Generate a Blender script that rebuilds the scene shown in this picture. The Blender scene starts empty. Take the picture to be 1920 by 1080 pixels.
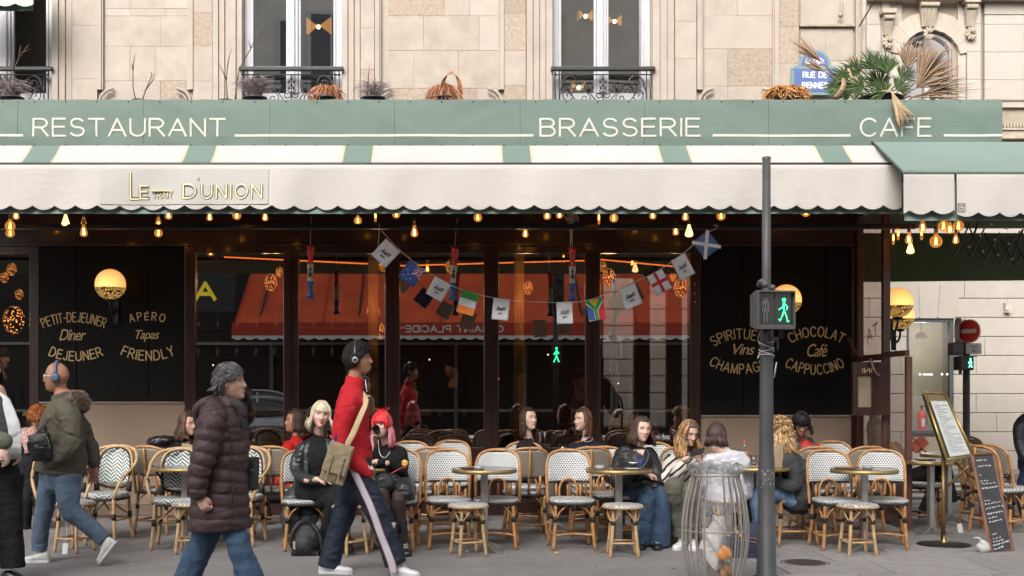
import bpy,math,random
import numpy as np
from mathutils import Vector,Matrix,Euler

random.seed(7);np.random.seed(7)
S = bpy.context.scene
COL = S.collection
F,HX,HY,H = 2277.0,860.0,722.0,1.5     # focal length in photo pixels, vanishing point, eye height

# ------------------------------------------------------------------ camera
cam = bpy.data.objects.new('camera',bpy.data.cameras.new('camera'))
COL.objects.link(cam);S.camera = cam
cam.location = (0,0,H);cam.rotation_euler = (math.pi / 2,0,0)
cam.data.sensor_width = 36;cam.data.lens = F / 1920 * 36
cam.data.shift_x = (960 - HX) / 1920;cam.data.shift_y = (HY - 540) / 1920
cam.data.clip_start = .1;cam.data.clip_end = 400
cam.data.dof.use_dof = True;cam.data.dof.focus_distance = 10.6;cam.data.dof.aperture_fstop = 6.5

# ------------------------------------------------------------------ sky and sun
SUN_EL,SUN_AZ = math.radians(33),math.radians(198)
w = bpy.data.worlds.new('World');S.world = w;w.use_nodes = True
nt = w.node_tree;bg = nt.nodes['Background']
sky = nt.nodes.new('ShaderNodeTexSky');sky.sky_type = 'NISHITA';sky.sun_disc = False
sky.sun_elevation = SUN_EL;sky.sun_rotation = SUN_AZ
sky.air_density = 1.0;sky.dust_density = 6.0;sky.ozone_density = .6
hs = nt.nodes.new('ShaderNodeHueSaturation');hs.inputs['Saturation'].default_value = .25
nt.links.new(sky.outputs[0],hs.inputs['Color']);nt.links.new(hs.outputs[0],bg.inputs[0])
bg.inputs[1].default_value = .15
sl = bpy.data.lights.new('sun','SUN');sl.energy = 1.4;sl.angle = math.radians(38);sl.color = (1,.975,.95)
sun = bpy.data.objects.new('sun',sl);COL.objects.link(sun)
sd = Vector((math.sin(SUN_AZ) * math.cos(SUN_EL),math.cos(SUN_AZ) * math.cos(SUN_EL),math.sin(SUN_EL)))
sun.rotation_euler = sd.to_track_quat('Z','Y').to_euler();sun.location = (0,0,20)
S.view_settings.view_transform = 'Standard';S.view_settings.look = 'None'
S.view_settings.exposure = .88;S.view_settings.gamma = 1
S.cycles.max_bounces = 7;S.cycles.transparent_max_bounces = 16;S.cycles.glossy_bounces = 4
S.cycles.caustics_reflective = False;S.cycles.caustics_refractive = False
S.cycles.sample_clamp_indirect = 6
try: S.cycles.use_denoising = True
except Exception: pass

# ------------------------------------------------------------------ helpers
def P(px,py,D): return Vector(((px - HX) / F * D,D,H + (HY - py) / F * D))
def X(px,D): return (px - HX) / F * D
def Z(py,D): return H + (HY - py) / F * D

def thing(name,label,cat,loc=(0,0,0),rz=0,group=None):
    o = bpy.data.objects.new(name,None);COL.objects.link(o);o.empty_display_size = .1
    o.location = loc;o.rotation_euler = (0,0,rz);o['label'] = label;o['category'] = cat
    if group: o['group'] = group
    return o
def tag(o,label,cat,group=None):
    o['label'] = label;o['category'] = cat
    if group: o['group'] = group
    return o
def struct(o): o['kind'] = 'structure';return o
def stuff(o): o['kind'] = 'stuff';return o
KIDS = {}
def setpar(o,parent):
    if parent is not None:
        o.parent = parent;KIDS.setdefault(parent,[]).append(o)
def dup(root,loc,rz=0,label=None,group=None,sc=None,parent=None):
    r = root.copy();COL.objects.link(r)
    if parent is None:
        r.location = loc;r.rotation_euler = (0,0,rz)
        if label: r['label'] = label
        if group: r['group'] = group
        if sc: r.scale = (sc,sc,sc)
    else: r.parent = parent
    for c in KIDS.get(root,[]): dup(c,None,parent=r)
    return r

def addmesh(name,verts,faces,mats,parent=None,smooth=False,mi=None,org=None,bev=0):
    me = bpy.data.meshes.new(name)
    if org is not None: verts = [(v[0] - org[0],v[1] - org[1],v[2] - org[2]) for v in verts]
    me.from_pydata([tuple(v) for v in verts],[],faces)
    for m in (mats if isinstance(mats,(list,tuple)) else [mats]): me.materials.append(m)
    if mi is not None: me.polygons.foreach_set('material_index',mi)
    if smooth: me.polygons.foreach_set('use_smooth',[True] * len(me.polygons))
    me.update()
    o = bpy.data.objects.new(name,me);COL.objects.link(o)
    if org is not None and parent is None: o.location = org
    setpar(o,parent)
    if bev:
        b = o.modifiers.new('b','BEVEL');b.width = bev;b.segments = 2;b.limit_method = 'ANGLE'
    return o

def catmull(pts,rad,n):
    """resample points and radii smoothly; n samples per span"""
    pts = [np.array(p,float) for p in pts];rad = [np.atleast_1d(np.array(r,float)) for r in rad]
    if len(pts) < 3 or n <= 1:
        return pts,rad
    op,orr = [],[]
    m = len(pts)
    for i in range(m - 1):
        p0,p1,p2,p3 = pts[max(i - 1,0)],pts[i],pts[i + 1],pts[min(i + 2,m - 1)]
        for k in range(n):
            t = k / n
            op.append(.5 * ((2 * p1) + (p2 - p0) * t + (2 * p0 - 5 * p1 + 4 * p2 - p3) * t * t + (3 * p1 - p0 - 3 * p2 + p3) * t ** 3))
            tt = t * t * (3 - 2 * t);orr.append(rad[i] * (1 - tt) + rad[i + 1] * tt)
    op.append(pts[-1]);orr.append(rad[-1])
    return op,orr

class MB:
    def __init__(s): s.v = [];s.f = [];s.m = [];s.k = 0
    def _add(s,v,f):
        o = len(s.v);s.v += [tuple(map(float,p)) for p in v];s.f += [[i + o for i in q] for q in f];s.m += [s.k] * len(f);return s
    def box(s,c,d,R=None):
        vs = [Vector((x * d[0] / 2,y * d[1] / 2,z * d[2] / 2)) for x in (-1,1) for y in (-1,1) for z in (-1,1)]
        if R is not None: vs = [R @ v for v in vs]
        vs = [v + Vector(c) for v in vs]
        return s._add(vs,[(0,1,3,2),(4,6,7,5),(0,4,5,1),(2,3,7,6),(0,2,6,4),(1,5,7,3)])
    def bb(s,x0,x1,y0,y1,z0,z1): return s.box(((x0 + x1) / 2,(y0 + y1) / 2,(z0 + z1) / 2),(abs(x1 - x0),abs(y1 - y0),abs(z1 - z0)))
    def tube(s,pts,r,seg=8,n=1,caps=True,side=None,closed=False,dome=False):
        if not isinstance(r,(list,tuple)) or (isinstance(r,tuple)): r = [r] * len(pts)
        pts,r = catmull(pts,r,n)
        if dome:
            pts = list(pts);r = list(r)
            d0 = pts[0] - pts[1];d0 = d0 / (np.linalg.norm(d0) + 1e-9);d1 = pts[-1] - pts[-2];d1 = d1 / (np.linalg.norm(d1) + 1e-9)
            p0,r0,p1,r1 = pts[0],r[0],pts[-1],r[-1]
            pts = [p0 + d0 * r0.min() * .92,p0 + d0 * r0.min() * .6] + pts + [p1 + d1 * r1.min() * .6,p1 + d1 * r1.min() * .92]
            r = [r0 * .4,r0 * .8] + r + [r1 * .8,r1 * .4]
        N = len(pts);vs = [];fs = []
        up = None
        for i in range(N):
            a = pts[(i + 1) % N] if closed or i < N - 1 else pts[i];b = pts[i - 1] if closed or i > 0 else pts[i]
            t = a - b;t = t / (np.linalg.norm(t) + 1e-9)
            if side is not None: u = np.array(side,float)
            elif up is None: u = np.array((1,0,0.)) if abs(t[0]) < .8 else np.array((0,1.,0))
            else: u = up
            u = u - t * u.dot(t);u = u / (np.linalg.norm(u) + 1e-9);up = u
            wv = np.cross(t,u);ra = r[i][0];rb = r[i][-1]
            for k in range(seg):
                an = 2 * math.pi * k / seg
                vs.append(pts[i] + u * ra * math.cos(an) + wv * rb * math.sin(an))
        for i in range(N if closed else N - 1):
            j = (i + 1) % N
            for k in range(seg):
                l = (k + 1) % seg;fs.append((i * seg + k,i * seg + l,j * seg + l,j * seg + k))
        if caps and not closed:
            fs.append(tuple(range(seg))[::-1]);fs.append(tuple((N - 1) * seg + k for k in range(seg)))
        return s._add(vs,fs)
    def lathe(s,c,prof,seg=24,R=None,cap=True):
        vs = [];fs = [];n = len(prof)
        for r,z in prof:
            for k in range(seg):
                a = 2 * math.pi * k / seg;v = Vector((r * math.cos(a),r * math.sin(a),z))
                if R is not None: v = R @ v
                vs.append(v + Vector(c))
        for i in range(n - 1):
            for k in range(seg):
                l = (k + 1) % seg;fs.append((i * seg + k,i * seg + l,(i + 1) * seg + l,(i + 1) * seg + k))
        if cap: fs.append(tuple(range(seg))[::-1]);fs.append(tuple((n - 1) * seg + k for k in range(seg)))
        return s._add(vs,fs)
    def ell(s,c,r,R=None,seg=16,rings=10,fn=None):
        prof = [];vs = [];fs = []
        if not isinstance(r,(tuple,list)): r = (r,r,r)
        for i in range(1,rings):
            ph = math.pi * i / rings
            for k in range(seg):
                a = 2 * math.pi * k / seg
                v = Vector((r[0] * math.sin(ph) * math.cos(a),r[1] * math.sin(ph) * math.sin(a),r[2] * math.cos(ph)))
                if fn: v = fn(v)
                vs.append(v)
        pl = [Vector((0,0,r[2])),Vector((0,0,-r[2]))];vs += [fn(q) for q in pl] if fn else pl;t = len(vs) - 2
        if R is not None: vs = [R @ v for v in vs]
        vs = [v + Vector(c) for v in vs]
        for i in range(rings - 2):
            for k in range(seg):
                l = (k + 1) % seg;fs.append((i * seg + k,(i + 1) * seg + k,(i + 1) * seg + l,i * seg + l))
        for k in range(seg):
            l = (k + 1) % seg;fs.append((t,k,l));fs.append((t + 1,(rings - 2) * seg + l,(rings - 2) * seg + k))
        return s._add(vs,fs)
    def poly(s,pts,a,b):
        """prism: outline pts (3D) extruded by vector b-a offset"""
        n = len(pts);off = Vector(b) - Vector(a)
        vs = [Vector(p) for p in pts] + [Vector(p) + off for p in pts]
        fs = [tuple(range(n))[::-1],tuple(range(n,2 * n))] + [(i,(i + 1) % n,n + (i + 1) % n,n + i) for i in range(n)]
        return s._add(vs,fs)
    def grid(s,fn,nu,nv):
        vs = [fn(u / nu,v / nv) for v in range(nv + 1) for u in range(nu + 1)]
        fs = [(v * (nu + 1) + u,v * (nu + 1) + u + 1,(v + 1) * (nu + 1) + u + 1,(v + 1) * (nu + 1) + u) for v in range(nv) for u in range(nu)]
        return s._add(vs,fs)
    def build(s,name,mats,parent=None,smooth=False,org=None,bev=0):
        return addmesh(name,s.v,s.f,mats,parent,smooth,s.m,org,bev)
    def remesh(s,name,mats,parent=None,voxel=.008,sm=3,disp=None,org=None,thick=0,paint=None):
        me = bpy.data.meshes.new('t');vv = s.v
        if org is not None: vv = [(v[0] - org[0],v[1] - org[1],v[2] - org[2]) for v in vv]
        me.from_pydata(vv,[],s.f);t = bpy.data.objects.new('t',me);COL.objects.link(t)
        r = t.modifiers.new('r','REMESH');r.mode = 'VOXEL';r.voxel_size = voxel;r.use_smooth_shade = True
        if sm: q = t.modifiers.new('s','SMOOTH');q.factor = .5;q.iterations = sm
        if disp:
            for k,(sc,st,kind) in enumerate(disp):
                tx = bpy.data.textures.new('folds',kind)
                tx.noise_scale = sc
                if kind == 'MARBLE': tx.turbulence = 6;tx.noise_depth = 2
                if kind == 'WOOD': tx.wood_type = 'BANDNOISE';tx.turbulence = 9
                d = t.modifiers.new('d%d' % k,'DISPLACE');d.texture = tx;d.strength = st;d.mid_level = .5;d.texture_coords = 'LOCAL'
        dg = bpy.context.evaluated_depsgraph_get();e = t.evaluated_get(dg)
        nm = bpy.data.meshes.new_from_object(e);bpy.data.objects.remove(t);nm.name = name
        nm.materials.clear()
        for m in (mats if isinstance(mats,(list,tuple)) else [mats]): nm.materials.append(m)
        n = len(nm.polygons);nm.polygons.foreach_set('use_smooth',[True] * n)
        if paint:
            c = np.empty(n * 3);nm.polygons.foreach_get('center',c);c = c.reshape(-1,3)
            if org is not None: c = c + np.array(org)
            nm.polygons.foreach_set('material_index',paint(c).astype(int).tolist())
        o = bpy.data.objects.new(name,nm);COL.objects.link(o)
        if org is not None and parent is None: o.location = org
        setpar(o,parent)
        return o

# ------------------------------------------------------------------ materials
def new_mat(name):
    m = bpy.data.materials.new(name);m.use_nodes = True
    return m,m.node_tree,m.node_tree.nodes['Principled BSDF']
def N(nt,typ,**kw):
    n = nt.nodes.new(typ)
    for k,v in kw.items():
        if k.startswith('i_'):
            key = k[2:];n.inputs[int(key) if key.isdigit() else key].default_value = v
        else: setattr(n,k,v)
    return n
def math_(nt,op,a,b=None,c=None):
    n = nt.nodes.new('ShaderNodeMath');n.operation = op
    for i,q in enumerate((a,b,c)):
        if q is None: continue
        if isinstance(q,(int,float)): n.inputs[i].default_value = q
        else: nt.links.new(q,n.inputs[i])
    return n.outputs[0]
def mixc(nt,f,a,b,mode='MIX'):
    n = nt.nodes.new('ShaderNodeMix');n.data_type = 'RGBA';n.blend_type = mode
    for i,q in ((0,f),(6,a),(7,b)):
        if isinstance(q,(int,float)): n.inputs[i].default_value = q
        elif isinstance(q,tuple): n.inputs[i].default_value = (*q[:3],1)
        else: nt.links.new(q,n.inputs[i])
    return n.outputs[2]
def c3(c,k=1): return tuple(min(1,max(0,x * k)) for x in c)
def lin(r,g,b): return tuple(((x / 255) / 12.92 if x / 255 <= .04045 else ((x / 255 + .055) / 1.055) ** 2.4) for x in (r,g,b))

def M(name,col,rough=.6,metal=0,var=.15,scale=6,bump=0,bscale=80,rnd=0,island=0,emit=0,ecol=None,sss=0,
      coat=0,aniso=None,sheen=0,stain=0,spec=.5,folds=0,alpha=1,trans=0):
    m,nt,b = new_mat(name)
    tc = nt.nodes.new('ShaderNodeTexCoord');vec = tc.outputs['Object']
    if aniso:
        mp = N(nt,'ShaderNodeMapping');mp.inputs['Scale'].default_value = aniso;nt.links.new(vec,mp.inputs[0]);vec2 = mp.outputs[0]
    else: vec2 = vec
    no = N(nt,'ShaderNodeTexNoise',i_Scale=scale,i_Detail=5.0,i_Roughness=.6);nt.links.new(vec2,no.inputs['Vector'])
    col_out = mixc(nt,math_(nt,'MULTIPLY_ADD',no.outputs[0],2.0,-.5),c3(col,1 - var),c3(col,1 + var))
    if stain:
        n2 = N(nt,'ShaderNodeTexNoise',i_Scale=scale * .35,i_Detail=8.0,i_Roughness=.7);nt.links.new(vec,n2.inputs['Vector'])
        r = N(nt,'ShaderNodeMapRange');r.inputs[1].default_value = .52;r.inputs[2].default_value = .72;nt.links.new(n2.outputs[0],r.inputs[0])
        col_out = mixc(nt,math_(nt,'MULTIPLY',r.outputs[0],stain),col_out,c3(col,.45))
    if rnd or island:
        if island: src = N(nt,'ShaderNodeNewGeometry').outputs['Random Per Island'];amt = island
        else: src = N(nt,'ShaderNodeObjectInfo').outputs['Random'];amt = rnd
        k = math_(nt,'MULTIPLY_ADD',src,2 * amt,1 - amt)
        hsv = N(nt,'ShaderNodeHueSaturation');nt.links.new(k,hsv.inputs['Value']);nt.links.new(col_out,hsv.inputs['Color'])
        col_out = hsv.outputs[0]
    nt.links.new(col_out,b.inputs['Base Color'])
    b.inputs['Roughness'].default_value = rough;b.inputs['Metallic'].default_value = metal
    b.inputs['Specular IOR Level'].default_value = spec
    if coat: b.inputs['Coat Weight'].default_value = coat;b.inputs['Coat Roughness'].default_value = .12
    if sss: b.inputs['Subsurface Weight'].default_value = sss;b.inputs['Subsurface Radius'].default_value = (.012,.005,.003);b.inputs['Subsurface Scale'].default_value = 1
    if sheen: b.inputs['Sheen Weight'].default_value = sheen;b.inputs['Sheen Roughness'].default_value = .5
    if trans: b.inputs['Transmission Weight'].default_value = trans
    if alpha < 1: b.inputs['Alpha'].default_value = alpha
    if emit: b.inputs['Emission Color'].default_value = (*(ecol or col),1);b.inputs['Emission Strength'].default_value = emit
    nrm = None
    if folds:
        mp = N(nt,'ShaderNodeMapping');mp.inputs['Scale'].default_value = (1,1,2.0);mp.inputs['Rotation'].default_value = (.0,.55,.3);nt.links.new(vec,mp.inputs[0])
        wv = N(nt,'ShaderNodeTexNoise',i_Scale=5.5,i_Detail=2.5,i_Distortion=.9,i_Roughness=.45);wv.noise_type = 'RIDGED_MULTIFRACTAL';nt.links.new(mp.outputs[0],wv.inputs['Vector'])
        bp = N(nt,'ShaderNodeBump',i_Strength=min(1,folds) * .9,i_Distance=.034);nt.links.new(wv.outputs[0],bp.inputs['Height']);nrm = bp.outputs[0]
    if bump:
        nb = N(nt,'ShaderNodeTexNoise',i_Scale=bscale,i_Detail=4.0);nt.links.new(vec2,nb.inputs['Vector'])
        bp = N(nt,'ShaderNodeBump',i_Strength=bump,i_Distance=.01);nt.links.new(nb.outputs[0],bp.inputs['Height'])
        if nrm: nt.links.new(nrm,bp.inputs['Normal'])
        nrm = bp.outputs[0]
    if nrm: nt.links.new(nrm,b.inputs['Normal'])
    return m

def weave_mat(name,kind,light=(.74,.75,.74),dark=(.015,.018,.022),seat=False):
    m,nt,b = new_mat(name)
    tc = nt.nodes.new('ShaderNodeTexCoord');sp = N(nt,'ShaderNodeSeparateXYZ');nt.links.new(tc.outputs['Object'],sp.inputs[0])
    x,y,z = sp.outputs
    if seat: z = math_(nt,'ADD',z,y)
    if kind == 'honey':
        u = math_(nt,'DIVIDE',x,.0235);v = math_(nt,'DIVIDE',z,.0175)
        u = math_(nt,'ADD',u,math_(nt,'MULTIPLY',math_(nt,'FLOOR',v),.5))
        du = math_(nt,'SUBTRACT',math_(nt,'FRACT',u),.5);dv = math_(nt,'MULTIPLY',math_(nt,'SUBTRACT',math_(nt,'FRACT',v),.5),.8)
        d = math_(nt,'SQRT',math_(nt,'ADD',math_(nt,'MULTIPLY',du,du),math_(nt,'MULTIPLY',dv,dv)))
        f = math_(nt,'LESS_THAN',d,.315);h = d
    else:
        u = math_(nt,'DIVIDE',x,.11);st = math_(nt,'DIVIDE',math_(nt,'FLOOR',math_(nt,'MULTIPLY',u,6.0)),6.0)
        tri = math_(nt,'ABSOLUTE',math_(nt,'SUBTRACT',math_(nt,'FRACT',st),.5))
        v = math_(nt,'SUBTRACT',math_(nt,'DIVIDE',z,.036),math_(nt,'MULTIPLY',tri,2.2))
        h = math_(nt,'FRACT',v);f = math_(nt,'LESS_THAN',h,.36)
        fx = math_(nt,'FRACT',math_(nt,'MULTIPLY',u,6.0))
        g = math_(nt,'MULTIPLY',math_(nt,'LESS_THAN',fx,.22),math_(nt,'LESS_THAN',h,.62));f = math_(nt,'MAXIMUM',f,g)
    no = N(nt,'ShaderNodeTexNoise',i_Scale=14.0,i_Detail=4.0);nt.links.new(tc.outputs['Object'],no.inputs['Vector'])
    lt = mixc(nt,no.outputs[0],c3(light,.8),c3(light,1.05))
    nt.links.new(mixc(nt,f,lt,dark),b.inputs['Base Color']);b.inputs['Roughness'].default_value = .45
    bp = N(nt,'ShaderNodeBump',i_Strength=.5,i_Distance=.004);nt.links.new(h,bp.inputs['Height']);nt.links.new(bp.outputs[0],b.inputs['Normal'])
    return m

def glass_mat(name,tint=(.9,.92,.9),refl=.1,rough=.0,dirt=0.0,rcol=(1,1,1)):
    m,nt,b = new_mat(name);nt.nodes.remove(b);out = nt.nodes['Material Output']
    tr = N(nt,'ShaderNodeBsdfTransparent');tr.inputs[0].default_value = (*tint,1)
    gl = N(nt,'ShaderNodeBsdfGlossy');gl.inputs['Roughness'].default_value = rough;gl.inputs[0].default_value = (*rcol,1)
    lw = N(nt,'ShaderNodeLayerWeight',i_Blend=.5);f = math_(nt,'MINIMUM',math_(nt,'MULTIPLY_ADD',math_(nt,'POWER',lw.outputs['Facing'],5.0),.9,refl + .045),1.0)
    mx = N(nt,'ShaderNodeMixShader');nt.links.new(f,mx.inputs[0]);nt.links.new(tr.outputs[0],mx.inputs[1]);nt.links.new(gl.outputs[0],mx.inputs[2])
    last = mx.outputs[0]
    if dirt:
        df = N(nt,'ShaderNodeBsdfDiffuse');df.inputs[0].default_value = (.40,.32,.28,1)
        tc = nt.nodes.new('ShaderNodeTexCoord');no = N(nt,'ShaderNodeTexNoise',i_Scale=3.0,i_Detail=6.0);nt.links.new(tc.outputs['Object'],no.inputs['Vector'])
        m2 = N(nt,'ShaderNodeMixShader');nt.links.new(math_(nt,'MULTIPLY',no.outputs[0],dirt),m2.inputs[0]);nt.links.new(last,m2.inputs[1]);nt.links.new(df.outputs[0],m2.inputs[2]);last = m2.outputs[0]
    nt.links.new(last,out.inputs[0])
    return m
def emit_mat(name,col,s):
    m,nt,b = new_mat(name);b.inputs['Base Color'].default_value = (*c3(col,.6),1)
    b.inputs['Emission Color'].default_value = (*col,1);b.inputs['Emission Strength'].default_value = s
    return m

STONE = M('limestone',(.385,.328,.272),.85,var=.14,scale=5,bump=.35,bscale=45,rnd=.035,stain=.28)
STONE2 = M('limestone_smooth',(.39,.335,.28),.8,var=.12,scale=3,bump=.25,bscale=50,stain=.25)
STONE_R = M('pitted_limestone',(.35,.28,.22),.9,var=.28,scale=30,bump=.8,bscale=60,rnd=.08)
MORTAR = M('pale_mortar',(.42,.365,.31),.9,var=.08,bump=.2)
STONEB = M('bank_stone',(.385,.345,.30),.8,var=.07,scale=4,bump=.15,bscale=60,rnd=.05,stain=.12)
STONEC = M('carved_stone',(.36,.30,.235),.85,var=.2,scale=12,bump=.3,bscale=60)
JOINTB = M('dark_joint',(.30,.25,.19),.9)
WHITEWOOD = M('white_painted_wood',(.44,.435,.45),.5,var=.06)
IRON = M('black_iron',(.012,.013,.014),.45,var=.3,bump=.2)
GREEN = M('green_canvas',(.140,.190,.158),.75,var=.07,scale=1.2,bump=.12,bscale=400,folds=.12,stain=.16)
GREENL = M('pale_green_canvas',(.185,.250,.215),.7,var=.05,scale=1.5,bump=.1,bscale=400,folds=.25)
CREAM = M('cream_lettering',(.56,.55,.48),.7,var=.08,scale=9)
VALANCE = M('cream_canvas',(.47,.435,.40),.75,var=.06,scale=1.5,bump=.1,bscale=400,folds=.12,stain=.14)
LOGOP = M('grey_canvas_patch',(.43,.415,.385),.75,var=.05,scale=3)
GOLD = M('gold_leaf',(.85,.60,.30),.5,.0,var=.25,scale=30)
BLACKP = M('black_panel',(.0075,.0065,.0065),.55,var=.3,scale=2,bump=.05,bscale=30,spec=.16)
TAUPE = M('taupe_plaster',(.30,.215,.155),.75,var=.06,scale=2,bump=.1,stain=.12)
TAUPED = M('taupe_plinth',(.19,.135,.1),.7,var=.15,scale=3,stain=.3)
MAHOG = M('mahogany',(.038,.0135,.010),.28,var=.35,scale=3,aniso=(8,8,.6),coat=.4,bump=.1)
MAHOGL = M('brown_painted_wood',(.095,.040,.030),.35,var=.2,scale=4,coat=.2)
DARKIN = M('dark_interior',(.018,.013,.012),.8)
RATTAN = M('rattan_cane',(.40,.205,.080),.42,var=.4,scale=18,island=.3,coat=.2,bump=.15,bscale=50)
RATTANL = M('pale_rattan',(.48,.31,.16),.45,var=.3,scale=18,island=.2,coat=.15,bump=.15,bscale=50)
BIND = M('black_binding',(.02,.018,.017),.6,var=.3,bump=.5,bscale=160)
HONEY = weave_mat('honeycomb_weave','honey');HONEYS = weave_mat('honeycomb_weave_seat','honey',seat=True)
HONEYSH = weave_mat('honeycomb_weave_shaded','honey',light=(.42,.36,.28),dark=(.02,.018,.016))  # white weave seen from behind, its shade put into tan-grey tones
CHEV = weave_mat('chevron_weave','chev',light=(.74,.80,.76));CHEVS = weave_mat('chevron_weave_seat','chev',light=(.76,.80,.76),seat=True)
BRASS = M('worn_brass',(.40,.29,.12),.42,.8,var=.2,scale=14,bump=.1)
STEEL = M('brushed_steel',(.42,.41,.40),.38,.8,var=.15,scale=12,stain=.2)
TTOP = M('dark_table_top',(.10,.075,.06),.22,var=.2,scale=8,coat=.4)
TTOPL = M('wood_table_top',(.30,.17,.08),.3,var=.3,scale=6,aniso=(1,8,1),coat=.4)
POLE = M('grey_pole_paint',(.062,.062,.066),.5,var=.25,scale=6,stain=.2,bump=.25,bscale=40)
GREYC = M('grey_signal_casing',(.085,.083,.085),.5,var=.15,scale=8,stain=.2)
BLACKPL = M('black_plastic',(.014,.014,.015),.35,var=.1)
SHINYB = M('black_leather',(.014,.014,.015),.33,var=.2,scale=20,bump=.35,bscale=120,folds=.5)
WHITEC = M('white_china',(.78,.77,.74),.15,var=.02,coat=.5)
REDM = M('red_paint',(.72,.04,.03),.35,var=.06)
PAPER = M('white_paper',(.72,.71,.68),.7,var=.05)
GLASSJ = glass_mat('clear_glass',refl=.04)
PANE = glass_mat('shop_glass',tint=(.72,.68,.66),refl=.47,rcol=(.95,.93,.93))
PANEU = glass_mat('upper_window_glass',tint=(.6,.62,.6),refl=.60)
PANES = glass_mat('screen_glass',tint=(.80,.68,.62),refl=.03,dirt=.30)
AMBER = glass_mat('amber_glass',tint=(1,.66,.28),refl=.06)
def _amber():
    nt = AMBER.node_tree;out = nt.nodes['Material Output'];src = out.inputs[0].links[0].from_socket
    em = N(nt,'ShaderNodeEmission');em.inputs[0].default_value = (1,.40,.09,1);em.inputs[1].default_value = .6
    lw = N(nt,'ShaderNodeLayerWeight',i_Blend=.35);mx = N(nt,'ShaderNodeMixShader');nt.links.new(math_(nt,'MULTIPLY_ADD',lw.outputs['Facing'],.35,.22),mx.inputs[0])
    nt.links.new(src,mx.inputs[1]);nt.links.new(em.outputs[0],mx.inputs[2]);nt.links.new(mx.outputs[0],out.inputs[0])
_amber()
def strand(name,col,isl=.45,rough=.45): return M(name,col,rough,var=.5,scale=26,island=min(.75,isl * 1.4),spec=.35)
def cloth(name,col,folds=.6,bump=.25,rough=.85,var=.1,sheen=0,bs=260): return M(name,col,rough,var=var,scale=10,bump=bump,bscale=bs,folds=folds,sheen=sheen,spec=.25)

def _arc(cx,cy,rx,ry,a0,a1,n=14): return [(cx + rx * math.cos(math.radians(a0 + (a1 - a0) * k / n)),cy + ry * math.sin(math.radians(a0 + (a1 - a0) * k / n))) for k in range(n + 1)]
_P = [[(0,0),(0,1)],[(0,1),(.34,1)] + _arc(.34,.745,.27,.255,90,-90)[1:] + [(0,.49)]]
_C = _arc(.39,.5,.39,.5,42,318,24)
GLY = {'A': (.76,[[(0,0),(.38,1)],[(.38,1),(.76,0)],[(.13,.34),(.63,.34)]]),'B': (.62,[[(0,0),(0,1)],[(0,1),(.34,1)] + _arc(.34,.765,.24,.235,90,-90)[1:] + [(0,.53)],[(.34,.53)] + _arc(.36,.265,.26,.265,90,-90)[1:] + [(0,0)]]),
 'C': (.72,[_C]),'D': (.70,[[(0,0),(0,1)],[(0,1),(.28,1)] + _arc(.28,.5,.42,.5,90,-90,20)[1:] + [(0,0)]]),'E': (.58,[[(.56,1),(0,1)],[(0,1),(0,0)],[(0,0),(.58,0)],[(0,.53),(.52,.53)]]),
 'F': (.54,[[(.54,1),(0,1)],[(0,1),(0,0)],[(0,.5),(.48,.5)]]),'G': (.78,[_arc(.39,.5,.39,.5,42,335,24),[(.76,.28),(.76,.46)],[(.76,.46),(.44,.46)]]),'H': (.66,[[(0,0),(0,1)],[(.66,0),(.66,1)],[(0,.52),(.66,.52)]]),
 'I': (.0,[[(0,0),(0,1)]]),'J': (.44,[[(.44,1),(.44,.26)] + _arc(.22,.24,.22,.24,0,-165)[1:]]),'K': (.62,[[(0,0),(0,1)],[(.6,1),(0,.38)],[(.2,.58),(.62,0)]]),'L': (.52,[[(0,1),(0,0)],[(0,0),(.52,0)]]),
 'M': (.80,[[(0,0),(0,1)],[(0,1),(.40,.05)],[(.40,.05),(.80,1)],[(.80,1),(.80,0)]]),'N': (.66,[[(0,0),(0,1)],[(0,1),(.66,0)],[(.66,0),(.66,1)]]),'O': (.80,[_arc(.40,.5,.40,.5,0,360,30)]),'P': (.61,_P),
 'R': (.66,_P + [[(.33,.49),(.66,0)]]),'S': (.62,[_arc(.31,.75,.27,.25,25,262,16) + _arc(.31,.255,.30,.255,78,-158,16)]),'T': (.68,[[(0,1),(.68,1)],[(.34,1),(.34,0)]]),
 'U': (.66,[[(0,1),(0,.33)] + _arc(.33,.33,.33,.33,180,360,16)[1:] + [(.66,1)]]),'V': (.70,[[(0,1),(.35,0)],[(.35,0),(.70,1)]]),'X': (.66,[[(0,0),(.66,1)],[(0,1),(.66,0)]]),'Y': (.68,[[(0,1),(.34,.48)],[(.68,1),(.34,.48)],[(.34,.48),(.34,0)]]),
 '-': (.28,[[(0,.46),(.28,.46)]]),"'": (.0,[[(0,.74),(0,1.05)]]),' ': (.34,[]),'\u00c9': (.58,[[(.56,.86),(0,.86)],[(0,.86),(0,0)],[(0,0),(.58,0)],[(0,.45),(.52,.45)],[(.22,.96),(.40,1.12)]]),
 '6': (.62,[_arc(.31,.31,.31,.31,0,360,24),_arc(.60,.36,.60,.64,180,100,10)])}
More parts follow.
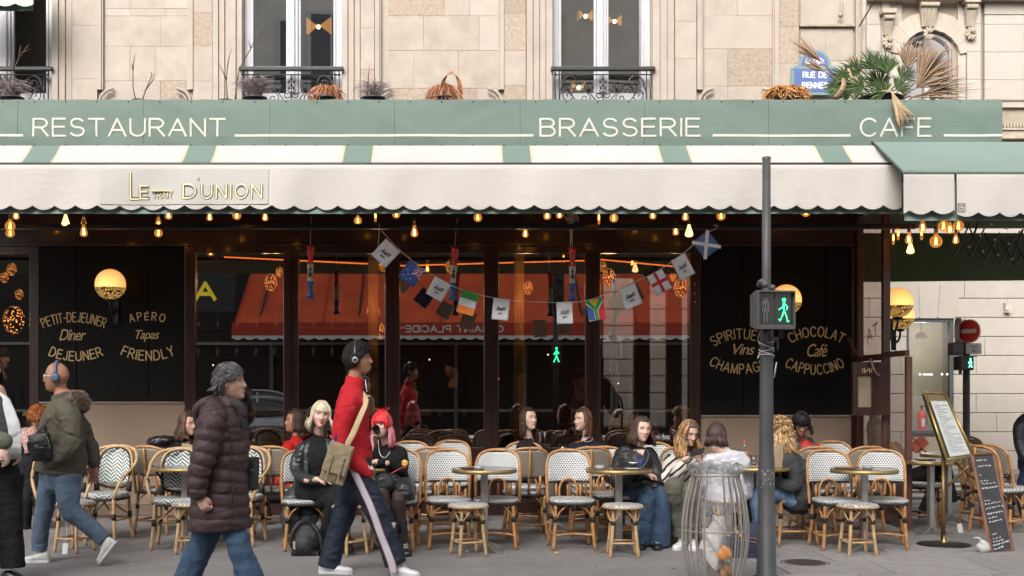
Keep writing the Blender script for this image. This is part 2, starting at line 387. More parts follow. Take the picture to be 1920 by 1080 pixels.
def stroke_text(body,height,width,weight,gap=.26,seg=6,depth=.0025):
    """capital lettering made of strokes; returns verts (x right, y up, z out) and faces"""
    lines = [];x = 0
    for ch in body:
        w,st = GLY[ch]
        for p in st: lines.append([(x + a,b_) for a,b_ in p])
        x += w + gap
    tot = x - gap;sy = height;sx = width / tot if width else height;b = MB()
    for p in lines:
        q = [((a - tot / 2) * sx,(c - .5) * sy * (1 - weight)) for a,c in p]
        if len(q) == 2: q = [q[0],((q[0][0] + q[1][0]) / 2,(q[0][1] + q[1][1]) / 2),q[1]]
        r = weight * height / 2
        cl = abs(q[0][0] - q[-1][0]) + abs(q[0][1] - q[-1][1]) < 1e-6
        if not cl:
            for (i,j) in ((0,1),(-1,-2)):
                dx,dy = q[i][0] - q[j][0],q[i][1] - q[j][1];L = math.hypot(dx,dy) + 1e-9;e = r * .55;pt_ = (q[i][0] + dx / L * e,q[i][1] + dy / L * e)
                if i == 0: q[0] = pt_
                else: q[-1] = pt_
        b.tube([(a,c,0) for a,c in (q[:-1] if cl else q)],(depth,r),seg,side=(0,0,1),closed=cl)
    return b.v,b.f
def text_data(body,size=1,extr=.002,spacing=1.0,shear=0,offset=0,align='CENTER',sx=1,wordsp=1.0):
    cu = bpy.data.curves.new('t','FONT');cu.body = body;cu.size = size;cu.extrude = extr;cu.space_character = spacing
    cu.shear = shear;cu.offset = offset;cu.align_x = align;cu.resolution_u = 4;cu.space_word = wordsp
    o = bpy.data.objects.new('t',cu);COL.objects.link(o)
    me = bpy.data.meshes.new_from_object(o.evaluated_get(bpy.context.evaluated_depsgraph_get()))
    bpy.data.objects.remove(o);bpy.data.curves.remove(cu)
    v = np.empty(len(me.vertices) * 3);me.vertices.foreach_get('co',v);v = v.reshape(-1,3);v[:,0] *= sx
    return me,v
def text_on(name,body,mat,origin,width=None,height=None,parent=None,arc=0,R=None,spacing=1.0,shear=0,offset=0,extr=.002,org=None,wordsp=1.0,weight=0,gap=.26):
    """lettering standing in the x-z plane facing -y, centred on origin; arc: bend radius (+ arch, - smile)"""
    if all(ch in GLY for ch in body):
        vs_,fs_ = stroke_text(body,height or width / len(body),width,weight or (.15 + max(0,offset) * 4),gap,depth=max(.0015,extr))
        me = bpy.data.meshes.new(name);me.from_pydata(vs_,[],fs_);v = np.array(vs_)
    else: me,v = text_data(body,1,extr,spacing,shear,offset,wordsp=wordsp)
    mn,mx = v.min(0),v.max(0);sx = sy = 1
    if height: sy = height / max(1e-6,(mx[1] - mn[1]));sx = sy
    if width: sx = width / (mx[0] - mn[0]);sy = sy if height else sx
    v[:,0] = (v[:,0] - (mx[0] + mn[0]) / 2) * sx;v[:,1] = (v[:,1] - (mx[1] + mn[1]) / 2) * sy
    if arc:
        r = abs(arc);th = v[:,0] / r
        if arc > 0: xx = (r + v[:,1]) * np.sin(th);yy = (r + v[:,1]) * np.cos(th) - r
        else: xx = (r - v[:,1]) * np.sin(th);yy = r - (r - v[:,1]) * np.cos(th)
        v[:,0],v[:,1] = xx,yy
    w = np.stack([v[:,0],-v[:,2],v[:,1]],1)
    if R is not None: w = w @ np.array(R).T
    w = w + np.array(origin) - (np.array(org) if org is not None else 0)
    me.vertices.foreach_set('co',w.reshape(-1));me.materials.clear();me.materials.append(mat);me.update();me.name = name
    o = bpy.data.objects.new(name,me);COL.objects.link(o);setpar(o,parent)
    return o
ORD = ['first','second','third','fourth','fifth','sixth','seventh','eighth','ninth','tenth','eleventh','twelfth','thirteenth','fourteenth',
       'fifteenth','sixteenth','seventeenth','eighteenth','nineteenth','twentieth','twenty-first','twenty-second','twenty-third','twenty-fourth',
       'twenty-fifth','twenty-sixth','twenty-seventh','twenty-eighth','twenty-ninth','thirtieth']
# =================================================================== SETTING
ASPH = M('asphalt_pavement',(.235,.222,.216),.85,var=.16,scale=2.2,bump=.5,bscale=170,stain=.35)
SLAB = M('granite_slab',(.29,.272,.262),.8,var=.16,scale=9,bump=.3,bscale=120,rnd=.09,stain=.25)
ROADM = M('road_asphalt',(.085,.084,.086),.88,var=.2,scale=3,bump=.5,bscale=150)
PAINTW = M('road_paint',(.62,.61,.58),.7,var=.15,scale=8,stain=.5)
KERBM = M('kerb_granite',(.30,.29,.28),.8,var=.15,scale=20,bump=.3)

def sheet(name,x0,x1,y0,y1,z,mat,nx=1,ny=1,lift=None):
    b = MB();b.grid(lambda u,v: (x0 + (x1 - x0) * u,y0 + (y1 - y0) * v,z),nx,ny)
    return struct(b.build(name,mat))
sheet('ground',-150,150,-150,150,-.16,ROADM)
road = sheet('road',-60,60,-6.0,6.4,-.12,ROADM)
side_road = sheet('side_road',4.5,60,15.6,20.0,-.08,ROADM)
pv = MB();pv.bb(-40,5.2,6.6,26,-.3,0);pv.bb(5.2,40,6.6,15.3,-.3,0)
pave = struct(pv.build('pavement',ASPH))
kb = MB()
for i in range(60):
    kb.bb(-30 + i + .004,-30 + i + .996,6.3,6.598,-.3,.004)
for i in range(30):
    kb.bb(5.2 + i + .004,5.2 + i + .996,15.302,15.6,-.3,.004)
stuff(kb.build('kerb_stones',KERBM,pave))
b = MB();b.bb(4.5,60,20.0,21.2,-.3,.03);struct(b.build('far_pavement',SLAB))
cw = MB()
for i,yy in enumerate((16.1,17.15,18.2,19.1)):
    cw.bb(5.6,13,yy,yy + .5,-.08,-.075)
struct(cw.build('crosswalk',PAINTW))
# granite slabs let into the right of the pavement, one row staggered against the next
yy = 8.2;r = 0
while yy < 15.2:
    dy = (.62,.78,.7)[r % 3];xx = 2.62 - .3 * (r % 2) + (yy - 9.5) * .02
    if yy + dy > 15.25: dy = 15.25 - yy
    while xx < 8.6:
        dx = random.choice((.85,1.05,1.2))
        m_ = MB();m_.bb(xx + .006,xx + dx - .006,yy + .006,yy + dy - .006,.0,.006 + random.random() * .003)
        o = m_.build('paving_slab',SLAB,pave);xx += dx
    yy += dy;r += 1
mh = thing('manhole_cover','round cast iron manhole cover in the slabs below the grey pole','manhole cover',(X(1510,10.2),10.2,.006))
b = MB();b.lathe((0,0,0),[(.0,.004),(.17,.004),(.172,.0),(.0,.0)],32)
for i in range(5):
    b.box((0,-.12 + i * .06,.006),(.22 - abs(i - 2) * .04,.012,.004))
b.build('lid',M('rusty_iron',(.075,.062,.055),.6,.3,var=.4,scale=20,stain=.4),mh)
b = MB();b.lathe((0,0,0),[(.19,.003),(.205,.003),(.205,0),(.19,0),(.19,.003)],32,cap=False);b.build('ring',IRON,mh)
lt_ = MB();rr = random.Random(77)
for k in range(150):
    x,y = rr.uniform(-5,6),rr.uniform(9.3,13.6);a = rr.random() * 3;q_ = rr.random()
    if q_ < .45: lt_.tube([(x,y,.005),(x + .03 * math.cos(a),y + .03 * math.sin(a),.005)],.0038,5)
    else: lt_.lathe((x,y,.0),[(rr.uniform(.008,.018),.0015),(.0,.002)],7,cap=False)
stuff(lt_.build('litter_and_gum',M('pale_litter',(.36,.33,.29),.8,island=.6),None,False,(0,0,.0085)))
o = MB();o.ell((0,0,.012),(.02,.015,.012),seg=8,rings=5)
tag(o.build('fallen_leaf',M('yellow_leaf',(.55,.40,.06),.6),org=(0,0,0)),'small yellow crumpled leaf lying on the pavement between two front tables','leaf');bpy.context.scene.objects['fallen_leaf'].location = (X(1041,10.9),10.75,0)

# ------------------------------------------------------------------ the cafe building
cafe = thing('cafe_building','pale limestone building with tall windows above the green cafe banner','building',(0,14,0))
O = (0,14,0)
D0 = 14.0
def kid(mb,name,mats,par=None,smooth=False,bev=0,org=O): return mb.build(name,mats,par or cafe,smooth,org,bev)
zt,zb = 8.6,3.7
xa,xb_ = X(-500,D0),X(1612,D0)
wins = [(-88,97),(455,640),(1037,1222)]
# backing wall with the window openings left free
b = MB();ed = [xa]
for a,c in wins: ed += [X(a,D0),X(c,D0)]
ed.append(xb_)
for i in range(0,len(ed),2): b.bb(ed[i],ed[i + 1],14.05,14.4,zb,zt)
for a,c in wins: b.bb(X(a,D0),X(c,D0),14.06,14.4,zb,Z(196,D0))
b.bb(xb_ - .3,xb_,14.4,22,3.7,zt)
kid(b,'wall',STONE2)
def block(px0,px1,py0,py1,yf,mat,bev=.002,gap=.0008):
    m_ = MB();m_.bb(X(px0,D0) + gap,X(px1,D0) - gap,yf,14.07,Z(py1,D0) + gap,Z(py0,D0) - gap)
    return kid(m_,'stone_block',mat,bev=bev)
def strip(px0,px1,yf,rows,mats):
    for i in range(len(rows) - 1): block(px0,px1,rows[i],rows[i + 1],yf,mats[i % len(mats)])
rowsA = [-170,-95,-32,20,84,150,215]
def panel(px0,px1,yf,rows,seed,pit):
    rr = random.Random(seed)
    for i in range(len(rows) - 1):
        x = px0
        while x < px1 - 1:
            wd = rr.choice((48,66,84,105));x2 = x + wd
            if px1 - x2 < 34: x2 = px1
            block(x,x2,rows[i],rows[i + 1],yf + rr.random() * .004,STONE_R if rr.random() < pit else rr.choice((STONE,STONE,STONE,STONE2,MORTAR)),bev=.002,gap=.001)
            x = x2
panel(-500,-130,14.02,rowsA,3,.2)
strip(135,182,14.0,[-170,-100,-40,48,148,215],[STONE,STONE_R,STONE,STONE2])
strip(362,398,14.0,[-170,-90,-40,24,86,152,215],[STONE,STONE2,STONE,STONE_R])
panel(194,350,14.035,[-170,-110,-40,14,28,85,150,215],11,.22)
strip(676,702,14.0,[-170,-80,-20,52,130,215],[STONE,STONE_R,STONE])
panel(728,936,14.035,[-170,-100,-30,28,93,164,215],5,.08)
strip(945,986,14.0,[-170,-90,-36,26,95,160,215],[STONE_R,STONE,STONE_R])
strip(1266,1306,14.0,[-170,-100,-30,40,110,215],[STONE,STONE2,STONE])
panel(1318,1452,14.035,[-170,-100,-30,28,90,160,215],21,.1)
strip(1460,1498,14.0,[-170,-90,-20,50,120,170,215],[STONE_R,STONE,STONE_R])
panel(1502,1601,14.03,[-170,-100,-20,44],8,.0);block(1500,1603,45,50,13.985,STONEC);panel(1502,1601,14.03,[51,112,215],2,.15)
# fluted surrounds beside the windows: upright mouldings
for (a,c) in ((98,134),(399,454),(641,675),(987,1036),(1223,1265),(-130,-89),(1604,1612)):
    n = max(2,int((c - a) / 11));m_ = MB()
    for k in range(n):
        x0 = a + (c - a) * k / n;x1 = a + (c - a) * (k + 1) / n
        m_.bb(X(x0,D0) + .001,X(x1,D0) - .001,13.975 + (k % 3) * .022,14.058,3.9,zt)
    kid(m_,'moulding',STONE2,bev=.006)
# raised panel borders with scrolled feet
for (a,c) in ((182,362),(703,945),(1307,1460)):
    m_ = MB()
    for side,e in ((1,a),(-1,c)):
        x = X(e,D0)
        m_.bb(min(x,x + side * .05),max(x,x + side * .05),13.985,14.058,Z(168,D0),zt)
        m_.bb(min(x + side * .052,x + side * .068),max(x + side * .052,x + side * .068),14.0,14.058,Z(168,D0),zt)
        for rr,rad in ((.16,.016),(.115,.010)):
            pts = []
            for k in range(11):
                t = k / 10 * math.pi * .5
                pts.append((x + side * (.02 + .17 - rr * math.cos(t) * 1.0),13.995,Z(168,D0) - .15 + rr * math.sin(t)))
            m_.tube(pts,rad,8)
    kid(m_,'panel_border',STONE2,smooth=False)
# windows of the first floor
for wi,(a,c) in enumerate(wins):
    x0,x1 = X(a,D0),X(c,D0);zc = Z(186,D0);zt2 = 8.2
    m_ = MB();fw = .075
    m_.bb(x0,x0 + fw,14.12,14.20,zc,zt2);m_.bb(x1 - fw,x1,14.12,14.20,zc,zt2)
    mid = (x0 + x1) / 2
    m_.bb(x0 + fw,x1 - fw,14.125,14.195,zc - .12,zc + .10)
    m_.bb(x0 + fw,x1 - fw,14.125,14.195,zt2 - .1,zt2)
    wf = kid(m_,'window',WHITEWOOD,bev=.006)
    m_ = MB()
    for sx in (-1,1):
        m_.bb(mid + sx * .002,mid + sx * .055,14.10,14.18,zc + .10,zt2 - .1)
        m_.bb(mid + sx * .058,mid + sx * .085,14.12,14.17,zc + .10,zt2 - .1)
        xx = x0 + fw if sx < 0 else x1 - fw
        m_.bb(xx,xx - sx * .028,14.11,14.17,zc + .10,zt2 - .1)
    m_.bb(mid - .018,mid + .018,14.075,14.102,zc + .1,zt2 - .1)
    kid(m_,'sash',WHITEWOOD,wf,bev=.004)
    if wi:
        for sx in (-1,1):
            m_ = MB();xx = x0 + fw if sx < 0 else mid + .085
            xe = mid - .085 if sx < 0 else x1 - fw
            g = sx * .012 + (.01 if wi == 2 else 0)
            m_._add([(xx,14.145 - g,zc + .1),(xe,14.145 + g,zc + .1),(xe,14.145 + g,zt2 - .1),(xx,14.145 - g,zt2 - .1)],[(0,1,2,3)])
            kid(m_,'pane',PANEU,wf)
    # dim room behind
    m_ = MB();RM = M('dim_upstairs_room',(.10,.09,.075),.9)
    m_.bb(x0 - .6,x1 + .6,17.0,17.05,zc - .2,zt2 + .2);m_.bb(x0 - .65,x0 - .6,14.42,17.05,zc - .2,zt2);m_.bb(x1 + .6,x1 + .65,14.42,17.05,zc - .2,zt2)
    m_.bb(x0 - .6,x1 + .6,14.42,17.0,zt2 + .1,zt2 + .2);m_.bb(x0 - .6,x1 + .6,14.42,17.0,zc - .3,zc - .2)
    kid(m_,'room',RM,wf)
    # iron railing with scrolls
    m_ = MB();rt = Z(128,D0);y_ = 13.94
    m_.bb(x0 - .03,x1 + .03,13.91,13.975,rt - .045,rt);kid(m_,'handrail',IRON,bev=.008)
    m_ = MB();ztop,zlow = rt - .09,Z(215,D0)
    for k in range(2): m_.tube([(x0,y_,ztop - k * (ztop - zlow)),(x1,y_,ztop - k * (ztop - zlow))],.008,6)
    for xx in (x0 + .02,x0 + .07,x1 - .02,x1 - .07): m_.tube([(xx,y_,zlow),(xx,y_,rt - .04)],.007,6)
    wd = x1 - x0
    def spiral(cx,cz,r0,a0,turns,d,tail=None):
        pts = []
        for k in range(26):
            t = k / 25;rr = r0 * (1 - t) ** .8 + .006;an = a0 + d * t * turns * 2 * math.pi
            pts.append((cx + rr * math.cos(an),y_,cz + rr * math.sin(an)))
        if tail: pts = tail + pts
        m_.tube(pts,.006,5)
    for sx in (-1,1):
        cx = mid + sx * wd * .33
        spiral(cx,ztop - .10,.095,math.pi * (0 if sx > 0 else 1),1.6,sx,[(mid + sx * wd * .08,y_,zlow),(mid + sx * wd * .20,y_,zlow + .05)])
        spiral(cx + sx * .02,ztop - .24,.07,math.pi / 2,1.4,-sx)
        spiral(mid + sx * wd * .14,ztop - .13,.06,-math.pi / 2,1.3,sx,[(mid,y_,zlow + .04)])
        spiral(mid + sx * wd * .18,ztop - .27,.06,math.pi / 2,1.3,sx)
        spiral(mid + sx * .05,ztop - .23,.045,math.pi / 2,1.2,sx)
        m_.tube([(x0 + .07 if sx < 0 else x1 - .07,y_,ztop - .2),(cx + sx * .06,y_,ztop - .05),(cx,y_,ztop),],.006,5,n=5)
        for q in range(5):
            an = math.pi * (.15 + .14 * q);m_.tube([(mid + sx * wd * .14,y_,ztop - .2),(mid + sx * (wd * .14 + .09 * math.cos(an)),y_,ztop - .2 + .09 * math.sin(an))],(.007),4)
    m_.tube([(mid,y_,zlow),(mid,y_,ztop)],.007,5)
    for q,(dx,dz) in enumerate(((0,.05),(-.03,.02),(.03,.02),(0,-.02),(-.025,-.05),(.025,-.05))):
        m_.ell((mid + dx,y_,ztop - .1 + dz),(.016,.007,.022),seg=6,rings=4)
    kid(m_,'railing_scrollwork',IRON,smooth=True)
# lamps hanging in the rooms: folded gold triangular shades
LAMPG = M('gold_lamp_shade',(.8,.45,.08),.5,emit=.9,ecol=(1,.42,.08))
def uplamp(px,py,D,k,label):
    c = P(px,py,D);t = thing('pendant_lamp',label,'lamp',c)
    for s_ in (-1,1):
        m_ = MB();a = .17 * k
        pts = [(s_ * a,0,a * .62),(s_ * a,0,-a * .62),(s_ * .03,0,0)]
        m_.poly(pts,(0,-.06,0),(0,.06,0));m_.build('lamp_shade',LAMPG,t)
    m_ = MB();m_.tube([(0,0,.0),(0,0,1.2)],.006,6);m_.build('rod',IRON,t)
    m_ = MB();m_.ell((0,0,-.03),.03,seg=8,rings=6);m_.build('bulb',emit_mat('room_bulb',(1,.8,.5),6),t)
uplamp(597,46,15.2,.9,'gold bow tie shaped lamp glowing behind the middle first floor window')
uplamp(1098,26,15.6,.55,'small gold folded lamp glowing high behind the right first floor window')
uplamp(1085,160,15.4,.5,'small orange lamp glowing low behind the railing of the right first floor window')
uplamp(1152,36,16.6,.6,'dim gold folded lamp deepest behind the right first floor window')
# rainwater pipe and cable on the corner
m_ = MB();m_.tube([(X(1619,D0),13.98,3.7),(X(1619,D0),13.98,zt)],.028,12)
for zz in (5.2,6.4): m_.tube([(X(1619,D0),13.98,zz),(X(1619,D0),13.98,zz + .04)],.034,12)
kid(m_,'rain_pipe',M('pale_pipe_paint',(.45,.40,.34),.5),smooth=True)
m_ = MB();m_.tube([P(1611,50,13.9),P(1645,-8,13.7)],.008,8);kid(m_,'cable',IRON)
m_ = MB();m_.tube([P(1578,-4,13.97),P(1578,20,13.97),P(1574,28,13.95)],.012,6);m_.ell(P(1576,28,13.93),.03,seg=8,rings=6);kid(m_,'wall_hook',STONEC,smooth=True)
# enamel street sign
sg = thing('street_sign','blue enamel street name plate with a rounded head fixed to the corner stone','street sign',P(1527,150,13.97))
BLUE = M('blue_enamel',(.085,.125,.30),.3,var=.15,scale=10,coat=.4);GRNE = M('green_enamel',(.15,.24,.25),.35,var=.15,coat=.3)
b = MB();wd,hh = .27,.155;b.bb(-wd,wd,-.012,.0,-hh - .02,hh)
b.poly([(.19 * math.cos(math.pi * k / 14),0,hh + .19 * math.sin(math.pi * k / 14)) for k in range(15)],(0,0,0),(0,-.012,0));b.build('border',GRNE,sg)
b = MB();b.bb(-wd + .035,wd - .035,-.017,-.012,-hh + .02,hh - .03)
b.poly([(.155 * math.cos(math.pi * k / 14),-.012,hh + .012 + .15 * math.sin(math.pi * k / 14)) for k in range(15)],(0,0,0),(0,-.005,0));b.build('field',BLUE,sg)
for (t_,z_,wdt,ht) in (('6e ARRt',.215,.22,.07),('RUE DE',.055,.28,.075),('RENNES',-.065,.30,.075)):
    text_on('lettering',t_,WHITEC,(0,-.0175,z_),wdt,ht,sg,offset=.012)
for sx in (-1,1):
    b = MB();b.ell((sx * (wd - .02),-.014,hh - .02),(.014,.006,.014),seg=8,rings=5);b.build('rivet',STEEL,sg)

# ------------------------------------------------------------------ cafe shopfront at street level
shop = thing('shopfront','dark mahogany cafe shopfront with tall panes between black panels','shopfront',(0,14,0))
def sk(mb,name,mats,par=None,smooth=False,bev=0): return mb.build(name,mats,par or shop,smooth,O,bev)
zp = Z(475,D0);zk = .78
b = MB();b.bb(X(-400,D0),X(1612,D0),13.98,14.3,Z(462,D0),3.75);sk(b,'header',MAHOG)
b = MB();b.bb(X(-400,D0),X(1612,D0),13.94,13.98,Z(432,D0),Z(426,D0));b.bb(X(-400,D0),X(1612,D0),13.95,13.98,Z(462,D0),Z(456,D0));sk(b,'moulding',MAHOG,bev=.004)
posts = [(57,75),(347,367),(532,560),(722,750),(907,935),(1097,1125),(1293,1313),(1595,1612)]
for a,c in posts:
    b = MB();x0,x1 = X(a,D0),X(c,D0);m3 = (x1 - x0) / 3
    b.bb(x0,x1,13.968,14.1,0,Z(462,D0) - .001);sk(b,'post',MAHOG,bev=.008)
    if c - a > 22:
        b = MB();b.bb(x0 + m3 * 1.35,x0 + m3 * 1.65,13.955,13.962,.1,Z(470,D0));sk(b,'door_gap',BLACKPL)
panes = [(-150,57),(367,532),(560,722),(750,907),(935,1097),(1125,1293)]
for i,(a,c) in enumerate(panes):
    x0,x1 = X(a,D0),X(c,D0)
    b = MB();b.bb(x0,x1,13.98,14.06,zk - .09,zk);b.bb(x0,x1,13.98,14.06,zp,Z(462,D0));fr = sk(b,'window',MAHOG,bev=.005)
    b = MB();g = (-.004,.003,-.002,.004,-.003,.002)[i];b._add([(x0,13.998 + g,zk),(x1,13.998 - g,zk),(x1,13.998 - g,zp),(x0,13.998 + g,zp)],[(0,1,2,3)]);sk(b,'pane',PANE,fr)
    b = MB();b.bb(x0,x1,14.0,14.08,0.0,zk - .09);b.bb(x0 + .08,x1 - .08,13.985,14.0,.14,zk - .17);sk(b,'kick_board',MAHOG,bev=.006)
for (a,c,yb,joints) in ((75,347,753,(145,280)),(1313,1595,778,(1392,1545))):
    js = [a,*joints,c]
    for k in range(len(js) - 1):
        b = MB();b.bb(X(js[k],D0) + .003,X(js[k + 1],D0) - .003,13.97,14.05,Z(yb,D0),Z(462,D0) - .002);sk(b,'black_panel',BLACKP,bev=.005)
    b = MB();b.bb(X(a,D0),X(c,D0),13.99,14.2,Z(945,D0),Z(yb,D0) - .02);sk(b,'lower_wall',TAUPE)
    b = MB();b.bb(X(a,D0),X(c,D0),13.95,14.2,0,Z(945,D0) - .002);sk(b,'plinth',TAUPED,bev=.01)
    b = MB();b.bb(X(a,D0),X(c,D0),13.965,14.0,Z(yb,D0) - .018,Z(yb,D0) - .002);sk(b,'trim',M('pale_metal_trim',(.4,.33,.27),.4,.3),bev=.002)
yt = 13.967
def word(s,px,py,wpx,hpx,arc=0,script=False,off=.0):
    c = P(px,py,D0);w_ = wpx / F * D0;h_ = hpx / F * D0
    text_on('lettering',s,GOLD,(c.x,yt,c.z),w_,h_,shop,arc=arc,shear=.35 if script else 0,offset=off if not script else .0,extr=.004,org=O,spacing=.9 if script else 1.12,weight=.135 if len(s) < 9 else .115,gap=.30 if s != 'AP\u00c9RO' else .55)
word('PETIT-DEJEUNER',140,595,124,19,.95);word('D\u00eener',138,628,50,21,0,True);word('DEJEUNER',144,668,100,19,-.75)
word('AP\u00c9RO',277,592,70,18,.75,off=.02);word('Tapas',278,630,44,22,0,True);word('FRIENDLY',279,667,100,20,-.7,off=.02)
word('SPIRITUEUX',1388,626,116,20,.62);word('Vins',1394,655,40,20,0,True);word('CHAMPAGNE',1388,692,118,20,-.62)
word('CHOCOLAT',1529,622,108,20,.62);word('Caf\u00e9',1531,657,38,24,0,True);word('CAPPUCCINO',1526,693,110,20,-.62)
# door furniture on the right hand jamb
for py in (532,550,566):
    b = MB();b.ell(P(1303,py,13.955),(.014,.008,.014),seg=10,rings=6);sk(b,'door_bolt',STEEL,smooth=True)

# inside the cafe
inn = thing('cafe_interior','dim brown room seen through the tall shopfront panes','room',(0,16,0))
OI = (0,16,0)
def ik(mb,name,mats,par=None,smooth=False,bev=0): return mb.build(name,mats,par or inn,smooth,OI,bev)
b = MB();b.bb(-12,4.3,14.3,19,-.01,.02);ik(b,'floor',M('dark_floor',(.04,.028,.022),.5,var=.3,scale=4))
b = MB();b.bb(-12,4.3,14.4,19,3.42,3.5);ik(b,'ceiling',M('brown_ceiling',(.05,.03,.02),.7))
yb0 = 18.6;opn = [(2.22,2.70),(2.93,3.20),(3.42,3.54)]
b = MB();xs = [-12]
for q in opn: xs += list(q)
xs.append(4.3)
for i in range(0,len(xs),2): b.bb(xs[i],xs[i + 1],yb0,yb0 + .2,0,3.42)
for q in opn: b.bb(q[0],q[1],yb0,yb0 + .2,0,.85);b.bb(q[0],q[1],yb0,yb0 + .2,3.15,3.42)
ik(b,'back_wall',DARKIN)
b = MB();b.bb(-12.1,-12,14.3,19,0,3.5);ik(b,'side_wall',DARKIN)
LED = emit_mat('led_strip',(1,.20,.03),1.5)
for (a,c,y0_,y1_,D) in ((420,740,482,497,16.6),(690,1120,500,488,17.4),(1120,1320,486,505,17.0)):
    b = MB();b.tube([P(a,y0_,D),P(c,y1_,D)],.010,6);ik(b,'light_strip',LED)
GOLDC = M('ochre_column',(.62,.36,.08),.4,var=.2,scale=6,coat=.3);MOSA = M('mosaic_column',(.14,.085,.045),.4,var=.8,scale=30)
for px in (700,973):
    c = P(px,700,16.0)
    cfo = tag(bpy.data.objects.new('interior_column',None),'ochre column inside behind the %s pane, speckled brown below' % ('second' if px == 700 else 'fourth'),'column');COL.objects.link(cfo);cfo.location = (c.x,16,0)
    b = MB();b.lathe((0,0,0),[(.07,c.z),(.07,3.42)],16);b.build('shaft',GOLDC,cfo,True)
    b = MB();b.lathe((0,0,0),[(.09,0),(.09,.2),(.075,.25),(.075,c.z)],16);b.build('base',MOSA,cfo,True)
# filigree pendant lamps
def filigree():
    m,nt,bs = new_mat('pierced_brass_shade')
    tc = nt.nodes.new('ShaderNodeTexCoord');vo = N(nt,'ShaderNodeTexVoronoi',i_Scale=42.0);nt.links.new(tc.outputs['Object'],vo.inputs['Vector'])
    f = math_(nt,'LESS_THAN',vo.outputs['Distance'],.33)
    bs.inputs['Base Color'].default_value = (.12,.06,.02,1);bs.inputs['Metallic'].default_value = .7;bs.inputs['Roughness'].default_value = .4
    bs.inputs['Emission Color'].default_value = (1,.36,.07,1);nt.links.new(math_(nt,'MULTIPLY',f,3.2),bs.inputs['Emission Strength'])
    return m
FIL = filigree()
b = MB();pen = thing('pierced_pendant','pierced brass pendant globe glowing','lamp',(0,0,-5))
b.ell((0,0,0),(.11,.11,.15),seg=20,rings=14);b.build('shade',FIL,pen,True)
b = MB();b.ell((0,0,0),.035,seg=10,rings=6);b.build('bulb',emit_mat('warm_bulb',(1,.55,.18),8),pen,True)
b = MB();b.tube([(0,0,.15),(0,0,1.0)],.004,5);b.build('cord',BLACKPL,pen)
pend = [(22,505,.55),(8,520,.5),(36,552,.5),(26,600,1.3),(508,530,.75),(524,510,.45),(700,585,.8),(718,500,.5),(845,500,.6),(990,540,.6),(1142,520,.8),(1130,500,.5),(1276,540,.8),(1262,520,.4),(712,620,.7)]
wh = ['left window','left window','left window','left window','first pane','first pane','second pane','second pane','third pane','fourth pane','fifth pane','fifth pane','fifth pane','fifth pane','second pane']
wh2 = ['uppermost','second highest','third highest','largest and lowest','larger','smaller','middle','uppermost','only','only','upper left','topmost left','right','smaller right','lowest']
for i,(px,py,k) in enumerate(pend):
    D = 15.3 + (i % 4) * .5;loc = P(px,py,D)
    lb = '%s pierced brass pendant glowing behind the %s of the cafe' % (wh2[i],wh[i])
    if i == 0: pen.location = loc;pen.scale = (k,) * 3;pen['label'] = lb;pen['group'] = 'pierced pendants inside the cafe'
    else: dup(pen,loc,0,lb,'pierced pendants inside the cafe',k)
for k,(px,py,D) in enumerate(((14,600,15.6),(508,530,15.9),(705,560,15.5),(985,540,15.6),(1140,520,16.0),(1270,540,15.8))):
    l_ = bpy.data.lights.new('pendant_glow','POINT');l_.energy = 7;l_.color = (1,.55,.24);l_.shadow_soft_size = .10;lo = bpy.data.objects.new('pendant_glow',l_);COL.objects.link(lo);lo.location = P(px,py,D - .3)
pc_ = thing('pushchair','black folded pushchair standing inside behind the fifth pane','pushchair',P(1150,860,14.6));g_ = P(1150,860,14.6)
b = MB();b.ell(P(1143,745,14.6) - g_,(.10,.14,.26),Matrix.Rotation(-.35,3,'Y'),20,14);b.build('canopy',M('black_pushchair_cloth',(.02,.02,.022),.7,folds=.5),pc_,True)
for q in (((1130,724),(1164,748),(1166,800)),((1150,745),(1166,780),(1160,860)),((1166,800),(1150,880),(1140,930))):
    b = MB();b.tube([P(a,c,14.5) - g_ for a,c in q],.014,8,n=4);b.build('frame_tube',BLACKPL,pc_,True)
# bar counter, bottles, little tables and bentwood chairs, all deep in the dark
bar = thing('bar_counter','long dark bar counter at the back of the cafe','counter',(-3.5,17.4,.02))
b = MB();b.bb(-2.6,3.6,-.3,.3,0,1.05);b.build('body',MAHOG,bar);b = MB();b.bb(-2.7,3.7,-.36,.34,1.052,1.1);b.build('top',BRASS,bar)
BOT = M('bottle_glass',(.03,.06,.03),.1,var=.3,rnd=.6,coat=.5)
bt = MB();bt.lathe((0,0,0),[(.035,0),(.037,.02),(.037,.19),(.014,.24),(.013,.31),(.016,.315)],10)
b0 = bt.build('bottle',BOT,None,True)
sh = thing('bottle_shelf','wooden shelf of bottles on the back wall of the cafe','shelf',(-3.2,18.45,1.9))
for z_ in (0,.45): b = MB();b.bb(-2.4,2.4,-.12,.12,z_,z_ + .03);b.build('board',MAHOG,sh)
KIDN = 0
for z_ in (.031,.481):
    for k in range(16):
        o = b0 if KIDN == 0 else b0.copy()
        if KIDN: COL.objects.link(o)
        o.location = (-3.2 - 2.2 + k * .29,18.45,1.9 + z_);KIDN += 1
        tag(o,'%s bottle from the left on the %s back shelf of the cafe' % (ORD[k],'lower' if z_ < .2 else 'upper'),'bottle','bottles on the back shelf')
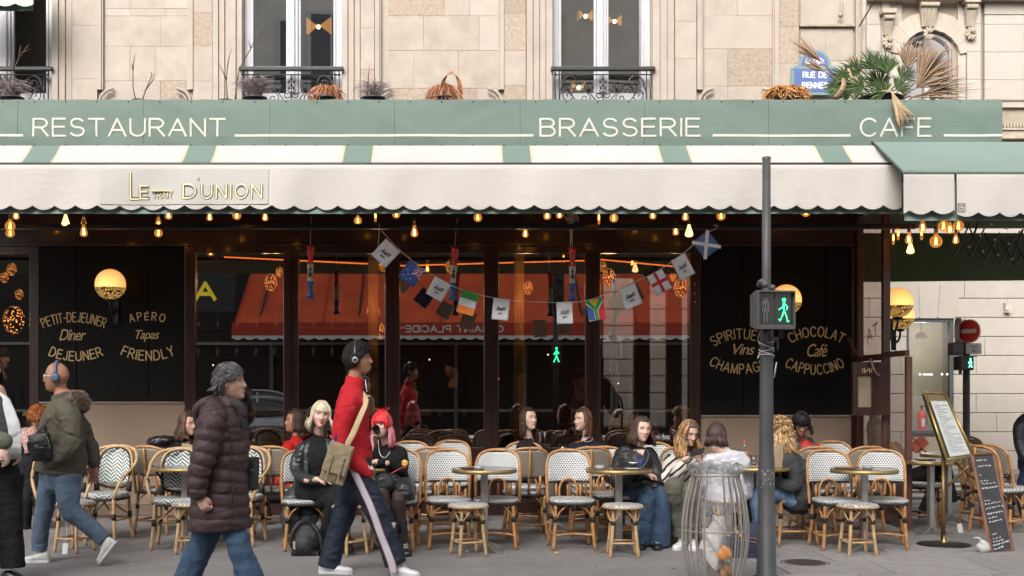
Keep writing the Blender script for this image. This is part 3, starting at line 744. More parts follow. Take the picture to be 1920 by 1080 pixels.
# ------------------------------------------------------------------ terrace roof, banner and awnings
roof = thing('terrace_roof','dark timber roof over the cafe terrace carrying the green banner','canopy',(0,11.5,3.6))
OR = (0,11.5,3.6)
DB = 11.4
CEIL = M('dark_ceiling',(.05,.03,.02),.45,var=.3,scale=3)
def rk(mb,name,mats,smooth=False,bev=0): return mb.build(name,mats,roof,smooth,OR,bev)
b = MB();b.bb(-14,5.0,11.5,13.93,3.62,3.72)
rk(b,'ceiling',CEIL)
b = MB();b.bb(-14,5.04,11.46,13.96,3.722,3.95);rk(b,'deck',M('lead_roof',(.12,.12,.12),.7))
for k in range(9):
    b = MB();b.bb(-10 + k * 1.8,-9.9 + k * 1.8,11.6,13.9,3.5,3.619);rk(b,'rafter',MAHOG)
# black beam running across under the awning
b = MB();zbm = Z(425,12.4);b.bb(-14,X(1716,12.4),12.37,12.43,zbm - .025,zbm + .025)
tag(b.build('terrace_beam',BLACKPL,org=(0,12.4,zbm),bev=.008),'thin black rail running the whole width under the awning','rail')
# banner made of stitched canvas panels
ban = thing('banner','long sage green canvas banner lettered restaurant brasserie cafe','banner',(0,DB,4.0))
OB = (0,DB,4.0)
seams = [-420,-200,35,270,507,740,975,1208,1440,1672,1877]
ztb,zbb = Z(187,DB),Z(276,DB)
from mathutils import noise as _ns
def bany(x,z):
    v = (z - zbb) / (ztb - zbb);e = max(0,min(1,min(v,1 - v) * 5))
    n1 = _ns.noise(Vector((x * 1.1,z * 1.6,3)));n2 = abs(_ns.noise(Vector((x * 2.2 + z * 2.6,z * 1.2 - x * .4,7))));n3 = abs(_ns.noise(Vector((x * 2.6 - z * 3.4,z * 1.5,17))))
    return DB - .02 + e * (.016 * n1 + .018 * n2 + .012 * n3 - .010)
for i in range(len(seams) - 1):
    x0,x1 = X(seams[i],DB),X(seams[i + 1],DB)
    def fn(u,v,x0=x0,x1=x1):
        x = x0 + .0015 + (x1 - x0 - .003) * u;z = zbb + (ztb - zbb) * v
        e = .005 * abs(math.sin(u * math.pi * 4))
        return (x,bany(x,z),z - (e if v > .99 else -e if v < .01 else 0))
    m_ = MB();m_.grid(fn,40,14);m_.build('canvas_panel',GREEN,ban,True,OB)
m_ = MB();m_.bb(X(-420,DB),X(1875,DB),DB + .03,DB + .05,zbb + .01,ztb - .01);m_.build('backing',IRON,ban,False,OB)
m_ = MB()
for i in range(len(seams) - 1):
    for k in range(4):
        xx = seams[i] + (seams[i + 1] - seams[i]) * (k + .5) / 4
        m_.ell(P(xx,191,DB - .022),(.008,.004,.008),seg=6,rings=4);m_.ell(P(xx,272,DB - .022),(.008,.004,.008),seg=6,rings=4)
stuff(m_.build('eyelets',IRON,ban,True,OB))
yl = DB - .022
for s_,a,c in (('RESTAURANT',63,424),('BRASSERIE',1011,1312),('CAFE',1610,1744)):
    cc = P((a + c) / 2,240,DB)
    lt = text_on('lettering',s_,CREAM,(cc.x,0,cc.z),(c - a) / F * DB,36 / F * DB,ban,extr=.002,org=OB,weight=.12,gap=.22)
    for v_ in lt.data.vertices: v_.co.y += bany(v_.co.x + OB[0],v_.co.z + OB[2]) - .004
for a,c in ((-300,46),(441,1000),(1335,1593),(1767,1876)):
    m_ = MB();za,zz = Z(257.3,DB),Z(252.7,DB)
    m_.grid(lambda u,v: (X(a,DB) + (X(c,DB) - X(a,DB)) * u,bany(X(a,DB) + (X(c,DB) - X(a,DB)) * u,(za + zz) / 2) - .004,za + (zz - za) * v),max(4,int((c - a) / 8)),1);m_.build('underline',CREAM,ban,False,OB)

# main awning: striped sheet, front bar, scalloped valance
DA = 11.0
aw = thing('main_awning','long awning with green and cream stripes above a cream scalloped valance','awning',(0,DA,3.3))
OA = (0,DA,3.3)
def stripe_mat():
    m,nt,bs = new_mat('striped_canvas');tc = nt.nodes.new('ShaderNodeTexCoord');sp = N(nt,'ShaderNodeSeparateXYZ');nt.links.new(tc.outputs['Object'],sp.inputs[0])
    per = 301.3 / F * DA;c0 = X(66,DA)
    u = math_(nt,'ABSOLUTE',math_(nt,'SUBTRACT',math_(nt,'FRACT',math_(nt,'ADD',math_(nt,'DIVIDE',math_(nt,'SUBTRACT',sp.outputs[0],c0),per),.5)),.5))
    no = N(nt,'ShaderNodeTexNoise',i_Scale=1.5,i_Detail=6.0);nt.links.new(tc.outputs['Object'],no.inputs['Vector'])
    wh_ = mixc(nt,no.outputs[0],(.42,.40,.375),(.53,.505,.475));gr = mixc(nt,no.outputs[0],(.125,.18,.15),(.165,.225,.19))
    c = mixc(nt,math_(nt,'LESS_THAN',u,.101),wh_,(.50,.41,.27));c = mixc(nt,math_(nt,'LESS_THAN',u,.088),c,gr)
    nt.links.new(c,bs.inputs['Base Color']);bs.inputs['Roughness'].default_value = .7
    nb = N(nt,'ShaderNodeTexNoise',i_Scale=2.2,i_Detail=3.0,i_Distortion=1.5);nt.links.new(tc.outputs['Object'],nb.inputs['Vector'])
    bp = N(nt,'ShaderNodeBump',i_Strength=.6,i_Distance=.04);nt.links.new(nb.outputs[0],bp.inputs['Height']);nt.links.new(bp.outputs[0],bs.inputs['Normal'])
    return m
STRIPE = stripe_mat()
zf,zbk = Z(306,DA),Z(273,11.30)
xe0,xe1 = X(-500,DA),X(1692,DA)
def roofn(u,v):
    x = xe0 + (xe1 - xe0) * u
    sag = -.012 * math.sin(math.pi * v) + .005 * math.sin(x * 4.1) * math.sin(math.pi * v)
    return (x,DA + .30 * v,zf + (zbk - zf) * v + sag)
m_ = MB();m_.grid(roofn,160,6);m_.build('striped_sheet',STRIPE,aw,True,OA)
def edge(u): return
def valance(par,px0,px1,D,ytop,ybot,org,amp=8.5,per=40.8,ph=0,folds=.012,mat=VALANCE,name='valance',nv=10,seed=1,thick=True):
    x0,x1 = X(px0,D),X(px1,D);n = max(8,int((px1 - px0) / 2.5));p_ = per / F * D;a_ = amp / F * D;zt_ = Z(ytop,D);zb_ = Z(ybot,D)
    rr = random.Random(seed);cs = [(rr.uniform(.8,5),rr.random() * 6,rr.uniform(-1,1)) for _ in range(7)]
    def fn(u,v):
        v = 1 if v > .999 else min(.985,v * nv / (nv - 1) * .985)
        x = x0 + (x1 - x0) * u
        low = zb_ + a_ - a_ * abs(math.sin(math.pi * (x - ph) / p_)) ** .8 if amp else zb_
        z = zt_ + (low - zt_) * v
        yy = 0
        for q,phs,k in cs: yy += k * folds * math.sin(q * x * 1.7 + phs + v * 1.2 * k) * (v ** .8) * .5
        yy += folds * .8 * math.sin(x * 2 * math.pi / (p_ * 6.9) + 1.5) ** 3 * v
        return (x,D - .006 + yy - .02 * v,z)
    m_ = MB();m_.grid(fn,n,nv);o = m_.build(name,mat,par,True,org)
    if thick:
        sd_ = o.modifiers.new('s','SOLIDIFY');sd_.thickness = .003;sd_.offset = 1
        pts = [Vector(fn(i / n,1)) + Vector((0,-.003,0)) for i in range(n + 1)]
        m_ = MB();m_.tube(pts,.0035,4);m_.build('edge_binding',M('dark_green_binding',(.05,.075,.06),.7),par,True,org)
    return fn
vf = valance(aw,-500,1691,DA,309,394.5,OA,ph=X(1105 / 2.572,DA),seed=4,folds=.024)
m_ = MB();m_.tube([(xe0,DA + .012,Z(307,DA)),(xe1,DA + .012,Z(307,DA))],.014,10);m_.build('front_bar',M('dark_bar',(.05,.045,.04),.5),aw,True,OA)
valance(aw,-500,1691,DA + .05,311,401.5,OA,amp=0,folds=.004,mat=GREENL,name='inner_valance',nv=3,thick=False)
# logo patch sewn on the valance
def on_val(px,py,off=.0):
    u = (X(px,DA) - xe0) / (X(1691,DA) - xe0);v = (py - 309) / (394.5 - 309);q = vf(u,v * .99);return Vector((X(px,DA),q[1] - .005 - off,Z(py,DA)))
m_ = MB();m_.grid(lambda u,v: on_val(190 + 314 * u,318 + 66 * v,.002),30,6);m_.build('logo_patch',LOGOP,aw,True,OA)
def on_logo(s_,px,py,w_,h_,sp=1.0):
    for k,(mt,wt) in enumerate(((M('dark_outline',(.09,.085,.05),.7),.21),(M('pale_gold_thread',(.74,.66,.40),.6),.10))):
        W,Hh = w_ / F * DA,h_ / F * DA;wt_ = wt * 29 / h_ if h_ > 20 else wt
        vs_,fs_ = stroke_text(s_,Hh,W,min(.5,wt_),.30,depth=.0015);c = P(px,py,DA);out = []
        for x_,z_,d_ in vs_:
            x = c.x + x_;z = c.z + z_;q = on_val(x / DA * F + HX,HY - (z - H) / DA * F,.007 + k * .003);out.append((x,q.y - d_,z))
        addmesh('lettering',out,fs_,mt,aw,False,None,OA)
on_logo('L',253,349,15,53);on_logo('E',271,361,15,27);on_logo('TRAIT',306,367,38,13);on_logo('D',357,360,23,29);on_logo("'",373,342,0,20);on_logo('UNION',436,360,112,29,1.05)
m_ = MB();a = on_val(286,359,.009);c = on_val(326,359,.009);m_.bb(a.x,c.x,min(a.y,c.y) - .002,max(a.y,c.y),a.z - .005,a.z + .004);m_.build('lettering_bar',M('thread_bar',(.6,.52,.28),.6),aw,False,OA)
# folding arms under the awning
for px in (40,420,800,1180,1560): m_ = MB();m_.tube([(X(px,11.8),13.8,3.5),(X(px,11.8) + .3,12.4,3.46),(X(px,11.8),11.06,3.42)],.018,6);m_.build('folding_arm',BLACKPL,aw,False,OA)

# right awning: plain green sheet over the corner
DR = 10.6
ra = thing('corner_awning','plain sage green awning over the corner with a slit cream valance','awning',(4.5,DR,3.3))
ORA = (4.5,DR,3.3)
zr0,zr1 = Z(322,DR),Z(266,11.36)
xr0 = X(1692,DR);xrb = X(1635,11.36)
m_ = MB();m_.grid(lambda u,v: ((xr0 + (9.2 - xr0) * u) * (1 - v) + (xrb + (9.2 - xrb) * u) * v,DR + .76 * v,zr0 + (zr1 - zr0) * v - .02 * math.sin(math.pi * v) * (1 + .4 * math.sin(u * 9))),40,6)
m_.build('sheet',GREENL,ra,True,ORA)
m_ = MB();m_.tube([(xr0,DR,zr0),(9.2,DR,zr0)],.022,10);m_.build('front_bar',GREENL,ra,True,ORA)
m_ = MB();m_.tube([(xr0,DR,zr0),(xrb,11.36,zr1)],.010,8);m_.build('edge_hem',M('dark_green_hem',(.05,.07,.06),.7),ra,True,ORA)
f1 = valance(ra,1694,1789,DR,325,403,ORA,ph=X(1746,DR),seed=9,folds=.028)
f2 = valance(ra,1793,2600,DR,325,408,ORA,ph=X(1830,DR),seed=12,folds=.028)
valance(ra,1694,2600,DR + .06,323,414.5,ORA,amp=0,folds=.004,mat=GREENL,name='inner_valance',nv=3,thick=False)
# small printed square emblem by the slit: two dots and a stroke
m_ = MB();c = P(1803,389,DR - .03);s_ = .028
for dx in (-1,1): m_.box((c.x + dx * s_,c.y,c.z),(.004,.003,.07));m_.box((c.x,c.y,c.z + dx * .035),(.056,.003,.004))
for dx in (-.012,.012): m_.box((c.x + dx,c.y,c.z + .014),(.008,.003,.010))
m_.box((c.x,c.y,c.z - .012),(.026,.003,.006));m_.build('printed_emblem',IRON,ra,False,ORA)
# side terrace roof and its far green valance
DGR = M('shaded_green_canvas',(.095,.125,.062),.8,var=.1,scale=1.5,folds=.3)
st = thing('side_awning','dark green side awning stretching back along the side street','awning',(5.5,14.5,3.6));OS = (5.5,14.5,3.6)
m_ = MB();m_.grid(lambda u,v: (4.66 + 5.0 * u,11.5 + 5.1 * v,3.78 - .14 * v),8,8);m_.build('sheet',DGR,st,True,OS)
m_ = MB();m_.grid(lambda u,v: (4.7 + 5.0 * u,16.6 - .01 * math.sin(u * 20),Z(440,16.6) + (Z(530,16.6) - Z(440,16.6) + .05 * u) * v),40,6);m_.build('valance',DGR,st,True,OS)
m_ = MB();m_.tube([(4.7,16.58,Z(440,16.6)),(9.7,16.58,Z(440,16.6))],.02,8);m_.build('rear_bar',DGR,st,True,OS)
# scissor lattice arms
DL = 12.6
xs_ = [1790,1818,1846,1874,1902,1930]
def bar_(p_,r_): m_ = MB();m_.tube(p_,r_,6);m_.build('scissor_arm',BLACKPL,st,False,OS)
for k in range(5): bar_([P(xs_[k],420 + k * 8,DL),P(xs_[k + 1],478 + k * 6,DL)],.009);bar_([P(xs_[k],478 + k * 6,DL + .03),P(xs_[k + 1],420 + k * 8,DL + .03)],.009)
bar_([P(1818,462,DL),P(1836,412,DL)],.012);bar_([P(1897,486,DL),P(1918,430,DL)],.012)
for (px,py) in ((1811,434),(1838,442),(1865,449),(1892,457),(1843,471),(1871,478),(1817,463),(1897,486),(1886,428),(1912,435),(1859,420)): m_ = MB();m_.ell(P(px,py,DL - .02),.014,seg=8,rings=5);m_.build('rivet',STEEL,st,True,OS)

# ------------------------------------------------------------------ bank building across the side street
DBK = 21.0
bk = thing('bank_building','smooth coursed stone building across the side street with an arched upper window','building',(9,DBK,0));OK_ = (9,DBK,0)
def bkk(mb,name,mats,par=None,smooth=False,bev=0): return mb.build(name,mats,par or bk,smooth,OK_,bev)
gx0,gx1,gz0,gz1 = X(1700,DBK),X(1788,DBK),Z(815,DBK),Z(598,DBK)
ax0,ax1 = X(1692,DBK),X(1797,DBK);az0 = Z(200,DBK)
azs = Z(92,DBK);rise = .33
xl,xr = 5.3,17
b = MB();b.bb(xl,gx0,DBK + .08,DBK + .5,0,12);b.bb(gx1,xr,DBK + .08,DBK + .5,0,12)
b.bb(gx0,gx1,DBK + .08,DBK + .5,0,gz0);b.bb(gx0,gx1,DBK + .08,DBK + .5,gz1,az0 - .4);b.bb(gx0,gx1,DBK + .08,DBK + .5,azs + rise,12)
bkk(b,'wall',JOINTB)
rows = [0.03 + .33 * k for k in range(17)]
for k in range(len(rows) - 1):
    z0,z1 = rows[k],rows[k + 1];x = 5.6 - (k % 2) * .55;rr = random.Random(k + 40)
    if z0 > 5.5: break
    while x < 13.0:
        dx = rr.choice((1.1,1.3,1.5));x1 = x + dx
        segs = [(x,x1)]
        if z1 > gz0 + .02 and z0 < gz1 - .02:
            segs = []
            if x < gx0: segs.append((x,min(x1,gx0)))
            if x1 > gx1: segs.append((max(x,gx1),x1))
        for (s0,s1) in segs:
            if s1 - s0 < .05: continue
            m_ = MB();m_.bb(s0 + .0025,s1 - .0025,DBK,DBK + .079,z0 + .005,z1 - .005);bkk(m_,'stone_block',STONEB,bev=.008)
        x = x1
b = MB();b.bb(-2,6.5,24.0,24.3,0,9);bkk(b,'rear_wall_face',JOINTB)
for k in range(16):      # course lines seen through the cafe's far windows
    m_ = MB();m_.bb(-2,6.5,23.95,23.999,rows[k] + .01,rows[k + 1] - .01);bkk(m_,'stone_course',STONEB,bev=.006)
# fan of voussoirs over the ground floor window
for k,(xa_,xb2,xc,xd) in enumerate(((1700,1724,1712,1722),(1724,1757,1730,1763),(1757,1790,1771,1804))):
    m_ = MB();za,zz = Z(597,DBK),Z(531,DBK)
    m_.poly([(X(xa_ + 1,DBK),DBK - .012,za),(X(xb2 - 1,DBK),DBK - .012,za),(X(xd - 1,DBK),DBK - .012,zz),(X(xc - 8,DBK),DBK - .012,zz)],(0,0,0),(0,.011,0));bkk(m_,'voussoir',STONEB,bev=.004)
# upper storey
for (x0,x1,z0,z1,yf) in ((X(1625,DBK),X(1652,DBK),6.3,9.5,0),(X(1652,DBK),X(1668,DBK),6.3,9.5,-.03),(X(1668,DBK),ax0,6.3,9.0,.02),(ax1,X(1812,DBK),6.3,8.2,.02),(X(1812,DBK),X(1838,DBK),6.3,9.2,-.03),(X(1846,DBK),13.2,6.3,7.9,.0),(X(1846,DBK),13.2,7.91,9.4,.0)):
    n = max(1,int((x1 - x0) / .6));zz = z0
    while zz < z1:
        z2 = min(z1,zz + .48)
        for q in range(n):
            m_ = MB();m_.bb(x0 + (x1 - x0) * q / n + .002,x0 + (x1 - x0) * (q + 1) / n - .002,DBK + yf,DBK + .079,zz + .002,z2 - .002);bkk(m_,'stone_block',STONE2 if q % 2 else STONEB,bev=.004)
        zz = z2
# arched head of voussoir stones
cx = (ax0 + ax1) / 2;hw = (ax1 - ax0) / 2;R_ = (hw * hw + rise * rise) / (2 * rise);cz = azs + rise - R_;th = math.asin(hw / R_)
for k in range(9):
    t0 = -th * 1.15 + 2.3 * th * k / 9;t1 = t0 + 2.3 * th / 9
    pts = [(cx + R_ * math.sin(t0),DBK - .02,cz + R_ * math.cos(t0)),(cx + R_ * math.sin(t1),DBK - .02,cz + R_ * math.cos(t1)),(cx + (R_ + .32) * math.sin(t1),DBK - .02,cz + (R_ + .32) * math.cos(t1)),(cx + (R_ + .32) * math.sin(t0),DBK - .02,cz + (R_ + .32) * math.cos(t0))]
    m_ = MB();m_.poly(pts,(0,0,0),(0,.098,0));bkk(m_,'voussoir',STONE2,bev=.005)
# keystone and corbels with carved leaves
def corbel(px,y0,y1,wpx,wb):
    m_ = MB();x0 = X(px,DBK);w_ = wpx / 108.4 / 2;w2 = wb / 108.4 / 2
    m_.poly([(x0 - w_,DBK - .16,Z(y0,DBK)),(x0 + w_,DBK - .16,Z(y0,DBK)),(x0 + w2,DBK - .07,Z(y1,DBK)),(x0 - w2,DBK - .07,Z(y1,DBK))],(0,0,0),(0,.09,0))
    m_.bb(x0 - w_ - .04,x0 + w_ + .04,DBK - .2,DBK - .02,Z(y0,DBK),Z(y0 - 8,DBK))
    m_.tube([(x0 - w_,DBK - .17,Z(y0 + 8,DBK)),(x0 + w_,DBK - .17,Z(y0 + 8,DBK))],.035,8)
    for k in (-.5,0,.5): m_.tube([(x0 + k * w_,DBK - .15,Z(y0 + 14,DBK)),(x0 + k * w2,DBK - .085,Z(y1,DBK))],.02,6)
    bkk(m_,'corbel',STONEC,smooth=False)
    m_ = MB();rr = random.Random(px)
    for k in range(16):
        an = k / 16 * 6.28;q = .07 if k % 2 else .035
        m_.ell((x0 + q * math.cos(an),DBK - .1,Z(y1 + 10,DBK) - .5 * k * .008 + q * math.sin(an)),(.03,.03,.035),seg=6,rings=4)
    bkk(m_,'carved_leaves',STONEC,smooth=True)
corbel(1737,6,52,34,22);corbel(1661,30,68,18,14);corbel(1816,10,52,20,14)
m_ = MB();m_.bb(X(1620,DBK),14,DBK - .22,DBK - .02,Z(4,DBK),Z(-12,DBK));bkk(m_,'cornice',STONE2,bev=.02)
m_ = MB();m_.bb(X(1850,DBK),14,DBK - .12,DBK - .001,Z(262,DBK),Z(247,DBK));m_.bb(X(1850,DBK),14,DBK - .16,DBK - .001,Z(247,DBK) + .001,Z(243,DBK))
for k in range(26): m_.bb(X(1856,DBK) + k * .055,X(1856,DBK) + k * .055 + .035,DBK - .17,DBK - .121,Z(242,DBK),Z(235,DBK))
bkk(m_,'string_course',STONEC)
m_ = MB();m_.bb(X(1850,DBK),14,DBK - .03,DBK - .001,Z(189,DBK),Z(186,DBK));bkk(m_,'ledge',JOINTB)
# arched window: frame, sash, panes
WGR = M('warm_grey_frame',(.42,.38,.36),.5)
m_ = MB();fw = .08
m_.bb(ax0,ax0 + .14,DBK + .12,DBK + .2,az0 - .4,azs + .05);m_.bb(ax1 - .10,ax1,DBK + .12,DBK + .2,az0 - .4,azs + .05);m_.bb(cx - .06,cx + .06,DBK + .10,DBK + .2,az0 - .4,azs + rise - .08)
arc = [(cx + (R_ - .04) * math.sin(t),DBK + .15,cz + (R_ - .04) * math.cos(t)) for t in np.linspace(-th,th,13)];m_.tube(arc,.06,6)
aw_ = bkk(m_,'window',WGR)
m_ = MB();m_._add([(ax0,DBK + .17,az0 - .4),(ax1,DBK + .17,az0 - .4),(ax1,DBK + .17,azs + rise),(ax0,DBK + .17,azs + rise)],[(0,1,2,3)]);bkk(m_,'pane',glass_mat('bank_glass',tint=(.5,.5,.5),refl=.25),aw_)
m_ = MB();m_.bb(ax0 - .3,ax1 + .3,DBK + 1,DBK + 1.1,5.5,9);bkk(m_,'curtain',M('grey_curtain',(.22,.19,.17),.9),aw_)
# ground floor window with pale corridor behind
FRG = M('slate_frame',(.055,.065,.075),.45)
m_ = MB();t_ = .055
m_.bb(gx0,gx0 + t_,DBK + .03,DBK + .12,gz0,gz1);m_.bb(gx1 - t_,gx1,DBK + .03,DBK + .12,gz0,gz1);m_.bb(gx0 + t_,gx1 - t_,DBK + .03,DBK + .12,gz1 - t_,gz1);m_.bb(gx0 + t_,gx1 - t_,DBK + .03,DBK + .12,gz0,gz0 + t_ * 1.3)
gw = bkk(m_,'window',FRG,bev=.006)
m_ = MB();m_._add([(gx0 + t_,DBK + .08,gz0),(gx1 - t_,DBK + .08,gz0),(gx1 - t_,DBK + .08,gz1),(gx0 + t_,DBK + .08,gz1)],[(0,1,2,3)]);bkk(m_,'pane',glass_mat('bank_shop_glass',tint=(.8,.8,.78),refl=.12),gw)
m_ = MB();m_.bb(gx0 - .2,gx0 + .28,DBK + .9,DBK + 1.0,.2,3.0);bkk(m_,'inner_column',M('pale_inner_wall',(.62,.66,.64),.7),gw)
m_ = MB();m_.bb(gx0 - .5,gx1 + .8,DBK + 2.2,DBK + 2.3,.0,3.2);bkk(m_,'inner_wall',M('olive_inner_wall',(.34,.33,.26),.8,var=.3,scale=1.5),gw)
m_ = MB()
for px in (1725,1766,1776): m_.ell(P(px,702,DBK + .075),(.024,.004,.024),seg=10,rings=4)
m_.bb(X(1733,DBK),X(1752,DBK),DBK + .07,DBK + .074,Z(704,DBK),Z(700,DBK));bkk(m_,'window_dots',WHITEC,gw)
l_ = bpy.data.lights.new('bank_lamp_glow','POINT');l_.energy = 30;l_.color = (1,.9,.8);l_.shadow_soft_size = .1;lo = bpy.data.objects.new('bank_lamp_glow',l_);COL.objects.link(lo);lo.location = P(1727,632,DBK + 1.3)
fe = thing('fire_extinguisher','red fire extinguisher standing behind the ground floor bank window','fire extinguisher',(X(1726,DBK + .5),DBK + .45,Z(810,DBK + .45)))
m_ = MB();m_.lathe((0,0,0),[(.07,0),(.075,.03),(.075,.30),(.05,.37),(.025,.40)],16);m_.build('cylinder',REDM,fe,True)
m_ = MB();m_.tube([(0,0,.4),(0,0,.45)],.02,8);m_.tube([(.0,0,.45),(.06,-.02,.44),(.085,-.02,.3),(.085,-.02,.12)],.01,6,n=4);m_.box((.02,0,.46),(.11,.02,.02));m_.build('nozzle',BLACKPL,fe)
m_ = MB();m_.bb(-.03,.03,-.078,-.07,.1,.24);m_.build('sticker',PAPER,fe)
m_ = MB();m_.bb(gx0 - .1,gx1 + .1,DBK + .52,DBK + .9,Z(812,DBK) - .1,Z(811,DBK));bkk(m_,'inner_sill',FRG,gw)
pl = thing('pendant_lamp','pink dome pendant lamp hanging behind the bank window','lamp',P(1727,632,DBK + .6))
m_ = MB();m_.lathe((0,0,0),[(.0,.09),(.05,.085),(.09,.05),(.105,0),(.10,-.02)],16,cap=False);m_.build('lamp_shade',M('pink_glass',(.62,.42,.38),.3,emit=.15),pl,True)
m_ = MB();m_.tube([(0,0,.09),(0,0,.5)],.006,5);m_.build('cord',BLACKPL,pl)
m_ = MB();m_.box(P(1889,577,DBK - .05),(.10,.08,.17));m_.ell(P(1889,580,DBK - .1),(.03,.02,.03),seg=8,rings=5)
tag(m_.build('alarm_box',M('beige_plastic',(.42,.39,.35),.5),org=(X(1889,DBK),DBK,2.8)),'small beige alarm box on the bank wall above the traffic sign','alarm box')

# ------------------------------------------------------------------ opposite side of the street, seen only in the panes
op = thing('opposite_building','grey stone building across the street mirrored in the cafe panes','building',(0,-8,0));OO = (0,-8,0)
OPS = M('grey_opposite_stone',(.55,.52,.45),.85,var=.12,scale=2,stain=.3)
def opk(mb,name,mats,par=None,bev=0): return mb.build(name,mats,par or op,False,OO,bev)
b = MB();b.bb(-16,10.5,-8.4,-8,5.6,13.6)
b.bb(-16,10.5,-8.0,-7.6,9.35,9.55)
opk(b,'wall',OPS)
b = MB();b.bb(-16,10.5,-8.6,-8.3,0,5.6);opk(b,'dark_shopfront',DARKIN)
for k in range(8):
    x0 = -14.2 + k * 3.1
    for z0 in (6.2,10.3):
        b = MB();b.bb(x0 - .12,x0 + 1.32,-8.0,-7.86,z0 - .1,z0 + 2.3);wn = opk(b,'window',WHITEWOOD)
        b = MB();b.bb(x0,x0 + .57,-7.86,-7.85,z0,z0 + 2.2);b.bb(x0 + .63,x0 + 1.2,-7.86,-7.85,z0,z0 + 2.2);opk(b,'pane',M('dark_pane',(.03,.035,.04),.1),wn)
oa = thing('orange_awning','orange cafe awning across the street mirrored in the panes','awning',(0,-5,3));OOA = (0,-5,3)
ORG = M('orange_canvas',(.62,.085,.02),.8,var=.3,scale=1.2,stain=.35,folds=.6);ORD_ = M('dark_red_canvas',(.42,.045,.02),.8)
b = MB();b.grid(lambda u,v: (-6.1 + 16 * u,-4 - 3.2 * v,3.15 + 2.1 * v - .05 * math.sin(math.pi * v)),20,6);b.build('sheet',ORG,oa,True,OOA)
b = MB();b.grid(lambda u,v: (-6.2 + 16.2 * u,-3.98,3.15 - .34 * v),60,2);b.build('valance',ORD_,oa,True,OOA)
b = MB();b.grid(lambda u,v: (-6.2 + 16.2 * u,-3.99,2.81 - (.06 + .06 * abs(math.sin(u * 160))) * v),400,1);b.build('white_scallop',PAPER,oa,False,OOA)
# shopfront with warm spots added against black reflections, cafe chairs and a silver car across the street, all only mirrored
for k in range(9): b = MB();b.bb(-14 + k * 2.7,-13.9 + k * 2.7,-8.3,-8.2,0,2.7);opk(b,'shop_post',M('grey_shop_post',(.2,.19,.18),.6))
for z_ in (.7,2.7): b = MB();b.bb(-16,10.5,-8.3,-8.22,z_,z_ + .08);opk(b,'shop_rail',M('pale_shop_rail',(.35,.33,.30),.6))
WSH_ = emit_mat('added_warm_glow',(1,.7,.4),2.5)
for k in range(7): b = MB();b.ell((-9 + k * 2.4 + .9 * math.sin(k * 5),-7.6,2.0 + .6 * math.sin(k * 3)),.022,seg=8,rings=6);opk(b,'added_spot',WSH_)  # invented glowing spots that brighten the mirrored shopfront
car = thing('parked_car','silver car parked across the street, mirrored low in the first pane','car',(-5.0,-2.2,-.12));SILV = M('silver_paint',(.40,.41,.42),.3,.6,coat=.6)
b = MB();b.ell((0,0,.62),(2.05,.84,.36),seg=28,rings=14);b.box((0,0,.5),(3.6,1.5,.4));b.remesh('body',SILV,car,.04,4);b = MB();b.ell((-.1,0,.95),(1.25,.68,.52),seg=24,rings=14);b.build('glasshouse',M('car_glass',(.02,.025,.03),.05,coat=1),car,True)
b = MB();b.tube([(-1.3,.62,.95),(-.7,.55,1.42),(.4,.55,1.44),(1.2,.62,.95)],.03,6,n=4);b.tube([(-.1,.58,.9),(-.1,.56,1.45)],.03,6);b.build('pillar',SILV,car,True)
for x_ in (-1.25,1.25):
    for y_ in (-.75,.75): b = MB();b.tube([(x_,y_ - .1,.32),(x_,y_ + .1,.32)],.32,20);wl_ = b.build('tyre',BLACKPL,car);b = MB();b.tube([(x_,y_ - .11,.32),(x_,y_ + .11,.32)],.19,14);b.build('rim',STEEL,wl_)
for y_ in (-.5,.5): b = MB();b.ell((1.95,y_,.66),(.08,.16,.08),seg=10,rings=6);b.build('headlight',WHITEC,car,True)
for k in range(7): b = MB();b.tube([(-6.1 + 2.66 * k,-3.985,3.17),(-6.1 + 2.66 * k,-7.18,5.26)],.02,5);b.build('seam',ORD_,oa,False,OOA)
for k in range(5): b = MB();b.tube([(-5.5 + 3 * k,-7.3,5.5),(-5.5 + 3 * k,-4.02,3.1)],.03,6);b.build('arm',IRON,oa,False,OOA)
RF = Matrix.Rotation(math.pi,3,'Z')
text_on('lettering','CAFE SAINT PLACIDE',PAPER,(-.15,-3.96,2.98),3.1,.20,oa,R=RF,offset=.012,org=OOA)
ys = thing('yellow_sign','black fascia with yellow capital letters mirrored in the first pane','sign',(-7,-5,4));
b = MB();b.bb(-1.2,.7,-.1,0,-.5,.6);b.build('board',IRON,ys)
text_on('lettering','AI',M('yellow_letters',(.75,.60,.03),.5,emit=.25),(-.2,.02,.05),.8,.55,ys,R=RF,offset=.02)
tr = thing('traffic_light','black traffic light post across the street mirrored in the fourth pane','traffic light',(1.12,.9,-.12))
tr.location = (X(1055,26.6),1.4,-.12)
b = MB();b.tube([(0,0,0),(0,0,4.3)],.06,10);b.build('post',IRON,tr,True)
b = MB();b.bb(-.16,.16,.05,.3,3.2,4.35);b.bb(-.1,.1,.05,.2,2.05,2.5);b.build('casing',BLACKPL,tr)
for z_ in (3.4,3.75,4.1): b = MB();b.tube([(0,.3,z_ + .05),(0,.52,z_ + .03)],.12,10,caps=False);b.build('hood',BLACKPL,tr)
GRN = emit_mat('green_walker_light',(.03,1,.30),3)
b = MB();b.ell((0,.21,2.42),(.025,.01,.025),seg=8,rings=5)
for p in ([(0,.21,2.39),(0,.21,2.26)],[(0,.21,2.26),(-.06,.21,2.12)],[(0,.21,2.26),(.05,.21,2.12)],[(0,.21,2.37),(-.06,.21,2.28)],[(0,.21,2.37),(.05,.21,2.3)]): b.tube(p,.012,5)
b.build('walking_figure',GRN,tr)
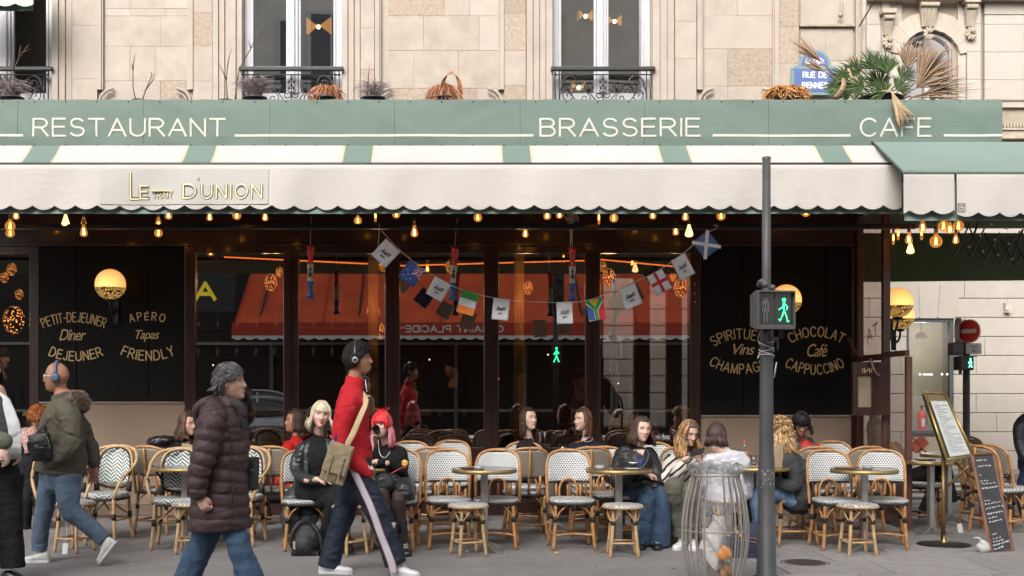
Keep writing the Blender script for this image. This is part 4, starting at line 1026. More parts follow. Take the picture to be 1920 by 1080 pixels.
# =================================================================== THINGS
# ---- filament bulbs under the awning
WARM = emit_mat('filament_glow',(1,.48,.12),14);WARMB = emit_mat('bright_filament',(1,.60,.22),18)
SOCK = M('brass_socket',(.35,.2,.08),.4,.7)
FROST = M('frosted_lit_bulb',(1,.75,.42),.4,emit=1.5,ecol=(1,.58,.22))
def make_bulb(kind):
    t = thing('light_bulb','x','light bulb',(0,0,-9))
    b = MB()
    if kind == 'globe': prof = [(.0,-.058),(.028,-.05),(.05,-.028),(.056,0),(.05,.028),(.03,.05),(.017,.065),(.016,.08)]
    elif kind == 'drop': prof = [(.0,-.055),(.028,-.05),(.042,-.03),(.043,-.01),(.032,.03),(.02,.065),(.016,.09)]
    elif kind == 'tube': prof = [(.0,-.09),(.012,-.085),(.016,-.07),(.017,.05),(.014,.065)]
    else: prof = [(.0,-.055),(.03,-.05),(.048,-.035),(.046,-.01),(.02,.07),(.014,.10)]
    b.lathe((0,0,0),prof,18,cap=False);b.build('glass',FROST if kind == 'frost' else AMBER,t,True)
    b = MB();zt_ = prof[-1][1]
    for k in range(5):
        a = k / 5 * 6.28;q = .012 if kind != 'tube' else .006
        b.tube([(q * math.cos(a),q * math.sin(a),-.03),(q * .6 * math.cos(a + .5),q * .6 * math.sin(a + .5),.035)],.0035,4)
    b.ell((0,0,0),(.011,.011,.022),seg=8,rings=6)
    b.build('filament',WARM if kind != 'drop' else WARMB,t,True)
    b = MB();b.lathe((0,0,zt_ - .005),[(.018,0),(.019,.01),(.019,.045),(.012,.06)],12);b.build('socket',SOCK if kind != 'frost' else BLACKPL,t,True)
    b = MB();b.tube([(0,0,zt_ + .05),(.008,0,zt_ + .2),(0,.0,zt_ + .45)],.005,5,n=4);b.build('cord',BLACKPL,t,True)
    return t
protos = {}
bulbs = [(19,424,'globe'),(30,404,'drop'),(123,417,'frost'),(157,420,'cone'),(157,435,'drop'),(19,437,'globe'),(297,422,'cone'),(297,437,'globe'),(316,403,'drop'),(393,407,'drop'),(444,404,'globe'),(497,407,'drop'),
         (671,414,'globe'),(704,404,'tube'),(743,402,'globe'),(896,408,'globe'),(985,438,'drop'),(1026,403,'drop'),(1049,402,'drop'),(1123,408,'tube'),(1151,409,'globe'),(1224,403,'drop'),(1292,436,'frost'),(1285,406,'drop'),(1352,405,'globe'),(1511,398,'globe'),
         (1675,446,'tube'),(1684,438,'tube'),(1704,449,'drop'),(1707,468,'frost'),(1730,427,'drop'),(1728,436,'tube'),(1769,424,'globe'),(1781,430,'drop'),(1755,453,'globe'),(1797,424,'globe'),(1792,450,'drop'),(777,436,'drop'),(1267,434,'drop')]
bulbs.sort()
kl = {'globe': 'round amber globe bulb','drop': 'small pear shaped filament bulb','tube': 'thin tubular filament bulb','frost': 'bright frosted bulb','cone': 'cone shaped filament bulb'}
cnt = {};tot = {k: sum(1 for b_ in bulbs if b_[2] == k) for k in kl}
for i,(px,py,k) in enumerate(bulbs):
    D = (12.1 + (i * 37 % 5) * .3) if px < 1650 else 12.0 + (i % 3) * .25
    cnt[k] = cnt.get(k,0) + 1
    lb = '%s hanging under the awning, %s of its kind from the left' % (kl[k],ORD[cnt[k] - 1]);loc = P(px,py,D)
    g = 'filament bulbs hanging under the awnings'
    if k not in protos: t = make_bulb(k);protos[k] = t;t.location = loc;t['label'] = lb;t['group'] = g
    else: t = dup(protos[k],loc,random.random() * 6,lb,g)
    s_ = random.uniform(.74,.90) * (1.25 if px > 1740 and k == 'globe' else 1);t.scale = (s_,) * 3

# ---- globe wall lamps
def globe_mat():
    m,nt,bs = new_mat('lit_opal_globe')
    tc = nt.nodes.new('ShaderNodeTexCoord');sp = N(nt,'ShaderNodeSeparateXYZ');nt.links.new(tc.outputs['Object'],sp.inputs[0])
    bs.inputs['Base Color'].default_value = (.8,.55,.3,1);bs.inputs['Roughness'].default_value = .25
    d = N(nt,'ShaderNodeVectorMath',operation='DISTANCE');nt.links.new(tc.outputs['Object'],d.inputs[0]);d.inputs[1].default_value = (0,-.13,-.05)
    mr = N(nt,'ShaderNodeMapRange');mr.inputs[1].default_value = .02;mr.inputs[2].default_value = .24;mr.inputs[3].default_value = 1.25;mr.inputs[4].default_value = .42;nt.links.new(d.outputs['Value'],mr.inputs[0])
    nt.links.new(mr.outputs[0],bs.inputs['Emission Strength']);bs.inputs['Emission Color'].default_value = (1,.46,.13,1)
    return m
GLB = globe_mat()
def pierced():
    m,nt,bs = new_mat('pierced_brass_cup');tc = nt.nodes.new('ShaderNodeTexCoord')
    vo = N(nt,'ShaderNodeTexVoronoi',i_Scale=75.0);nt.links.new(tc.outputs['Object'],vo.inputs['Vector']);f = math_(nt,'LESS_THAN',vo.outputs['Distance'],.36)
    bs.inputs['Base Color'].default_value = (.18,.12,.05,1);bs.inputs['Metallic'].default_value = .8;bs.inputs['Roughness'].default_value = .4
    bs.inputs['Emission Color'].default_value = (1,.55,.15,1);nt.links.new(math_(nt,'MULTIPLY',f,.8),bs.inputs['Emission Strength']);return m
CUP = pierced()
def sconce(px,py,D,label,first=None,rz=0):
    loc = P(px,py,D)
    if first: return dup(first,loc,rz,label,'globe wall lamps')
    t = thing('wall_lamp',label,'wall lamp',loc,rz,'globe wall lamps')
    b = MB();b.ell((0,0,0),.172,seg=32,rings=20);b.build('globe',GLB,t,True)
    b = MB();prof = [(.176 * math.cos(a),.176 * math.sin(a)) for a in np.linspace(-.22,-1.4,9)];b.lathe((0,0,0),prof,32,cap=False);b.build('pierced_cup',CUP,t,True)
    b = MB();b.lathe((0,0,-.20),[(.03,0),(.05,.01),(.06,.03)],16);b.tube([(0,0,-.19),(0,.02,-.27),(0,.12,-.33),(0,.24,-.25)],.014,8,n=4);b.lathe((0,0,0),[(.0,0),(0,0)],6,cap=False)
    b.box((0,.235,-.30),(.06,.02,.26));b.build('bracket',IRON,t)
    return t
sc0 = sconce(207,533,13.72,'glowing globe wall lamp on the left black panel above the gold lettering')
sconce(1474,562,13.72,'glowing globe wall lamp on the right black panel half hidden by the pedestrian signal',sc0)
sconce(1683,567,13.9,'glowing globe wall lamp seen beside the glazed screen against the bank wall',sc0)
sconce(1688,592,15.3,'lower globe wall lamp partly hidden behind the other one beside the screen',sc0)

# ---- flag bunting
DF = 12.3
bu = thing('flag_bunting','string of small paper flags sagging across the cafe panes','bunting',P(1024,500,DF));OF = tuple(P(1024,500,DF))
nodes = [(712,428),(746,466),(795,505),(843,534),(897,552),(956,563),(1030,567),(1086,566),(1136,552),(1190,529),(1240,504),(1285,472),(1325,436)]
pts = [P(a,c,DF) for a,c in nodes]
m_ = MB();m_.tube(pts,.0035,5,n=5);m_.tube([P(711,420,DF),P(711,436,DF),P(708,466,DF)],.0035,5);m_.tube([P(1325,436,DF),P(1340,430,DF),P(1346,424,DF),P(1338,422,DF)],.004,5,n=3)
STR = M('white_string',(.66,.62,.55),.8);m_.build('cord',STR,bu,True,OF)
FW = M('white_flag_paper',(.78,.80,.84),.75);FB = M('royal_blue_print',(.06,.12,.42),.7);FR = M('red_print',(.62,.03,.04),.7);FG = M('green_print',(.05,.32,.07),.7)
FO = M('orange_print',(.85,.25,.04),.7);FY = M('yellow_print',(.75,.55,.05),.7);FK = M('black_print',(.02,.02,.02),.7);FSB = M('slate_blue_print',(.09,.16,.36),.7)
def flag(px,py,wpx,hpx,rot,kind,label):
    """origin: middle of the top edge; rot in degrees clockwise on the photograph"""
    c = P(px,py,DF - .012);k = DF / F;w_,h_ = wpx * k,hpx * k;R = Matrix.Rotation(math.radians(rot),3,'Y')
    rr = random.Random(px);cu = rr.uniform(.006,.014);ph = rr.random() * 3
    def pt(u,v,off=0): # u -.5...5, v 0..1 downwards
        y = cu * math.sin(3 * u + 2.2 * v + ph) * v - off
        q = R @ Vector((u * w_,y,-v * h_));return q + c
    base = {'brand': FW,'ireland': FW,'nz': FB,'sa': FW,'eng': FW,'scot': FSB}[kind]
    m_ = MB();m_.grid(lambda a,b_: pt(a - .5,b_),8,8);fo = m_.build('flag',base,bu,True,OF);fo['label'] = label
    sdm = fo.modifiers.new('s','SOLIDIFY');sdm.thickness = .0012
    def patch(quads,mat,off=.003,nm='print'):
        m_ = MB()
        for (a,b_,c_,d) in quads: 
            def g(u,v): return pt(*( (1 - v) * ((1 - u) * a[i] + u * b_[i]) + v * ((1 - u) * d[i] + u * c_[i]) for i in (0,1)),off)
            m_.grid(g,4,4)
        m_.build(nm,mat,fo,True,OF if False else None) if False else setp(m_,nm,mat,fo)
    def setp(m_,nm,mat,fo):
        o = addmesh(nm,m_.v,m_.f,mat,fo,True,m_.m,OF);return o
    def rect(x0,x1,v0,v1): return ((x0,v0),(x1,v0),(x1,v1),(x0,v1))
    def band(p,q,t):
        dx,dy = q[0] - p[0],q[1] - p[1];L = math.hypot(dx,dy);nx_,ny_ = -dy / L * t / 2,dx / L * t / 2
        return ((p[0] + nx_,p[1] + ny_),(q[0] + nx_,q[1] + ny_),(q[0] - nx_,q[1] - ny_),(p[0] - nx_,p[1] - ny_))
    if kind == 'ireland': patch([rect(-.5,.5,0,.335)],FG);patch([rect(-.5,.5,.67,1)],FO)
    if kind == 'eng': patch([rect(-.09,.09,0,1),rect(-.5,.5,.41,.57)],FR)
    if kind == 'scot': patch([band((-.5,0),(.5,1),.17),band((.5,0),(-.5,1),.17)],FW)
    if kind == 'sa':
        patch([((-.5,.9),(-.5,.2),(-.12,.52),(-.12,1.0))],FB);patch([((.14,.55),(.5,.2),(.5,1),(.12,1))],FR)
        patch([band((-.44,.02),(0,.5),.17),band((.44,.02),(0,.5),.17),rect(-.09,.09,.45,1)],FG,.005);patch([((-.3,0),(.3,0),(.02,.34),(-.02,.34))],FY,.004)
    if kind == 'nz':
        patch([band((.02,0),(.5,.5),.07),band((.5,0),(.02,.5),.07),rect(.22,.32,0,.5),rect(.0,.5,.2,.3)],FW);patch([rect(.245,.295,0,.5),rect(.0,.5,.225,.275),band((.05,.03),(.47,.47),.025)],FR,.005)
        for (u,v) in ((-.28,.45),(-.12,.62),(-.3,.78),(-.05,.85),(.12,.72)): patch([rect(u - .03,u + .03,v - .03,v + .03)],FW,.004)
    if kind == 'brand':
        for (s_,v_,hh,ww,sh_) in (('Asahi',.46,.22,.62,.5),('BEER',.70,.09,.26,0)):
            me,v = text_data(s_,1,0.0005,1,sh_,offset=.02);mn,mx = v.min(0),v.max(0)
            uu = (v[:,0] - (mn[0] + mx[0]) / 2) / (mx[0] - mn[0]) * ww;vv = v_ - (v[:,1] - (mn[1] + mx[1]) / 2) / (mx[1] - mn[1]) * hh
            vv = vv - uu * .08
            out = np.array([pt(a,b_,.004) - Vector(OF) for a,b_ in zip(uu,vv)])
            me.vertices.foreach_set('co',out.reshape(-1));me.materials.clear();me.materials.append(FK);me.update();o = bpy.data.objects.new('lettering',me);COL.objects.link(o);setpar(o,fo)
flag(737,460,37,41,43,'brand','white brewery flag hanging highest at the left end of the string')
flag(783,498,36,38,37,'nz','blue flag with a small union cross and white stars')
flag(831,526,34,37,29,'brand','white brewery flag between the blue flag and the green white orange flag')
flag(883,548,33,42,17,'ireland','green, white and orange striped flag')
flag(941,560,31,40,6,'brand','white brewery flag beside the green white orange flag, just left of the lowest point')
flag(1058,566,30,41,-2,'brand','white brewery flag at the lowest point of the string, left of the Y striped flag')
flag(1113,561,32,40,-11,'sa','flag with a green Y between blue and red fields')
flag(1175,537,33,40,-21,'brand','white brewery flag between the Y striped flag and the red cross flag')
flag(1227,512,32,40,-28,'eng','white flag with a red upright cross')
flag(1271,482,30,42,-27,'brand','white brewery flag between the red cross flag and the blue diagonal cross flag')
flag(1312,443,37,40,-38,'scot','blue flag with a white diagonal cross at the right end')

# ---- inflatable tricolour sticks
def stick(px,y0,y1,lean,label,first=None):
    loc = P(px,y0,DF + .3);L = (y1 - y0) / F * (DF + .3)
    if first: return dup(first,loc,0,label,'inflatable tricolour sticks')
    t = thing('inflatable_stick',label,'inflatable stick',loc,0,'inflatable tricolour sticks')
    RB = M('glossy_red_foil',(.62,.02,.015),.25,coat=.5,folds=.4);WB = M('cream_foil',(.55,.50,.42),.3,coat=.4,folds=.4);BB = M('glossy_blue_foil',(.015,.085,.32),.25,coat=.5,folds=.4)
    for nm,a,c,m in (('red_section',0,.35,RB),('white_section',.352,.68,WB),('blue_section',.682,1,BB)):
        n = 8;pts = [(0,0,-L * (a + (c - a) * k / n)) for k in range(n + 1)];rd = []
        for k in range(n + 1):
            u = a + (c - a) * k / n;r_ = .031 + .004 * math.sin(u * 20)
            if u < .05: rd.append((.045 - u * .1,.008 + u * .4))
            elif u > .96: rd.append((.042,.010 + (1 - u) * .4))
            else: rd.append((r_,r_ * .8))
        b = MB();b.tube(pts,rd,14,side=(1,0,0));b.build(nm,m,t,True)
    b = MB();b.ell((0,-.028,-L * .46),(.016,.004,.02),seg=8,rings=5);b.ell((0,-.028,-L * .55),(.02,.004,.028),seg=10,rings=5);b.box((.004,-.028,-L * .40),(.008,.004,.03),Matrix.Rotation(.5,3,'Y'))
    b.build('printed_badge',M('badge_green_black',(.05,.06,.03),.5),t)
    b = MB();b.tube([(0,0,0),(0,0,.12),(.01,0,.30)],.003,5);b.build('string',STR,t)
    return t
k0 = stick(582,460,560,0,'red white and blue inflatable stick hanging left of the flag string')
stick(853,463,564,2,'red white and blue inflatable stick hanging between the white and the green orange flags',k0).rotation_euler = (0,math.radians(3),0)
stick(1073,464,565,0,'red white and blue inflatable stick hanging from the knotted white string',k0)
m_ = MB()
for dx in (-6,0,5): m_.tube([P(1070 + dx,398,DF + .3),P(1069 + dx * .6,420,DF + .3),P(1071 + dx * .3,440,DF + .28),P(1069,462,DF + .3)],.004,5,n=3)
for k in range(8): m_.tube([P(1056 + k * 4,402 + (k % 3) * 5,DF + .3),P(1062 + k * 3,410 + (k % 2) * 5,DF + .28),P(1068 + k * 2,399,DF + .3)],.005,5,n=3)
tag(m_.build('knotted_string',STR,None,True,tuple(P(1070,400,DF + .3))),'knotted white string above the right inflatable stick','string')

# ---- terrace furniture
def chair_a(label,rear=False,mat=None):
    """low arched bistro chair, faces -y; honeycomb weave"""
    t = thing('bistro_chair',label,'chair',(0,0,0))
    # seat
    b = MB();pr = []
    def seat_o(k,z,g=0):
        a = k / 20 * 2 * math.pi;c,s_ = math.cos(a),math.sin(a);n = .6
        return ((.215 - g) * math.copysign(abs(c) ** n,c) * (1.0 if s_ < 0 else .93),(.205 - g) * math.copysign(abs(s_) ** n,s_) - .02,z)
    rings = [(.425,.012),(.432,0),(.452,0),(.462,.012),(.460,.06)]
    vs = [seat_o(k,z,g) for z,g in rings for k in range(20)];fs = []
    for i in range(len(rings) - 1):
        for k in range(20): fs.append((i * 20 + k,i * 20 + (k + 1) % 20,(i + 1) * 20 + (k + 1) % 20,(i + 1) * 20 + k))
    fs.append(tuple(range(20))[::-1]);fs.append(tuple((len(rings) - 1) * 20 + k for k in range(20)));b._add(vs,fs);b.build('seat',HONEYS,t,True)
    b = MB();b.tube([seat_o(k,.418,.004) for k in range(20)],.012,6,closed=True);b.build('seat_frame',BIND,t,True)
    # woven back, gently curved, rounded shoulders
    def bk_(u,v,off=0):
        z = .60 + .265 * v;hw = .192 * (1 - max(0,(v - .55) / .45) ** 2.6 * .42) ;x = (u * 2 - 1) * hw
        y = .195 + .055 * (z - .6) / .265 - .05 * (x / .19) ** 2 * 1.0
        return (x,y + off,z)
    b = MB();b.grid(lambda u,v: bk_(u,v),14,12);wv = b.build('backrest',HONEY,t,True);sd_ = wv.modifiers.new('s','SOLIDIFY');sd_.thickness = .012
    if rear: wv.data.materials[0] = HONEYSH
    # outer cane frame: one bent cane from left seat corner over the top
    L = []
    for (x,z) in ((-.200,.40),(-.205,.5),(-.208,.62),(-.203,.76),(-.17,.845),(-.09,.882),(0,.888),(.09,.882),(.17,.845),(.203,.76),(.208,.62),(.205,.5),(.200,.40)):
        L.append((x,.17 + max(0,z - .42) * .17 - .05 * (x / .19) ** 2 + .01,z))
    b = MB();b.tube(L,.0145,8,n=4);b.build('back_frame',RATTAN if not rear else RATTAN,t,True)
    b = MB();b.tube([(-.19,.15,.597),(0,.205,.597),(.19,.15,.597)],.009,6,n=4);b.build('lower_binding',BIND,t,True)
    b = MB();b.tube([(x * 1.0,.19 + .0,z) for (x,z) in ((-.082,.44),(-.084,.53),(-.055,.60),(0,.622),(.055,.60),(.084,.53),(.082,.44))],.011,7,n=4);b.build('inner_arch',RATTAN,t,True)
    for sx in (-.115,.115): b = MB();b.tube([(sx,.185,.43),(sx,.20,.62)],.014,7);b.build('back_post',RATTAN,t,True)
    b = MB();b.tube([(0,.245,.60),(0,.268,.70),(0,.285,.875)],.013,7,n=3);b.tube([(0,.20,.42),(0,.238,.62)],.013,7);b.build('rear_slat',RATTAN,t,True)
    for (x,y) in ((-.165,-.17),(.165,-.17),(-.165,.14),(.165,.14)):
        b = MB();sx = 1 if x > 0 else -1;sy = 1 if y > 0 else -1
        b.tube([(x,y,.42),(x + sx * .006,y + sy * .006,.22),(x + sx * .028,y + sy * .03,0)],.0165,8,n=4);lg = b.build('leg',RATTAN,t,True)
        b = MB();b.tube([(x + sx * .004,y + sy * .004,.255),(x + sx * .006,y + sy * .006,.305)],.0205,8);b.build('binding',BIND,lg,True)
    b = MB();z = .135
    b.tube([(-.178,-.185,z),(0,-.15,z + .012),(.178,-.185,z)],.011,6,n=3);b.tube([(-.178,.155,z),(.178,.155,z)],.011,6)
    for sx in (-1,1): b.tube([(sx * .178,-.185,z),(sx * .178,.155,z)],.011,6)
    b.build('stretcher',RATTAN,t,True)
    b = MB()
    for sx in (-1,1):
        b.tube([(sx * .168,-.175,.26),(sx * .13,-.19,.35),(sx * .05,-.19,.415)],.008,6,n=3);b.tube([(sx * .17,.145,.26),(sx * .13,.165,.35),(sx * .05,.165,.415)],.008,6,n=3)
        b.tube([(sx * .172,-.17,.26),(sx * .185,-.1,.36),(sx * .18,-.03,.415)],.008,6,n=3)
    b.build('brace',RATTAN,t,True)
    return t
def chair_b(label):
    """wider armchair: outer loop of pale cane, chevron panel in a black bound frame"""
    t = thing('bistro_armchair',label,'chair',(0,0,0))
    b = MB();n = 20
    def so(k,z,g=0):
        a = k / n * 2 * math.pi;c,s_ = math.cos(a),math.sin(a)
        return ((.225 - g) * math.copysign(abs(c) ** .65,c),(.215 - g) * math.copysign(abs(s_) ** .65,s_) - .02,z)
    rings = [(.415,.012),(.42,0),(.455,0),(.466,.014),(.464,.07)]
    vs = [so(k,z,g) for z,g in rings for k in range(n)];fs = []
    for i in range(len(rings) - 1):
        for k in range(n): fs.append((i * n + k,i * n + (k + 1) % n,(i + 1) * n + (k + 1) % n,(i + 1) * n + k))
    fs.append(tuple(range(n))[::-1]);fs.append(tuple((len(rings) - 1) * n + k for k in range(n)));b._add(vs,fs);b.build('seat',CHEVS,t,True)
    b = MB();b.tube([so(k,.408,.004) for k in range(n)],.012,6,closed=True);b.build('seat_frame',BIND,t,True)
    def inner(k):  # parameter 0..1 round the arch
        tab = ((-.165,.53),(-.172,.62),(-.168,.74),(-.135,.82),(-.07,.862),(0,.873),(.07,.862),(.135,.82),(.168,.74),(.172,.62),(.165,.53));return tab
    A = inner(0)
    def hwz(z):
        zz = [.53,.62,.74,.82,.862,.874];ww = [.155,.162,.158,.125,.06,.005];return float(np.interp(z,zz,ww))
    b = MB();b.grid(lambda u,v: ((u * 2 - 1) * hwz(.535 + .333 * v),.20 + .07 * v - .035 * ((u * 2 - 1)) ** 2,.535 + .333 * v),12,14);o = b.build('backrest',CHEV,t,True);o.modifiers.new('s','SOLIDIFY').thickness = .012
    yb = lambda x,z: .20 + .07 * (z - .535) / .333 - .035 * (x / .16) ** 2
    b = MB();b.tube([(x,yb(x,z) + .002,z) for x,z in A] ,.012,7,n=3);b.tube([(-.165,.17,.53),(-.08,.195,.50),(0,.20,.492),(.08,.195,.50),(.165,.17,.53)],.014,7,n=3)
    for sx in (-1,1): b.tube([(sx * .17,.165,.46),(sx * .175,.165,.56)],.028,8)
    b.build('bound_frame',BIND,t,True)
    b = MB();b.tube([(x * 1.10,yb(x,z) + .002,z + .022 * (z > .8)) for x,z in A],.011,7,n=3);b.build('inner_cane',RATTANL,t,True)
    b = MB();loop = [(-.205,-.20,.42),(-.245,-.19,.55),(-.268,-.10,.64),(-.27,.05,.70),(-.262,.15,.78),(-.20,.235,.862),(-.09,.275,.895),(0,.28,.90)]
    loop = loop + [(-x,y,z) for x,y,z in loop[-2::-1]]
    b.tube(loop,.0155,8,n=3);b.build('arm_loop',RATTANL,t,True)
    b = MB()
    for sx in (-1,1): b.tube([(sx * .255,-.14,.60),(sx * .263,-.11,.63)],.021,8);b.tube([(sx * .17,.16,.62),(sx * .264,.12,.75)],.012,6)
    b.build('binding',BIND,t,True)
    for (x,y) in ((-.19,-.18),(.19,-.18),(-.18,.15),(.18,.15)):
        sx = 1 if x > 0 else -1;sy = 1 if y > 0 else -1
        b = MB();b.tube([(x,y,.42),(x + sx * .006,y + sy * .006,.22),(x + sx * .03,y + sy * .035,0)],.0165,8,n=4);lg = b.build('leg',RATTANL,t,True)
        b = MB();b.tube([(x + sx * .004,y + sy * .004,.215),(x + sx * .006,y + sy * .006,.275)],.022,8);b.build('binding',BIND,lg,True)
    b = MB();z = .21
    for sx in (-1,1): b.tube([(sx * .195,-.185,z + .03),(sx * .1,-.1,z + .1),(0,-.05,.40)],.009,6,n=4);b.tube([(sx * .195,-.185,z),(sx * .19,.155,z)],.011,6);b.tube([(sx * .19,.155,z + .03),(sx * .1,.1,z + .1),(0,.1,.40)],.009,6,n=4)
    b.tube([(-.19,.155,z),(.19,.155,z)],.011,6);b.tube([(-.04,.19,.44),(-.07,.2,.52)],.01,6);b.tube([(.04,.19,.44),(.07,.2,.52)],.01,6)
    b.build('brace',RATTANL,t,True)
    return t
def stool(label):
    t = thing('bistro_stool',label,'stool',(0,0,0))
    b = MB();b.lathe((0,0,0),[(.0,.462),(.13,.461),(.165,.456),(.176,.447),(.178,.437)],28,cap=False);b.lathe((0,0,0),[(.16,.425),(.0,.425)],28,cap=False);b.build('seat',HONEYS,t,True)
    b = MB();b.tube([(.172 * math.cos(a),.172 * math.sin(a),.433) for a in np.linspace(0,2 * math.pi,24,endpoint=False)],.0125,7,closed=True);b.build('seat_rim',RATTANL,t,True)
    for k in range(4):
        a = math.radians(45 + 90 * k + 8);c,s_ = math.cos(a),math.sin(a)
        b = MB();b.tube([(.13 * c,.13 * s_,.43),(.145 * c,.145 * s_,.22),(.175 * c,.175 * s_,0)],.0155,8,n=4);lg = b.build('leg',RATTANL,t,True)
        b = MB();b.tube([(.138 * c,.138 * s_,.285),(.142 * c,.142 * s_,.32)],.020,8);b.build('binding',BIND,lg,True)
    b = MB()
    for k in range(4):
        a0,a1 = math.radians(53 + 90 * k),math.radians(143 + 90 * k);b.tube([(.16 * math.cos(a0),.16 * math.sin(a0),.125),(.16 * math.cos(a1),.16 * math.sin(a1),.125)],.010,6)
    b.build('stretcher',RATTANL,t,True)
    b = MB()
    for k in range(4):
        a = math.radians(53 + 90 * k)
        for d in (-1,1): a2 = a + d * .72;b.tube([(.142 * math.cos(a),.142 * math.sin(a),.29),(.145 * math.cos(a + d * .35),.145 * math.sin(a + d * .35),.36),(.13 * math.cos(a2),.13 * math.sin(a2),.42)],.0075,5,n=3)
    b.build('brace',RATTANL,t,True)
    return t
def table(label,top=TTOP,r=.295):
    t = thing('bistro_table',label,'table',(0,0,0))
    b = MB();b.lathe((0,0,0),[(r - .012,.715),(r - .010,.742),(.0,.742)],40,cap=False);b.lathe((0,0,0),[(0,.714),(r - .012,.714)],40,cap=False);b.build('top',top,t)
    b = MB();b.lathe((0,0,0),[(r - .012,.708),(r,.709),(r + .002,.725),(r,.744),(r - .012,.744)],40,cap=False);b.build('rim',BRASS,t,True)
    b = MB();b.box((0,0,.37),(.058,.058,.68));b.build('column',STEEL,t,bev=.008)
    b = MB();b.lathe((0,0,.69),[(.03,0),(.12,.02),(.12,.024)],16);b.build('top_plate',IRON,t)
    for k in range(4):
        a = math.radians(25 + 90 * k);c,s_ = math.cos(a),math.sin(a);n_ = Vector((-s_,c,0)) * .032;d = Vector((c,s_,0));m_ = MB()
        p0,p1 = d * .03,d * .235
        vs = [p0 - n_ + Vector((0,0,.085)),p0 + n_ + Vector((0,0,.085)),p1 + n_ * 1.3 + Vector((0,0,.018)),p1 - n_ * 1.3 + Vector((0,0,.018)),p0 - n_,p0 + n_,p1 + n_ * 1.3,p1 - n_ * 1.3]
        m_._add(vs,[(0,1,2,3),(7,6,5,4),(0,4,5,1),(1,5,6,2),(2,6,7,3),(3,7,4,0)]);m_.build('foot',STEEL,t,bev=.006)
    return t
def at(px,D,z=0): return (X(px,D),D,z)
GA,GB,GS,GT = 'honeycomb woven bistro chairs on the terrace','chevron woven armchairs on the left of the terrace','round woven stools','round brass rimmed bistro tables'
A = [ # px, D, facing degrees (0 to the camera, 180 away), label, rear
 (841,11.25,4,'white woven chair just left of the first brass rimmed table, facing the street',0),
 (931,11.25,-6,'white woven chair half hidden behind the table with the stool to its left',0),
 (1071,11.2,3,'white woven chair standing alone with an open arch between two front tables',0),
 (1144,11.75,8,'white woven chair mostly hidden behind the seated woman in the black jacket',0),
 (1193,11.55,-5,'white woven chair under the seated woman in the black jacket',0),
 (1286,11.6,4,'white woven chair under the woman looking at her phone',0),
 (1567,11.15,4,'left of the two white woven chairs behind the rightmost front table',0),
 (1656,11.2,-14,'right of the two white woven chairs behind the rightmost front table',0),
 (772,12.9,5,'white woven chair close behind the pink haired woman on her right',0),
 (845,13.1,-3,'white woven chair against the third pane, behind the front row',0),
 (1232,12.6,0,'white woven chair between the woman in the black jacket and the woman with the phone',0),
 (1572,12.9,0,'white woven chair in the back row against the right taupe wall',0),
 (572,11.15,10,'white woven chair under the blonde woman in the leather coat',0),
 (742,11.15,-6,'white woven chair under the pink haired woman',0),
 (984,12.7,0,'chair under the dark haired woman talking behind the front row',0),
 (1104,12.9,0,'chair under the woman turned to the left behind the front row',0),
 (520,12.3,172,'cane backed chair turned away beside the leather coat, its back to the street',1),
 (815,12.1,176,'cane backed chair turned away behind the first front chair, its back to the street',1),
 (985,12.0,186,'cane backed chair turned away behind the table, nearest to the talking women',1),
 (1105,12.15,178,'cane backed chair turned away with a stripy edge, right of the solitary front chair',1),
 (300,12.35,160,'cane backed chair at the taupe wall with a black jacket beside it',1),
 (1523,12.2,178,'cane backed chair turned away in front of the person in the red jacket',1),
 (1612,12.25,184,'cane backed chair turned away behind the rightmost front chairs',1),
 (1482,11.5,92,'white seated chair under the curly haired woman',0),
 (1722,12.9,60,'chair under the menu reader behind the glazed screen',1),
 (1845,12.9,100,'cane chair seen from the side just behind the chalkboard',1),
 (1868,12.3,112,'larger cane chair seen from the side right of the chalkboard',1),
 (1895,12.4,105,'cane chair at the right edge beside the person in the dark quilted coat',1),
 (1852,14.4,100,'farthest cane chair on the corner behind the chalkboard',1)]
ca = chair_a('x');cr = chair_a('x',True);used = [0,0]
for (px,D,rz,lb,rear) in A:
    src = cr if rear else ca
    if not used[rear]: o = src;used[rear] = 1
    else: o = dup(src,(0,0,0))
    o.location = at(px,D);o.rotation_euler = (0,0,math.radians(rz));o['label'] = lb;o['group'] = GA
cb = None
for (px,D,rz,lb) in ((196,11.75,-12,'chevron woven armchair right of the bald man, facing the street'),(334,11.25,6,'chevron woven armchair left of the long quilted coat'),(447,11.5,-10,'chevron woven armchair right of the long quilted coat, half hidden'),(118,11.5,14,'chevron woven armchair left of the bald man, behind his bag')):
    o = cb and dup(cb,(0,0,0)) or chair_b('x');cb = cb or o
    o.location = at(px,D);o.rotation_euler = (0,0,math.radians(rz));o['label'] = lb;o['group'] = GB
s0 = None
for (px,D,lb) in ((140,10.95,'round woven stool with a white tag under it, behind the bald man'),(360,10.85,'round woven stool beside the long quilted coat'),(652,10.75,'round woven stool behind the man in the red sweater'),(878,10.7,'round woven stool in front of the table with two white chairs'),(1168,10.65,'round woven stool in front of the seated woman in the black jacket'),(1608,10.7,'round woven stool in front of the rightmost table'),(1362,11.2,'round woven stool under the person in the white sweater')):
    o = s0 and dup(s0,(0,0,0)) or stool('x');s0 = s0 or o
    o.location = at(px,D);o.rotation_euler = (0,0,random.random() * 1.5 if px != 878 else .2);o['label'] = lb;o['group'] = GS
t0 = None;TB = {}
